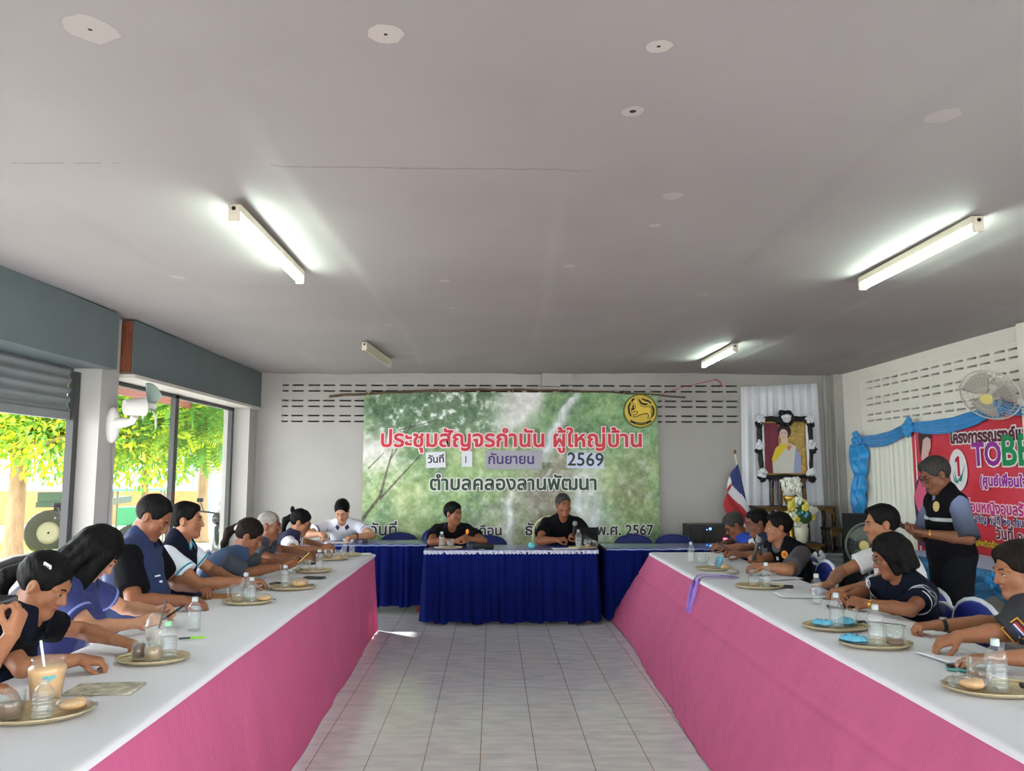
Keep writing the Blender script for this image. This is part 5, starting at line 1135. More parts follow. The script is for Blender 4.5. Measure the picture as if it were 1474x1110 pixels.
# right row, farthest first
R1t = tray(1.80, 6.36, 'brass tray farthest along the right table, with a mug and blue packet', .0, .15, .115)
mug(1.775, 6.30, TT+.003, 'tall glass on the farthest right tray', .3, .3, COFFEE2, .034, .10); bottle(1.74, 6.85, TT, 'clear bottle standing behind the farthest right tray', .170, .030); snack(1.87, 6.28, TT+.003, 'wrapped bun on the farthest right tray', .4, 1.0)
sachet(1.86, 6.42, TT+.03, 'pale blue packet standing on the farthest right tray', .9, 1.2).rotation_euler = (0, -1.1, .5)
mug(1.80, 6.72, TT, 'empty glass mug behind the farthest right tray', .3, 0)
R2t = tray(1.84, 5.40, 'brass tray with a glass and bottle before the man with the orange badge', .0, .165, .12)
mug(1.80, 5.38, TT+.003, 'glass mug with milky coffee before the man with the orange badge', .1, .3, COFFEE2, .038, .095); bottle(1.88, 5.37, TT+.003, 'clear bottle on the tray before the man with the orange badge', .165, .032)
phone(2.00, 5.42, TT, 'dark phone lying beside the second right tray', 1.2); phone(2.03, 5.95, TT, 'black phone lying before the man with the microphone', 1.3)
sheet('paper_sheet', 2.14, 5.86, 'white sheet of paper under the hands of the man with the microphone', .30, .21, .3); sheet('paper_sheet', 1.99, 5.05, 'white sheet of paper lying on the right table beside the lone bottle', .30, .2, -.1)
bottle(1.965, 4.74, TT, 'clear bottle with printed marks standing alone on the right table', .175, .031, None, .9, mat('bottle_print', (150,156,164), rough=.4, noise=.5, nscale=60)); phone(2.05, 4.60, TT, 'black phone lying before the woman with the gold bracelet', 1.35)
R3t = tray(1.765, 4.03, 'brass tray with a blue sachet before the woman with the gold bracelet', .0, .17, .12)
bottle(1.755, 4.00, TT+.003, 'clear bottle on the tray before the woman with the gold bracelet', .175, .034); sachet(1.70, 4.04, TT+.004, 'pale blue sachet lying left of the bottle on the third right tray', -.5, 1.0); sachet(1.82, 4.06, TT+.004, 'pale blue sachet lying right of the bottle on the third right tray', .3, 1.1)
mug(1.87, 4.09, TT+.003, 'glass mug on the third right tray', .3, .2, COFFEE2, .034, .08)
g = MB(); g.tube([(0,0,.006), (.05,.03,.006), (.12,.03,.006), (.18,-.02,.006), (.20,-.06,.006)], .0035, 6); g.rbox((-.01,-.01,.012), (.05,.03,.024), .008)
one(g, 'key_remote', BLACKP, 'black key remote with a looped cord behind the third right tray', 'remote', loc=(1.93, 4.10, TT))
R4t = tray(1.775, 3.64, 'brass tray with a coffee mug before the empty blue chair', .0, .165, .115)
bottle(1.76, 3.60, TT+.003, 'clear bottle in the middle of the fourth right tray', .185, .036); mug(1.845, 3.60, TT+.003, 'glass mug of coffee with its handle to the right on the fourth right tray', .2, .35, COFFEE, .041, .095); sachet(1.68, 3.66, TT+.004, 'bright blue sachet on the fourth right tray', -.6, 1.15)
R5t = tray(1.855, 2.91, 'brass tray nearest the viewer on the right table', .0, .185, .13)
bottle(1.845, 2.875, TT+.003, 'large clear bottle on the nearest right tray', .185, .037, mat('mint_cap', (184,204,198), rough=.4)); mug(1.835, 2.965, TT+.003, 'glass mug of coffee behind the bottle on the nearest right tray', 2.6, .5, COFFEE, .042, .095); snack(1.765, 2.90, TT+.003, 'wrapped bun on the nearest right tray', -.3, 1.0)
snack(1.735, 2.97, TT+.003, 'clear wrapped sweet at the left end of the nearest right tray', .9, .6, WRAP)
g = MB(); g.rbox((0,0,.008), (.07,.03,.016), .006); g.tube([(.035,0,.008), (.06,-.01,.007), (.09,-.03,.006)], .003, 6)
one(g, 'car_key', BLACKP, 'black car key lying by the nearest right tray', 'key', loc=(2.005, 2.93, TT), rz=-.3)
phone(1.93, 3.19, TT, 'phone in a teal edged case under the nearest right hand', 1.15, mat('teal_case', (70,150,140), rough=.4)); sheet('paper_sheet', 2.02, 3.42, 'white paper lying under the watch hand on the right table', .26, .2, .2); sheet('paper_sheet', 1.93, 2.66, 'white blue edged paper at the near end of the right table', .2, .14, .2)
# lanyard hanging over the aisle edge of the right table
def ribbon(P, w, axs, name, m_, parent=None):
    g = MB(); P = [Vector(p) for p in P]; a = [Vector(q).normalized() for q in axs]; n = len(P)
    g.add([p-q*w/2 for p, q in zip(P, a)]+[p+q*w/2 for p, q in zip(P, a)], [(i, i+1, n+i+1, n+i) for i in range(n-1)]); return g.build(name, m_, parent, [('SOLIDIFY', dict(thickness=.0015))])
ly = thing('lanyard', (1.60, 5.85, TT), 'lilac lanyard trailing over the aisle edge of the right table', 'lanyard'); LIL = mat('lilac_ribbon', (150,116,206), rough=.5, noise=.2, nscale=20)
FL_, HG = (0, 1, 0), (.9, -.25, .35)
ribbon([(.24, -.02, .006), (.14, .04, .008), (.05, .02, .010), (-.02, -.01, .012), (-.070, -.03, -.005), (-.105, -.06, -.07), (-.135, -.09, -.15), (-.16, -.10, -.22)], .036, [FL_]*4+[HG]*4, 'ribbon', LIL, ly)
ribbon([(.24, .05, .006), (.12, .10, .008), (.02, .12, .010), (-.045, .10, .008), (-.090, .07, -.05), (-.125, .03, -.13), (-.155, -.05, -.215)], .036, [FL_]*4+[HG]*3, 'ribbon', LIL, ly)
g = MB(); g.box((-.162, -.08, -.222), (.030, .05, .026)); g.build('clip_end', LIL, ly)
g = MB(); g.ell((0,0,.022), (.05,.032,.022), None, 14, 8); one(g, 'coin_purse', mat('grey_purse', (150,144,132), rough=.7), 'small grey pouch lying by the lilac lanyard', 'pouch', loc=(1.86, 6.05, TT))
# head table
HT = TZ+.006
tr = tray(-.46, 8.12, 'brass tray with a bottle before the man at the left of the middle table', 0, .15, .10); tr.location.z = HT
bottle(-.53, 8.12, HT+.003, 'clear bottle on the middle head table, left tray', .165, .030); mug(-.44, 8.13, HT+.003, 'glass mug on the middle head table, left tray', 2.8, .3, COFFEE2)
tr = tray(.93, 8.10, 'brass tray with a bottle before the man holding the microphone at the middle table', 0, .15, .10); tr.location.z = HT
bottle(.885, 8.09, HT+.003, 'clear bottle in front of the black tablet', .185, .034); mug(.98, 8.11, HT+.003, 'glass mug in front of the black tablet', .2, .4, COFFEE2)
tb = thing('tablet', (1.00, 8.34, HT), 'black tablet propped up in a folding case on the middle head table', 'tablet'); g = MB(); q = rotx(-1.0); g.rbox((0, .02, .115), (.25, .17, .010), .008, rotz(-.15) @ rotx(1.15)); g.build('screen_case', PHONEB, tb)
g = MB(); g.box((0, -.03, .006), (.22, .16, .008)); g.box((0, .075, .055), (.2, .006, .11), rotx(-.35)); g.build('folding_stand', BLACKP, tb)
sheet('paper_sheet', .74, 8.06, 'white papers before the man with the microphone at the middle table', .26, .17, .1).location.z = HT; sheet('paper_cup', -.115, 8.02, 'small white name slip at the left front of the middle table', .06, .04).location.z = HT
g = MB(); g.lathe([(.001,0), (.02,.0), (.034,.015), (.036,.035), (.02,.055), (.001,.058)], (0,0,0), 18, rotx(.2)); one(g, 'wrapped_ball', mat('aqua_wrap', (104,196,206), rough=.35, noise=.2, nscale=20), 'small aqua coloured bundle on the middle head table', 'bundle', loc=(.40, 8.14, HT+.002))
bk = thing('black_pouch', (-.10, 8.15, HT), 'black pouch lying before the left man at the middle table', 'pouch'); g = MB(); g.rbox((0,0,.02), (.22,.10,.04), .02); g.build('pouch_body', mat('black_fabric', (26,24,26), rough=.8), bk)
sheet('paper_sheet', -1.72, 8.78, 'white papers under the hands of the man in the white polo', .30, .2, .1).location.z = HT
g = MB(); g.rbox((0,0,.02), (.06,.04,.04), .01); one(g, 'eraser_box', mat('dark_box', (40,44,60), rough=.5), 'small dark box on the left head table beside the papers', 'box', loc=(-1.42, 8.72, HT))
# ---------------------------------------------------------------- people
SKINS = {}
def skin(i):
    rgb = [(134,84,58), (152,101,72), (182,132,102), (124,79,57), (172,117,85), (205,160,132)][i]
    return mat('skin_%d' % i, rgb, rough=.5, noise=.07, nscale=22, bump=.06, bscale=160, spec=.4)
def lipm(i): return mat('lip_%d' % i, [(134,76,58), (150,88,70), (172,106,88), (116,68,52), (160,96,76), (190,120,104)][i], rough=.45)
HAIRM = dict(black=mat('hair_black', (11,10,10), rough=.6, spec=.14, noise=.35, nscale=60, bump=.5, bscale=90, stretch=(1,1,.25)),
             dark=mat('hair_dark_brown', (26,18,15), rough=.6, spec=.14, noise=.35, nscale=60, bump=.5, bscale=90, stretch=(1,1,.25)),
             grey=mat('hair_grey', (142,136,130), rough=.6, noise=.25, nscale=80, bump=.6, bscale=160),
             pepper=mat('hair_pepper', (40,38,37), rough=.6, noise=.4, nscale=90, bump=.5, bscale=140))
EYEW = mat('eye_white', (205,196,188), rough=.25); EYEB = mat('eye_dark', (24,16,13), rough=.15)
STEEL = mat('steel', (170,170,172), rough=.3, metal=1)
GOLD = mat('gold_metal', (205,160,70), rough=.3, metal=1)
LENS = mat('spectacle_lens', (235,240,240), rough=.03, trans=1, ior=1.1, alpha=.35)
TROUSER = mat('dark_trouser_cloth', (20,21,25), rough=.9, spec=.2, bump=.2, bscale=200)
SHOE = mat('black_shoe_leather', (20,18,18), rough=.4)
def unit(v): v = A3(v); return v/(np.linalg.norm(v)+1e-9)
def wrinkle(seed, amp, sc=1.0):
    r = np.random.default_rng(seed); T = [(r.normal(size=3)*sc*r.choice([14, 24, 40]), r.uniform(0, 6.3), r.uniform(.4, 1)) for _ in range(7)]
    def f(X, Y, Z):
        a = 0
        for k, ph, w in T: a = a+w*np.sin(k[0]*X+k[1]*Y+k[2]*Z+ph+1.3*np.sin(9*X+11*Z+ph))
        return a*amp/3
    return f
def hand_prims(W, d, n, side, curl, spread=.3, thumb=.5, sc=1.0, point=False):
    """W wrist, d towards the knuckles, n palm normal; side +1 right hand"""
    d = unit(d); n = A3(n); n = unit(n-d*(n@d)); a = np.cross(d, n)*side      # a points to the little-finger side for side=+1 with palm down
    a = -a                                                                     # now towards the thumb
    P = []; K = []
    for i in range(4):
        lat = (.027-.018*i)*sc; kk = W+d*(.088-.004*abs(i-1)-.004*(i == 3))*sc+a*lat-n*.004*sc
        K.append(kk); P.append(RC(W+a*(.014-.0095*i)*sc, .0165*sc, kk, .0125*sc, .012))
    P.append(EL(W+d*.045*sc, (.036*sc, .05*sc, .015*sc), np.stack([a, d, n], 1), .012))
    Ls = [.068, .076, .071, .055]; R0 = [.0092, .0095, .009, .008]
    for i in range(4):
        c = curl[i] if hasattr(curl, '__len__') else curl
        q = K[i]; ang = 0; fan = (1.5-i)*.06*spread
        dd = unit(d+a*fan)
        for j, (fr, w) in enumerate(zip((.45, .31, .26), (.75, 1.0, .7))):
            ang += c*w*1.45
            v = dd*math.cos(ang)+n*math.sin(ang); q2 = q+v*Ls[i]*fr*sc
            r = R0[i]*sc; P.append(RC(q, r*(1-.07*j), q2, r*(.93-.08*j), .004)); q = q2
    t0 = W+d*.022*sc+a*.026*sc+n*.004*sc; t1 = t0+unit(d*.72+a*.62+n*(.25+.3*thumb))*.040*sc
    t2 = t1+unit(d*.9+a*(.35-.6*thumb)+n*(.2+.5*thumb))*.032*sc; t3 = t2+unit(d*.95+a*(.1-.7*thumb)+n*(.1+.5*thumb))*.026*sc
    P += [RC(W+d*.015*sc+a*.012*sc, .017*sc, t0, .016*sc, .01), RC(t0, .015*sc, t1, .0115*sc, .008), RC(t1, .011*sc, t2, .0098*sc, .004), RC(t2, .0098*sc, t3, .008*sc, .004)]
    return P
def ik(S, T, l1, l2, pole):
    v = T-S; D = np.linalg.norm(v); m = (l1+l2)*.995
    if D > m: k = D/m; l1 *= k; l2 *= k
    v = v/D; x = (l1*l1-l2*l2+D*D)/(2*D); h = math.sqrt(max(l1*l1-x*x, 0))
    p = A3(pole); p = unit(p-v*(p@v)); return S+v*x+p*h
class Person: pass
def person(label, hd, face=0, look=(0, 0, 0), s=1.0, fat=0, fem=False, arms=None, sk=0, shirt=None, vest=None, hair=None,
           collar=None, cuff=None, sleeve=.58, glasses=None, stand=False, vox=.0045, hs=1.0, seat=.45, lean=None, trouser=TROUSER,
           group=None, mouth=0, shrug=None, legs=True, hips=None, open_vest=True, moustache=False):
    p = Person(); U = np.array([0, 0, 1.0]); a = math.radians(face)
    f = np.array([math.cos(a), math.sin(a), 0]); r = np.array([math.sin(a), -math.cos(a), 0])
    Hc = A3(hd); yw, pt, rl = [math.radians(x) for x in look]
    hf = f*math.cos(yw)-r*math.sin(yw); hr = r*math.cos(yw)+f*math.sin(yw)
    hf2 = hf*math.cos(pt)-U*math.sin(pt); hu = U*math.cos(pt)+hf*math.sin(pt)
    hr2 = hr*math.cos(rl)-hu*math.sin(rl); hu = hu*math.cos(rl)+hr*math.sin(rl)
    Rh = np.stack([hr2, hf2, hu], 1)                     # columns: right, forward, up of the head
    H = lambda x, y, z: Hc+Rh @ (np.array([x, y, z])*hs)
    N = H(0, -.032, -.095)*.5+(Hc+U*-.095*hs-f*.032)*.5-U*.055*s-f*.012
    if stand:
        P = A3(hips) if hips is not None else np.array([N[0], N[1], .90*s])-f*.05
    else:
        Pz = seat+.105; T = .485*s; dz = N[2]-Pz
        hz = math.sqrt(max(T*T-dz*dz, .0016)); P = np.array([N[0], N[1], Pz])-f*hz
        if hips is not None: P = A3(hips)
    ax = unit(N-P); TL = np.linalg.norm(N-P); fw = unit(f-ax*(f@ax)); Rt = np.stack([r, fw, ax], 1)
    wS = (.155 if fem else .178)*s; F = fat
    S = {1: N-ax*.062*s+r*wS-fw*.004, -1: N-ax*.062*s-r*wS-fw*.004}
    for k_, v_ in (shrug or {}).items(): S[k_] = S[k_]+A3(v_)
    mid = lambda t, b=0: P+(N-P)*t+fw*b
    def torso():
        q = [EL(mid(.0), ((.165+.03*F)*s, (.118+.03*F)*s, .13*s), Rt, .05),
             EL(mid(.30, -.006+.035*F), ((.142+.045*F)*s, (.102+.06*F)*s, .17*s), Rt, .06),
             EL(mid(.64, -.016), ((.158+.02*F)*s*(.93 if fem else 1), (.112+.02*F)*s, .18*s), Rt, .06),
             RC(S[1]-r*.03, .056*s, S[-1]+r*.03, .056*s, .05),
             RC(N+ax*.035, .048*s, S[1]-r*.05+ax*.012, .046*s, .04), RC(N+ax*.035, .048*s, S[-1]+r*.05+ax*.012, .046*s, .04)]
        if fem: q += [EL(mid(.60, .085)+r*.062, (.055*s, .045*s, .058*s), Rt, .04), EL(mid(.60, .085)-r*.062, (.055*s, .045*s, .058*s), Rt, .04)]
        return q
    root = thing('person', (P[0], P[1], 0), label, 'person', group); o0 = (P[0], P[1], 0)
    p.root = root; p.o0 = o0; p.Rh = Rh; p.H = H; p.f = f; p.r = r; p.N = N; p.P = P; p.S = S; p.ax = ax; p.fw = fw; p.Rt = Rt; p.mid = mid; p.E = {}; p.W = {}; p.hand = {}
    # --- body: torso, neck, head, arms and hands grown as one surface
    B = torso()
    for e in B:
        if isinstance(e, EL): e.r = e.r-.006
    B.append(RC(N-ax*.02, .058*s, H(0, -.022, -.075), .052*hs, .03))
    h = hs
    B += [EL(H(0, -.020, .036), (.0755*h, .094*h, .086*h), Rh, .03), EL(H(0, .020, -.030), (.0610*h, .070*h, .080*h), Rh, .035),
          RC(H(-.046, .004, -.058), .021*h, H(-.014, .062, -.094), .018*h, .03), RC(H(.046, .004, -.058), .021*h, H(.014, .062, -.094), .018*h, .03),
          EL(H(0, .068, -.094), (.022*h, .017*h, .017*h), Rh, .02),
          EL(H(.040, .052, -.026), (.026*h, .024*h, .028*h), Rh, .02), EL(H(-.040, .052, -.026), (.026*h, .024*h, .028*h), Rh, .02),
          RC(H(-.046, .066, .026), .010*h, H(-.012, .083, .024), .010*h, .018), RC(H(.046, .066, .026), .010*h, H(.012, .083, .024), .010*h, .018)]
    for q in (EL(H(.031, .099, .004), (.018*h, .017*h, .013*h), Rh, .018, 's'), EL(H(-.031, .099, .004), (.018*h, .017*h, .013*h), Rh, .018, 's')): B.append(q)
    B += [EL(H(.031, .0745, .003), (.0135*h, .0125*h, .0115*h), Rh, .006), EL(H(-.031, .0745, .003), (.0135*h, .0125*h, .0115*h), Rh, .006),
          RC(H(0, .080, .016), .0085*h, H(0, .103, -.026), .0125*h, .012), EL(H(.0135, .090, -.031), (.0095*h, .011*h, .008*h), Rh, .008), EL(H(-.0135, .090, -.031), (.0095*h, .011*h, .008*h), Rh, .008),
          RC(H(-.018, .078, -.0555), .0062*h, H(0, .0875, -.0535), .007*h, .008), RC(H(.018, .078, -.0555), .0062*h, H(0, .0875, -.0535), .007*h, .008),
          RC(H(-.014, .078, -.066), .0068*h, H(.014, .078, -.066), .0068*h, .008), EL(H(0, .0845, -.066), (.012*h, .007*h, .0065*h), Rh, .006),
          RC(H(-.022, .088, -.0605), .0022*h, H(.022, .088, -.0605), .0022*h, .004, 's')]
    for sd_ in (1, -1):
        Re = Rh @ np.array(Matrix.Rotation(-.35*sd_, 3, 'Z'))
        B += [EL(H(.077*sd_, -.012, -.004), (.0085*h, .019*h, .031*h), Re, .01), EL(H(.088*sd_, -.010, .002), (.006*h, .010*h, .018*h), Re, .006, 's')]
    arms = arms or {}
    for sd_, key in ((1, 'R'), (-1, 'L')):
        l1, l2 = .275*s, .245*s
        A = arms.get(key)
        if A is None: A = dict(t=P+f*.30+r*sd_*.10+U*.06, d=f*.8-r*sd_*.5-U*.2, n=-U, curl=.35)
        d = unit(A['d']); T = A3(A['t']); hsz = (.92 if fem else 1.0)*A.get('sz', 1); W = T-d*.075*hsz
        pole = A.get('pole', r*sd_*.8-U*.7-f*.25)
        E_ = A3(A['elbow']) if 'elbow' in A else ik(S[sd_], W, l1, l2, pole)
        p.E[key] = E_; p.W[key] = W; p.hand[key] = T
        m = (.92 if fem else 1)+.15*F
        B += [EL(S[sd_], (.052*s*m, .052*s*m, .056*s*m), None, .03), RC(S[sd_], .048*s*m, E_, .037*s*m, .02),
              RC(E_, .038*s*m, E_+(W-E_)*.35, .040*s*m, .012), RC(E_+(W-E_)*.35, .040*s*m, W, .0255*s*m, .012)]
        B += hand_prims(W, d, A['n'], sd_, A.get('curl', .4), A.get('spread', .4), A.get('thumb', .5), hsz)
    V, Q = field_mesh(B, vox, .02)
    C = V[Q].mean(1); q = (C-Hc) @ Rh/hs                 # lips get their own colour
    lip = (np.abs(q[:, 0]) < .0235-.25*np.abs(q[:, 2]+.06)) & (q[:, 1] > .07) & (np.abs(q[:, 2]+.0605) < .0115)
    p.body = mesh_np('body', V, Q, [skin(sk), lipm(sk)], root, o0, lip.astype(int))
    # --- eyes and eyebrows
    Mh = Matrix([list(row) for row in Rh])
    loc = lambda v: Vector(v)-Vector(o0)
    for sd_ in (1, -1):
        e = MB(); e.ell(loc(H(.031*sd_, .0815, .0015)), (.0118*h, .0072*h, (.0046 if look[1] < 15 else .0026)*h), Mh, 10, 6)
        e.mi(1).ell(loc(H(.0305*sd_, .0862, .001)), (.0050*h, .0036*h, .0044*h), Mh, 8, 6)
        e.tube([loc(H(x*sd_, y, z)) for x, y, z in ((.019, .085, .0045), (.027, .0895, .0075), (.036, .0885, .0075), (.044, .081, .0035))], .0017*h, 5)
        e.build('eye', [EYEW, EYEB], root)
        b = MB(); b.tube([loc(H(x*sd_, y, z)) for x, y, z in ((.013, .0905, .024), (.025, .0885, .029), (.037, .081, .029), (.048, .069, .022))], [.0028*h, .0036*h, .0032*h, .0016*h], 6)
        b.build('eyebrow', HAIRM['black'], root)
    if moustache:
        b = MB(); b.tube([loc(H(x, y, -.046)) for x, y in ((-.02, .083), (0, .094), (.02, .083))], .004*h, 6); b.build('moustache', HAIRM['pepper'], root)
    # --- shirt
    if shirt:
        q = torso(); tr = []
        for key, sd_ in (('R', 1), ('L', -1)):
            v = p.E[key]-S[sd_]; c = S[sd_]+v*sleeve; m = (.92 if fem else 1)+.15*F
            if sleeve <= 1:
                tr.append(CUT(RC(S[sd_], .053*s*m, S[sd_]+v*(sleeve+.15), .062*s*m, .03), c, v))
            else:
                tr += [RC(S[sd_], .053*s*m, p.E[key], .048*s*m, .03), RC(p.E[key], .048*s*m, p.W[key], .036*s*m, .02)]
        q += tr
        q.append(OFF(.0115, wrinkle(int(hd[1]*100), .0075)))
        q.append(RC(N+ax*.03+fw*.035, .045*s, N+ax*.12+fw*.06, .06*s, .01, 's'))
        q.append(HS(mid(0)-ax*.13, -ax))
        p.shirt = sdf_obj('shirt', q, .007 if vox < .006 else .008, shirt, root, o0)
        if cuff and sleeve <= 1:
            for key, sd_ in (('R', 1), ('L', -1)):
                v = unit(p.E[key]-S[sd_]); c = S[sd_]+(p.E[key]-S[sd_])*sleeve; m = (.92 if fem else 1)+.15*F
                g = MB(); qd = Vector(v).to_track_quat('Z', 'Y').to_matrix()
                rad = (.053+(.062-.053)*sleeve/(sleeve+.15))*s*m+.0125
                g.lathe([(rad-.012, -.008), (rad, -.007), (rad+.001, 0), (rad, .006), (rad-.016, .007)], loc(c-v*.006), 28, qd)
                g.build('sleeve_cuff', cuff, root)
        if collar:
            g = MB(); n = 30
            def cf(u, t):
                th = math.radians(28+304*u); rx, ry = .070*s, .068*s
                if t < .45: k = t/.45; rad = 1.0+.04*k; z = -.028+.05*k
                else: k = (t-.45)/.55; rad = 1.04+.38*k; z = .022-.045*k-.012*(1-abs(math.cos(th/2)))*0
                front = max(0, math.cos(th))
                w = N+ax*(z+.028-.042*front)+fw*(math.cos(th)*ry*rad+.006+.012*front)+r*(math.sin(th)*rx*rad)
                return loc(w)
            g.grid(cf, n, 8); g.build('collar', collar, root, [('SOLIDIFY', dict(thickness=.004))])
    if vest:
        q = torso(); q.append(OFF(.025, wrinkle(int(hd[1]*77)+3, .0075)))
        for key, sd_ in (('R', 1), ('L', -1)):
            v = unit(p.E[key]-S[sd_]); q.append(RC(S[sd_]+r*sd_*.035-ax*.0+v*.02, .068*s, S[sd_]+r*sd_*.05+v*.22, .085*s, .012, 's'))
        q.append(RC(N+ax*.02+fw*.05, .062*s, N+ax*.16+fw*.07, .075*s, .012, 's'))
        if open_vest: q.append(RC(N-ax*.02+fw*.13, .040*s, mid(.55, .18), .012, .01, 's'))
        q.append(HS(mid(0)-ax*.11, -ax))
        p.vest = sdf_obj('vest', q, .007, vest, root, o0)
        p.torso = torso
    p.torso = torso
    # --- trousers and shoes
    if legs:
        tq = [EL(P-U*.01, ((.178 if stand else .165)*s, (.14 if stand else .125)*s, .10*s), np.stack([r, f, U], 1), .05)]; sq = []
        for sd_ in (1, -1):
            hp = P+r*sd_*.088*s-U*.02
            if stand: kn = hp-U*(.42*s)+f*.02; an = np.array([kn[0], kn[1], .10])-f*.02
            else: kn = P+f*.40*s+r*sd_*.125*s-U*(.035); kn[2] = seat+.055; an = np.array([kn[0], kn[1], .10])+f*.02
            tq += [RC(hp, (.112 if stand else .088)*s, kn, (.078 if stand else .062)*s, .04), RC(kn, (.078 if stand else .062)*s, an, (.06 if stand else .048)*s, .02)]
            ft = an-U*.045
            sq.append((ft-f*.03, ft+f*.14))
        tq.append(OFF(.004, wrinkle(5, .003)))
        sdf_obj('trousers', tq, .011, trouser, root, o0)
        for b0, b1 in sq:
            sdf_obj('shoe', [EL(b0, (.042, .05, .052), np.stack([r, f, U], 1), .03), RC(b0-U*.012, .040, b1-U*.022, .032, .03), HS((0, 0, .003), (0, 0, -1))], .009, SHOE, root, o0)
    # --- hair
    if hair: make_hair(p, hair, root, o0, h)
    if glasses:
        g = MB()
        for sd_ in (1, -1):
            g.tube([loc(H(.031*sd_+.0235*math.cos(t), .097-.012*abs(math.cos(t))*(1 if math.cos(t)*sd_ > 0 else .1), -.001+.0185*math.sin(t))) for t in [2*PI*i/20 for i in range(20)]], .0017*h, 6, closed=True)
            g.tube([loc(H(.0545*sd_, .086, .006)), loc(H(.076*sd_, .05, .008)), loc(H(.081*sd_, -.005, .010)), loc(H(.080*sd_, -.022, -.002))], .0016*h, 6)
        g.tube([loc(H(-.008, .100, .003)), loc(H(0, .104, .006)), loc(H(.008, .100, .003))], .0016*h, 6)
        go = g.build('glasses', glasses, root)
        ln = MB()
        for sd_ in (1, -1): ln.add([loc(H(.031*sd_+.0225*math.cos(t), .096-.011*abs(math.cos(t))*(1 if math.cos(t)*sd_ > 0 else .1), -.001+.0175*math.sin(t))) for t in [2*PI*i/20 for i in range(20)]], [tuple(range(20))], False)
        ln.build('lens', LENS, go)
    return p
def make_hair(p, spec, root, o0, h):
    kind, mname = spec[0], spec[1]; H = p.H; Rh = p.Rh; q = []
    w = wrinkle(hash(kind) % 97 if False else len(kind)*7, .003, 2.0)
    def plane(a, b):            # hairline: keeps z > a + b*y in the head's frame
        n = Rh @ np.array([0, b, -1.0]); return H(0, 0, a), n
    if kind in ('short', 'thin', 'buzz', 'spiky'):
        t = dict(short=.0125, thin=.008, buzz=.005, spiky=.016)[kind]*h
        q = [EL(H(0, -.022, .038), (.0755*h+t*.75, .094*h+t*.8, .086*h+t), Rh, .02)]
        if kind in ('short', 'spiky'): q.append(EL(H(.01, .038, .088), (.052*h, .04*h, .028*h), Rh, .03))
        q.append(OFF(0, w))
        rec = spec[2] if len(spec) > 2 else 0
        q.append(EL(H(0, .112, .014-rec*.2), (.076*h, .076*h, (.064+rec)*h), Rh, .012, 's'))
        o, n = plane(-.012, .62); q.append(HS(o, n, .008))
        for sd_ in (1, -1): q.append(EL(H(.085*sd_, -.010, -.006), (.03*h, .026*h, .036*h), Rh, .012, 's'))
    elif kind in ('ponytail', 'bun', 'braid'):
        t = .011*h
        q = [EL(H(0, -.022, .036), (.0755*h+t*.8, .094*h+t, .086*h+t), Rh, .02), OFF(0, w),
             EL(H(0, .107, .0), (.068*h, .066*h, .072*h), Rh, .012, 's')]
        o, n = plane(-.028, .55); q.append(HS(o, n, .01))
        for sd_ in (1, -1): q.append(EL(H(.088*sd_, -.006, -.010), (.03*h, .028*h, .034*h), Rh, .012, 's'))
    elif kind in ('bob', 'long'):
        dn = -.085 if kind == 'bob' else -.16
        q = [EL(H(0, -.020, .036), (.090*h, .106*h, .100*h), Rh, .03)]
        for i in range(9):
            th = math.radians(55+250*i/8); x, y = math.sin(th)*.083, math.cos(th)*.090-.018
            q.append(RC(H(x, y, .03), .022*h, H(x*.98, y*1.0-.006, dn), .019*h, .03))
        q.append(OFF(0, w))
        cv = spec[2] if len(spec) > 2 else 0
        q.append(EL(H(0, .112+cv, -.035), (.066*h, .075*h, .092*h), Rh, .015, 's'))
        if cv > 0:
            for sd_ in (1, -1): q.append(RC(H(.075*sd_, .045, .05), .026*h, H(.066*sd_, .078, -.15), .02*h, .03))
        q.append(RC(H(0, .02, -.09), .05*h, H(0, .05, -.2), .08*h, .02, 's'))
    ho = sdf_obj('hair', q, .0050, HAIRM[mname], root, o0)
    p.hairo = ho
    if kind == 'ponytail':
        g = [RC(H(0, -.115, .01), .028*h, H(0, -.145, -.04), .032*h, .02), RC(H(0, -.145, -.04), .032*h, H(0, -.13, -.13), .022*h, .02), RC(H(0, -.13, -.13), .022*h, H(0, -.115, -.19), .008, .02), OFF(0, w)]
        sdf_obj('ponytail', g, .0055, HAIRM[mname], ho, (0, 0, 0) if False else o0).parent = ho
    return ho
# ---------------------------------------------------------------- the people at the meeting
NAVY = mat('navy_cotton', (30,40,72), rough=.9, bump=.2, bscale=260); NAVYB = mat('navy_blue_vest', (32,46,84), rough=.85, bump=.2, bscale=220); DNAVY = mat('dark_navy_cotton', (18,22,36), rough=.95, spec=.15, bump=.2, bscale=260)
INDIGO = mat('indigo_polo', (44,52,104), rough=.85, bump=.2, bscale=260); BLKC = mat('black_cotton', (15,15,18), rough=.95, spec=.15, bump=.2, bscale=260); CHAR = mat('charcoal_shirt', (58,62,72), rough=.9, bump=.2, bscale=260)
WHT = mat('white_cotton', (216,214,216), rough=.9, bump=.2, bscale=260); ROYAL = mat('royal_blue_shirt', (30,66,168), rough=.8, bump=.2, bscale=260); TEALV = mat('slate_blue_vest', (40,62,92), rough=.85, bump=.2, bscale=220)
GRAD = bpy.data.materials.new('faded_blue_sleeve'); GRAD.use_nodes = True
_N = GRAD.node_tree.nodes; _L = GRAD.node_tree.links; _b = _N['Principled BSDF']; _b.inputs['Roughness'].default_value = .9
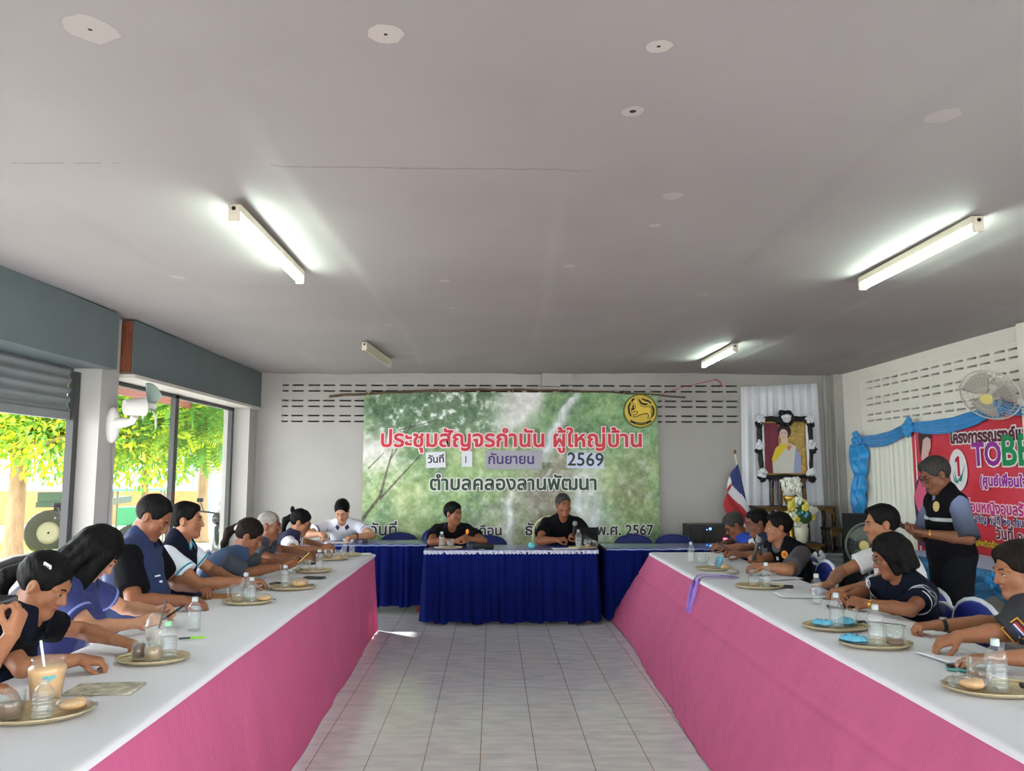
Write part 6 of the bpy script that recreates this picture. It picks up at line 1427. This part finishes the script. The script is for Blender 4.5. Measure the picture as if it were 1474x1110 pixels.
_tc = _N.new('ShaderNodeTexCoord'); _sp = _N.new('ShaderNodeSeparateXYZ'); _r = _N.new('ShaderNodeValToRGB'); _L.new(_tc.outputs['Object'], _sp.inputs[0]); _m = _N.new('ShaderNodeMapRange'); _m.inputs['From Min'].default_value = 1.08; _m.inputs['From Max'].default_value = 1.36
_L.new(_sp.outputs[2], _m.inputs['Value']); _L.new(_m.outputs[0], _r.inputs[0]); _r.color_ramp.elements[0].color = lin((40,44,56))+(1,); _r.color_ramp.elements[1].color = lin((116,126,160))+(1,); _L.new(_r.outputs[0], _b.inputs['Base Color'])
STRIPE = mat('grey_stripe_shirt', (74,74,80), rough=.9, noise=.35, nscale=30, stretch=(14,14,.4)); STRW = mat('white_stripe_polo', (206,204,214), rough=.9, noise=.12, nscale=16, stretch=(14,14,.3))
MAROON = mat('dark_plum_knit', (62,44,66), rough=.9); TEALC = mat('teal_collar', (60,150,170), rough=.8); REFL = mat('reflective_band', (170,176,178), rough=.35)
ORANGE = mat('orange_badge', (236,148,36), rough=.5); BADGEG = mat('gold_badge', (196,166,104), rough=.5); THREAD = mat('white_embroidery', (224,224,230), rough=.7)
MICB = mat('mic_body', (40,42,46), rough=.35); MICG = mat('mic_grille', (166,168,170), rough=.35, metal=.8, bump=.8, bscale=400)
D = np.array([0, 0, -1.0])
def band(p, key, off, r, m_, name, w=.004, n=20):
    """ring round a forearm near the wrist"""
    E_, W = p.E[key], p.W[key]; v = unit(W-E_); c = W-v*off; q = Vector(v).to_track_quat('Z', 'Y').to_matrix(); g = MB()
    g.lathe([(r-.004, -w), (r, -w*.9), (r+.001, 0), (r, w*.9), (r-.004, w)], Vector(c)-Vector(p.o0), n, q); return g, c, v, q, lambda mm=m_, nn=name: g.build(nn, mm, p.root)
def watch(p, key, m_=None, off=.045, r=.030, strap=None):
    g, c, v, q, fin = band(p, key, off, r, strap or BLACKP, 'wrist_watch', .010); up = unit(U3-v*(U3@v)); cc = Vector(c+up*(r+.002))-Vector(p.o0)
    g.mi(1); R = Matrix.Identity(3); zz = Vector(up).to_track_quat('Z', 'Y').to_matrix(); g.rbox(cc, (.032, .032, .010), .010, zz); g.build('wrist_watch', [strap or BLACKP, m_ or BLACKP], p.root)
U3 = np.array([0, 0, 1.0])
def on_torso(p, t, lat, out, quad=True):
    """point and axes on the front of a chest: t along the spine, lat to the wearer's right"""
    c0 = p.mid(t, 0)+p.r*lat; o = getattr(p, 'vest', None) or p.shirt; me = o.data
    if not hasattr(p, 'cache'): v = np.empty(len(me.vertices)*3, np.float32); me.vertices.foreach_get('co', v); p.cache = v.reshape(-1, 3)+np.array(p.o0, np.float32)
    q = p.cache-c0; f_ = q @ p.fw; near = (np.abs(q @ p.r) < .012) & (np.abs(q @ p.ax) < .012) & (f_ > 0)
    k = f_[near].max() if near.any() else out
    e = []
    for dr, da in ((.03, 0), (-.03, 0), (0, .03), (0, -.03)):
        n2 = (np.abs(q @ p.r-dr) < .012) & (np.abs(q @ p.ax-da) < .012) & (f_ > 0); e.append(f_[n2].max() if n2.any() else k)
    nrm = unit(p.fw-p.r*((e[0]-e[1])/.06)-p.ax*((e[2]-e[3])/.06)); return c0+p.fw*k, nrm
def badge(p, t, lat, out, w, h, m_, name, rnd=True, tilt=0):
    c, nr = on_torso(p, t, lat, out); c = Vector(c-nr*.001)-Vector(p.o0); up = unit(p.ax-nr*(p.ax@nr)); R = Matrix(np.stack([np.cross(up, nr), up, nr], 1).tolist()); M = Matrix.Translation(c) @ (R @ rotz(tilt)).to_4x4(); g = MB()
    pts = [(w/2*math.cos(2*PI*i/24), h/2*math.sin(2*PI*i/24)) for i in range(24)] if rnd else [(-w/2,-h/2), (w/2,-h/2), (w/2,h/2), (-w/2,h/2)]
    g.poly(pts, M, .004); return g.build(name, m_, p.root), M
def wchair(p, kind, face, label, dx=.08): c = p.P[:2]+p.f[:2]*dx; return chair(kind, c[0], c[1], face, label)
def micro(loc, d, label, L=.17):
    t = thing('microphone', loc, label, 'microphone', 'hand held microphones'); M = Vector(d).to_track_quat('Z', 'Y').to_matrix(); o = Vector((0,0,0))
    g = MB(); g.lathe([(.001,-L*.55), (.012,-L*.55), (.0125,-L*.2), (.017,L*.28), (.018,L*.30), (.001,L*.3)], o, 16, M); g.build('handle', MICB, t)
    g = MB(); g.lathe([(.018,L*.30), (.026,L*.36), (.0265,L*.42), (.024,L*.50), (.014,L*.565), (.001,L*.58)], o, 18, M); g.build('grille', MICG, t); return t
def A(t, d, n=D, curl=.4, **k): return dict(t=t, d=d, n=n, curl=curl, **k)
# --- left row, facing the aisle (+x)
# photographer at the very edge, only arms in view
p = person('person at the left edge raising a black phone, only the arms in view', (-2.02, 2.62, 1.14), 4, (5, 10, 0), sk=4, shirt=BLKC, hair=('short', 'black'), vox=.0045,
    arms=dict(L=A((-1.80, 3.05, 1.0), (.15, .2, .95), (-.6, .1, .3), (.75,.7,.75,.8), elbow=(-1.83, 2.86, .80), thumb=.7), R=A((-1.73, 2.86, .775), (.9, .3, -.12), D, .35)))
wchair(p, 'b', 4, 'blue chair under the person raising a phone at the left edge')
phone(-1.885, 3.03, 1.035, 'black phone held up at the left edge of the photo', 0, BLACKP, Matrix(((0,1,0),(0,0,1),(1,0,0))).to_3x3() @ rotx(.25))
# woman with hair clip
p = person('woman in a dark vest with a white hair clip, writing beside the iced tea', (-1.865, 3.33, 1.07), 10, (-8, 30, 0), s=.97, fat=.35, fem=True, sk=1, shirt=BLKC, vest=DNAVY, collar=BLKC, hair=('ponytail', 'black'), vox=.0042, hs=1.03,
    arms=dict(R=A((-1.60, 3.27, .772), (.93, .22, -.2), D, (.5,.6,.65,.7), elbow=(-1.80, 3.10, .79)), L=A((-1.60, 3.56, .775), (.95, -.25, -.2), D, (.55,.6,.65,.7), elbow=(-1.88, 3.66, .82))))
wchair(p, 'b', 10, 'blue chair under the woman with the white hair clip')
c = MB(); R = Matrix(p.Rh.tolist()); o = Vector(p.H(.071, -.005, .092))-Vector(p.o0); R2 = R @ roty(.75); c.rbox(o, (.008, .036, .030), .004, R2)
hc = c.build('hair_clip', WHT, p.hairo)
for y in (-.008, 0, .008): c = MB(); c.rbox(o+R2 @ Vector((.004, y, 0)), (.003, .004, .016), .001, R2); c.build('clip_slot', BLACKP, hc)
badge(p, .62, .07, .150, .045, .010, THREAD, 'embroidered_name', False); badge(p, .56, .07, .150, .025, .018, THREAD, 'embroidered_mark', False)
# woman with long hair
p = person('woman in an indigo polo with long black hair falling over her face', (-2.0, 4.02, 1.125), 8, (8, 46, -6), s=.95, fat=.25, fem=True, sk=2, shirt=INDIGO, collar=INDIGO, cuff=mat('pale_piping', (120,130,190), rough=.8), hair=('long', 'black', .03), vox=.0045, hs=1.05,
    arms=dict(R=A((-1.70, 4.00, .80), (.85, .35, .15), (-.2, .8, -.5), .55, elbow=(-1.90, 3.80, .80)), L=A((-1.73, 4.28, .80), (.85, -.35, .15), (-.2, -.8, -.5), .6, elbow=(-2.0, 4.34, .80))))
wchair(p, 'b', 8, 'blue chair under the woman with long black hair')
phone(-1.66, 4.14, .80, 'phone in the hands of the woman with long hair', 0, PHONEB, rotz(-1.4) @ rotx(.6))
# big man
p = person('heavy man with thinning hair in a navy vest over a black shirt', (-2.09, 4.86, 1.25), 6, (-6, 34, 0), s=1.08, fat=.9, sk=0, shirt=BLKC, vest=NAVYB, collar=NAVYB, hair=('thin', 'black', .03), vox=.0045, hs=1.08, sleeve=.72, open_vest=False,
    arms=dict(R=A((-1.72, 4.62, .785), (.95, .15, -.1), (-.1, .3, -.9), .3, elbow=(-2.02, 4.50, .80), spread=.8), L=A((-1.82, 5.02, .79), (.85, -.4, -.1), D, .5, elbow=(-2.1, 5.2, .82))))
wchair(p, 'b', 6, 'blue chair under the heavy man in the navy vest')
badge(p, .66, .075, .175, .050, .009, THREAD, 'embroidered_name', False); badge(p, .60, .07, .178, .026, .012, THREAD, 'embroidered_mark', False)
# man in pale polo
p = person('man in a white and navy sports polo with a watch, looking across the room', (-2.10, 5.42, 1.195), 4, (4, 2, 0), s=1.0, fat=.3, sk=1, shirt=mat('white_navy_polo', (214,220,230), rough=.9), vest=DNAVY, collar=TEALC, cuff=TEALC, hair=('short', 'black'), vox=.0047,
    arms=dict(R=A((-1.58, 5.42, .78), (.95, .1, -.15), D, (.5,.6,.65,.7), elbow=(-1.93, 5.20, .80)), L=A((-1.75, 5.50, .785), (.9, -.3, -.1), D, .4, elbow=(-2.0, 5.66, .83))))
wchair(p, 'b', 4, 'blue chair under the man in the white and navy polo'); watch(p, 'R', PHONEB)
badge(p, .60, .05, .150, .020, .020, THREAD, 'white_emblem', True); badge(p, .50, .02, .160, .055, .045, mat('plum_print', (110,96,128), rough=.7), 'printed_patch', True)
# ponytail woman in slate vest
p = person('woman in a slate blue vest with a ponytail, leaning over a phone', (-1.83, 5.93, 1.045), 12, (-4, 30, 0), s=.98, fat=.45, fem=True, sk=0, shirt=CHAR, vest=TEALV, collar=CHAR, hair=('ponytail', 'dark'), vox=.005, hs=1.02,
    arms=dict(R=A((-1.545, 6.12, .825), (.80, .5, .25), (-.4, .5, .3), (.5,.55,.6,.6), elbow=(-1.82, 5.86, .785)), L=A((-1.56, 6.26, .825), (.85, .1, .25), (-.4, -.6, .3), .55, elbow=(-1.80, 6.32, .80))))
wchair(p, 'b', 12, 'blue chair under the ponytail woman in the slate vest')
g, *_q, fin = band(p, 'R', .05, .030, STEEL, 'bracelet'); fin()
phone(-1.50, 6.21, .845, 'phone held up by the ponytail woman in the slate vest', 0, GOLD, rotz(-1.2) @ rotx(.75))
c = MB(); c.ell(Vector(p.H(.03, -.112, .012))-Vector(p.o0), (.012, .012, .028), Matrix(p.Rh.tolist()) @ roty(.4), 10, 8); c.build('hair_tie', mat('pink_pearl', (220,190,184), rough=.4), p.hairo)
badge(p, .74, .03, .155, .022, .07, ORANGE, 'orange_patch', False); badge(p, .82, .085, .145, .018, .014, THREAD, 'white_mark', False)
# grey haired man
p = person('grey haired man in a charcoal shirt looking down the table', (-1.96, 6.92, 1.05), 8, (-10, 8, 0), s=.97, fat=.3, sk=3, shirt=CHAR, collar=CHAR, hair=('buzz', 'grey'), vox=.0052,
    arms=dict(R=A((-1.57, 6.80, .79), (.9, .25, -.05), (-.1, .4, -.8), .5, elbow=(-1.86, 6.62, .80)), L=A((-1.60, 7.02, .79), (.85, -.4, -.05), D, .5, elbow=(-1.9, 7.15, .82))))
wchair(p, 'b', 8, 'blue chair under the grey haired man in the charcoal shirt')
# woman with bow and glasses
p = person('woman with glasses and a black hair bow in a navy vest over a white shirt', (-1.885, 7.72, 1.025), 6, (-4, 24, 0), s=.92, fem=True, sk=1, shirt=WHT, vest=mat('deep_navy_vest', (30,34,66), rough=.85), collar=mat('deep_navy_collar', (30,34,66), rough=.85), hair=('ponytail', 'black'), glasses=mat('red_black_frame', (58,20,24), rough=.3), vox=.0055,
    arms=dict(R=A((-1.56, 7.52, .80), (.85, .2, .2), (-.2, .6, -.5), .5, elbow=(-1.86, 7.42, .80)), L=A((-1.58, 7.70, .80), (.85, -.3, .2), (-.2, -.6, -.5), .5, elbow=(-1.86, 7.92, .82))))
wchair(p, 'b', 6, 'blue chair under the woman with the black hair bow')
c = MB(); M_ = Matrix(p.Rh.tolist())
for s_ in (-1, 1): c.ell(Vector(p.H(.012, -.125, .045+.035*s_))-Vector(p.o0), (.020, .022, .038), M_ @ rotx(.5*s_), 10, 8)
c.build('hair_bow', BLKC, p.hairo)
# white polo man behind the left head table
p = person('man in a white striped polo writing at the left head table', (-1.775, 9.22, 1.055), -86, (-6, 34, 0), s=.98, fat=.3, sk=2, shirt=STRW, collar=MAROON, cuff=MAROON, hair=('spiky', 'black', .012), vox=.006, hs=1.02,
    arms=dict(R=A((-1.885, 8.82, .80), (.5, -.7, -.2), (.3, -.2, -.9), .7, elbow=(-2.16, 9.05, .80)), L=A((-1.62, 8.82, .775), (-.45, -.8, -.1), D, .4, elbow=(-1.38, 9.02, .79))))
chair('n', p.P[0], p.P[1]-.06, -86, 'navy chair under the man in the white striped polo'); watch(p, 'L', BLACKP, .05, .031); badge(p, .60, -.07, .140, .05, .06, mat('grey_emblem', (96,92,110), rough=.7), 'chest_emblem')
g = MB(); g.tube([(0,0,0), (.02,.0,.07), (.035,.0,.12)], .004, 6); one(g, 'pen', BLACKP, 'black pen held by the man in the white striped polo', 'pen', loc=(-1.885, 8.79, .76))
# --- the two men at the middle head table
p = person('man in a black polo with clasped hands at the middle head table', (-.435, 8.62, 1.055), -86, (48, 4, 0), s=1.0, fat=.35, sk=0, shirt=BLKC, collar=BLKC, hair=('spiky', 'black'), vox=.006,
    arms=dict(R=A((-.335, 8.36, .81), (.75, -.25, .35), (.3, .3, -.7), .85, elbow=(-.66, 8.40, .775)), L=A((-.295, 8.37, .83), (-.75, -.25, .35), (-.5, .2, -.6), .85, elbow=(-.10, 8.47, .775))))
chair('m', -.60, 9.00, -86, 'navy chair behind the man with clasped hands'); badge(p, .62, .09, .138, .06, .010, THREAD, 'embroidered_name', False)
c = MB(); c.ell(Vector((-.27, 8.31, .885))-Vector(p.o0), (.02, .012, .03), rotz(.4), 8, 6); o = c.build('hand_flower', ORANGE, None); o.parent = None; o.name = 'orange_tag'; o.location = p.o0; tag(o, 'small orange tag in the clasped hands of the man at the middle table', 'tag')
p = person('grey haired man in a black polo holding a microphone at the middle head table', (.782, 8.64, 1.145), -88, (14, 4, 0), s=1.03, fat=.35, sk=0, shirt=BLKC, collar=BLKC, hair=('short', 'pepper'), vox=.006,
    arms=dict(R=A((.76, 8.37, .80), (.85, -.35, .1), (.2, .3, -.9), .75, elbow=(.50, 8.44, .775)), L=A((.86, 8.36, .835), (-.55, -.3, .55), (-.7, .3, -.2), .85, elbow=(1.06, 8.48, .775))))
chair('h', .70, 9.02, -88, 'chair with a rounded cream steel back behind the man with the microphone'); micro((.865, 8.325, .90), (.12, -.15, 1), 'microphone with a silver grille held by the man at the middle table')
# --- right row, facing the aisle (-x)
p = person('man in a royal blue shirt with glasses bent over his phone, farthest on the right', (2.44, 7.85, .98), 180, (-4, 34, 0), s=.95, fat=.2, sk=0, shirt=ROYAL, collar=ROYAL, hair=('short', 'pepper'), glasses=BLACKP, vox=.0055,
    arms=dict(R=A((2.20, 7.70, .80), (-.8, -.4, .1), (.2, -.3, -.8), .5, elbow=(2.42, 7.98, .80)), L=A((2.19, 7.57, .80), (-.9, .2, .1), (.2, .3, -.8), .5, elbow=(2.44, 7.50, .80))))
wchair(p, 'l', 176, 'blue chair under the man in the royal blue shirt')
p = person('man in glasses and a white collared navy vest holding a phone, second farthest right', (2.46, 7.22, 1.045), 174, (4, 12, 0), s=.96, fat=.25, sk=3, shirt=WHT, vest=mat('white_edge_navy_vest', (34,38,60), rough=.85), collar=WHT, hair=('short', 'black'), glasses=mat('thin_brown_frame', (70,46,40), rough=.3), vox=.0055,
    arms=dict(R=A((2.13, 7.02, .81), (-.9, -.3, .2), (.2, -.3, -.8), .5, elbow=(2.40, 7.34, .80)), L=A((2.13, 6.90, .81), (-.9, .15, .2), (.2, .3, -.8), .55, elbow=(2.42, 6.88, .80))))
wchair(p, 'l', 174, 'blue chair under the man in glasses with the white collar'); phone(2.07, 6.95, .85, 'phone held by the man in glasses with the white collar', 0, PHONEC, rotz(1.5) @ rotx(.5))
p = person('man in a black vest with an orange badge over a grey striped shirt, speaking', (2.43, 6.62, 1.05), 204, (-30, 2, 0), s=1.02, fat=.45, sk=1, shirt=STRIPE, vest=BLKC, collar=STRIPE, hair=('spiky', 'black'), vox=.005, sleeve=.8, open_vest=False, hips=(2.60, 6.70, .555),
    arms=dict(R=A((2.16, 6.46, .83), (-.8, -.2, .4), (.2, -.5, -.7), .8, elbow=(2.42, 6.74, .80)), L=A((2.04, 6.12, .79), (-.92, .25, .0), (.0, .3, -.9), .5, elbow=(2.24, 5.90, .79))))
wchair(p, 'l', 190, 'blue chair under the man with the orange badge'); badge(p, .93, -.105, .162, .062, .068, ORANGE, 'round_badge'); badge(p, .935, -.105, .1665, .03, .034, mat('badge_brown', (170,90,20), rough=.5), 'badge_centre'); badge(p, .84, -.03, .172, .022, .028, THREAD, 'white_mark', False)
micro((2.165, 6.40, .895), (.30, .05, .95), 'microphone held near the chin of the man with the orange badge', .18); watch(p, 'L', BLACKP, .03)
p = person('man in a white shirt sitting in front of the pedestal fan', (2.66, 5.30, 1.17), 172, (0, 6, 0), s=1.0, fat=.35, sk=1, shirt=WHT, hair=('short', 'black', .03), vox=.0047, hs=1.05,
    arms=dict(R=A((2.14, 5.12, .785), (-.92, -.2, -.1), D, .45, elbow=(2.46, 5.52, .82)), L=A((2.15, 4.92, .785), (-.92, .2, -.1), D, .5, elbow=(2.42, 4.96, .80))))
wchair(p, 'l', 172, 'blue chair under the man in the white shirt')
p = person('woman with glasses and a black bob in a dark polo with wave patterned sleeves', (2.39, 4.66, 1.03), 206, (-34, 20, 0), s=.98, fat=.45, fem=True, sk=0, shirt=DNAVY, collar=DNAVY, cuff=WHT, hair=('bob', 'black', -.022), glasses=mat('plum_frame', (70,40,52), rough=.3), vox=.0045, hs=1.04, hips=(2.57, 4.74, .555),
    arms=dict(R=A((2.09, 4.66, .79), (-.75, -.5, .1), (.3, -.4, -.7), .7, elbow=(2.36, 4.90, .80)), L=A((2.09, 4.54, .785), (-.75, .45, .1), (.2, .5, -.7), .75, elbow=(2.26, 4.23, .79))))
wchair(p, 'l', 170, 'blue chair under the woman with the black bob')
for off in (.045, .055): g, *_q, fin = band(p, 'L', off, .030, GOLD, 'gold_bracelet', .004); fin()
c = MB(); 
for key, sd_ in (('L', -1), ('R', 1)):
    v = unit(p.E[key]-p.S[sd_]); L_ = np.linalg.norm(p.E[key]-p.S[sd_]); up = unit(U3-v*(U3@v)); sx = np.cross(v, up)
    for k, (o_, am) in enumerate(((.42, .018), (.34, .012), (.47, .012))): c.tube([Vector(p.S[sd_]+v*(L_*o_+am*math.sin(i*1.3+k))+(up*math.cos(a)+sx*math.sin(a))*(.0735+.0045*o_))-Vector(p.o0) for i, a in enumerate(np.linspace(-1.9, 1.9, 18))], .0022, 5)
c.build('wave_pattern', mat('grey_thread', (176,182,196), rough=.7), p.root)
c = MB(); c.ell(Vector(on_torso(p, .72, 0, .135)[0])-Vector(p.o0), (.006,.006,.006)); c.build('shirt_button', WHT, p.root)
# standing man
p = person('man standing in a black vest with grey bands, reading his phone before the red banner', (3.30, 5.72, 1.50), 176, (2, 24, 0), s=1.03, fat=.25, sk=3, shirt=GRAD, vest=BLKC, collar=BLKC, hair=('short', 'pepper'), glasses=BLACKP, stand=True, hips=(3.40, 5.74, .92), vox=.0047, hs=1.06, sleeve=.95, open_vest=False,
    arms=dict(R=A((3.03, 5.70, 1.13), (-.9, -.25, .12), (.1, -.3, .9), (.3,.35,.4,.45), pole=(.2, .5, -1)), L=A((3.03, 5.56, 1.10), (-.92, .1, .15), (.1, .3, .9), (.4,.45,.5,.5), elbow=(3.34, 5.42, 1.06))))
phone(2.94, 5.63, 1.125, 'phone held flat in both hands by the standing man', 0, PHONEC, rotz(1.57) @ rotx(-.25)); g, *_q, fin = band(p, 'L', .03, .033, GOLD, 'wrist_watch', .006); fin()
for lo_, hi_, nm in ((.60, .665, 'reflective_band'),):
    q = p.torso(); q.append(OFF(.031))
    for key, sd_ in (('R', 1), ('L', -1)):
        v = unit(p.E[key]-p.S[sd_]); q.append(RC(p.S[sd_]+p.r*sd_*.035+v*.02, .068, p.S[sd_]+p.r*sd_*.05+v*.22, .085, .012, 's'))
    q += [HS(p.mid(lo_), -p.ax), HS(p.mid(hi_), p.ax)]; sdf_obj(nm, q, .007, REFL, p.root, p.o0)
badge(p, .84, -.085, .155, .06, .075, BADGEG, 'chest_badge')
# man at the right edge with a flag patch
p = person('man at the right edge in a dark shirt with a striped flag patch', (2.455, 3.62, 1.075), 150, (26, 12, 0), s=1.02, fat=.25, sk=1, shirt=mat('charcoal_tee', (44,46,52), rough=.9, bump=.2, bscale=260), hair=('spiky', 'dark'), vox=.0042, hs=1.04, sleeve=.74, shrug={-1: (-.13, .03, -.02)},
    arms=dict(R=A((2.11, 3.86, .775), (-.95, .1, -.1), (.0, .0, -1), (.7,.75,.8,.85), elbow=(2.50, 3.80, .80)), L=A((1.99, 3.47, .785), (-.9, .1, -.35), (.2, .1, -.9), (.35,.4,.5,.6), elbow=(2.29, 3.47, .83))))
wchair(p, 'b', 150, 'blue chair under the man with the flag patch'); watch(p, 'R', STEEL, .035, .031)
v = unit(p.E['L']-p.S[-1]); sx = unit(np.cross(v, U3)); out = unit(np.array([-.25, -1, .15]) - v*(np.array([-.25, -1, .15])@v)); sd2 = np.cross(out, v)
ctr = p.S[-1]+(p.E['L']-p.S[-1])*.42
def arm_patch(w, h, off, m_, nm, dz=0):
    g = MB(); rr = .0655+off
    def f(a, b): th = (a-.5)*w/rr; return tuple(ctr+v*(-(b-.5)*h*-1+dz)+rr*(out*math.cos(th)+sd2*math.sin(th))-np.array(p.o0))
    g.grid(f, 10, 2); return g.build(nm, m_, p.root, [('SOLIDIFY', dict(thickness=.002, offset=0))])
arm_patch(.088, .086, .004, mat('gold_thread', (214,160,50), rough=.6), 'flag_patch'); arm_patch(.076, .074, .0055, mat('maroon_patch', (70,30,36), rough=.7), 'patch_ground')
for dz, h, m_ in ((-.020,.010,FM[0]), (-.0115,.008,FM[1]), (0,.014,FM[2]), (.0115,.008,FM[1]), (.020,.010,FM[0])): arm_patch(.060, h, .007, m_, 'patch_stripe', dz)
# person out of frame at the near right, one arm in view
p = person('person at the near right edge whose forearm rests on a teal edged phone', (2.56, 2.92, 1.12), 172, (0, 14, 0), s=1.0, sk=1, shirt=BLKC, hair=('short', 'black'), vox=.0045,
    arms=dict(R=A((1.97, 3.19, .778), (-.95, .1, -.12), D, (.15,.18,.2,.25), elbow=(2.24, 3.12, .80)), L=A((2.15, 2.72, .78), (-.92, .2, -.1), D, .4)))
wchair(p, 'b', 172, 'blue chair under the person at the near right edge')
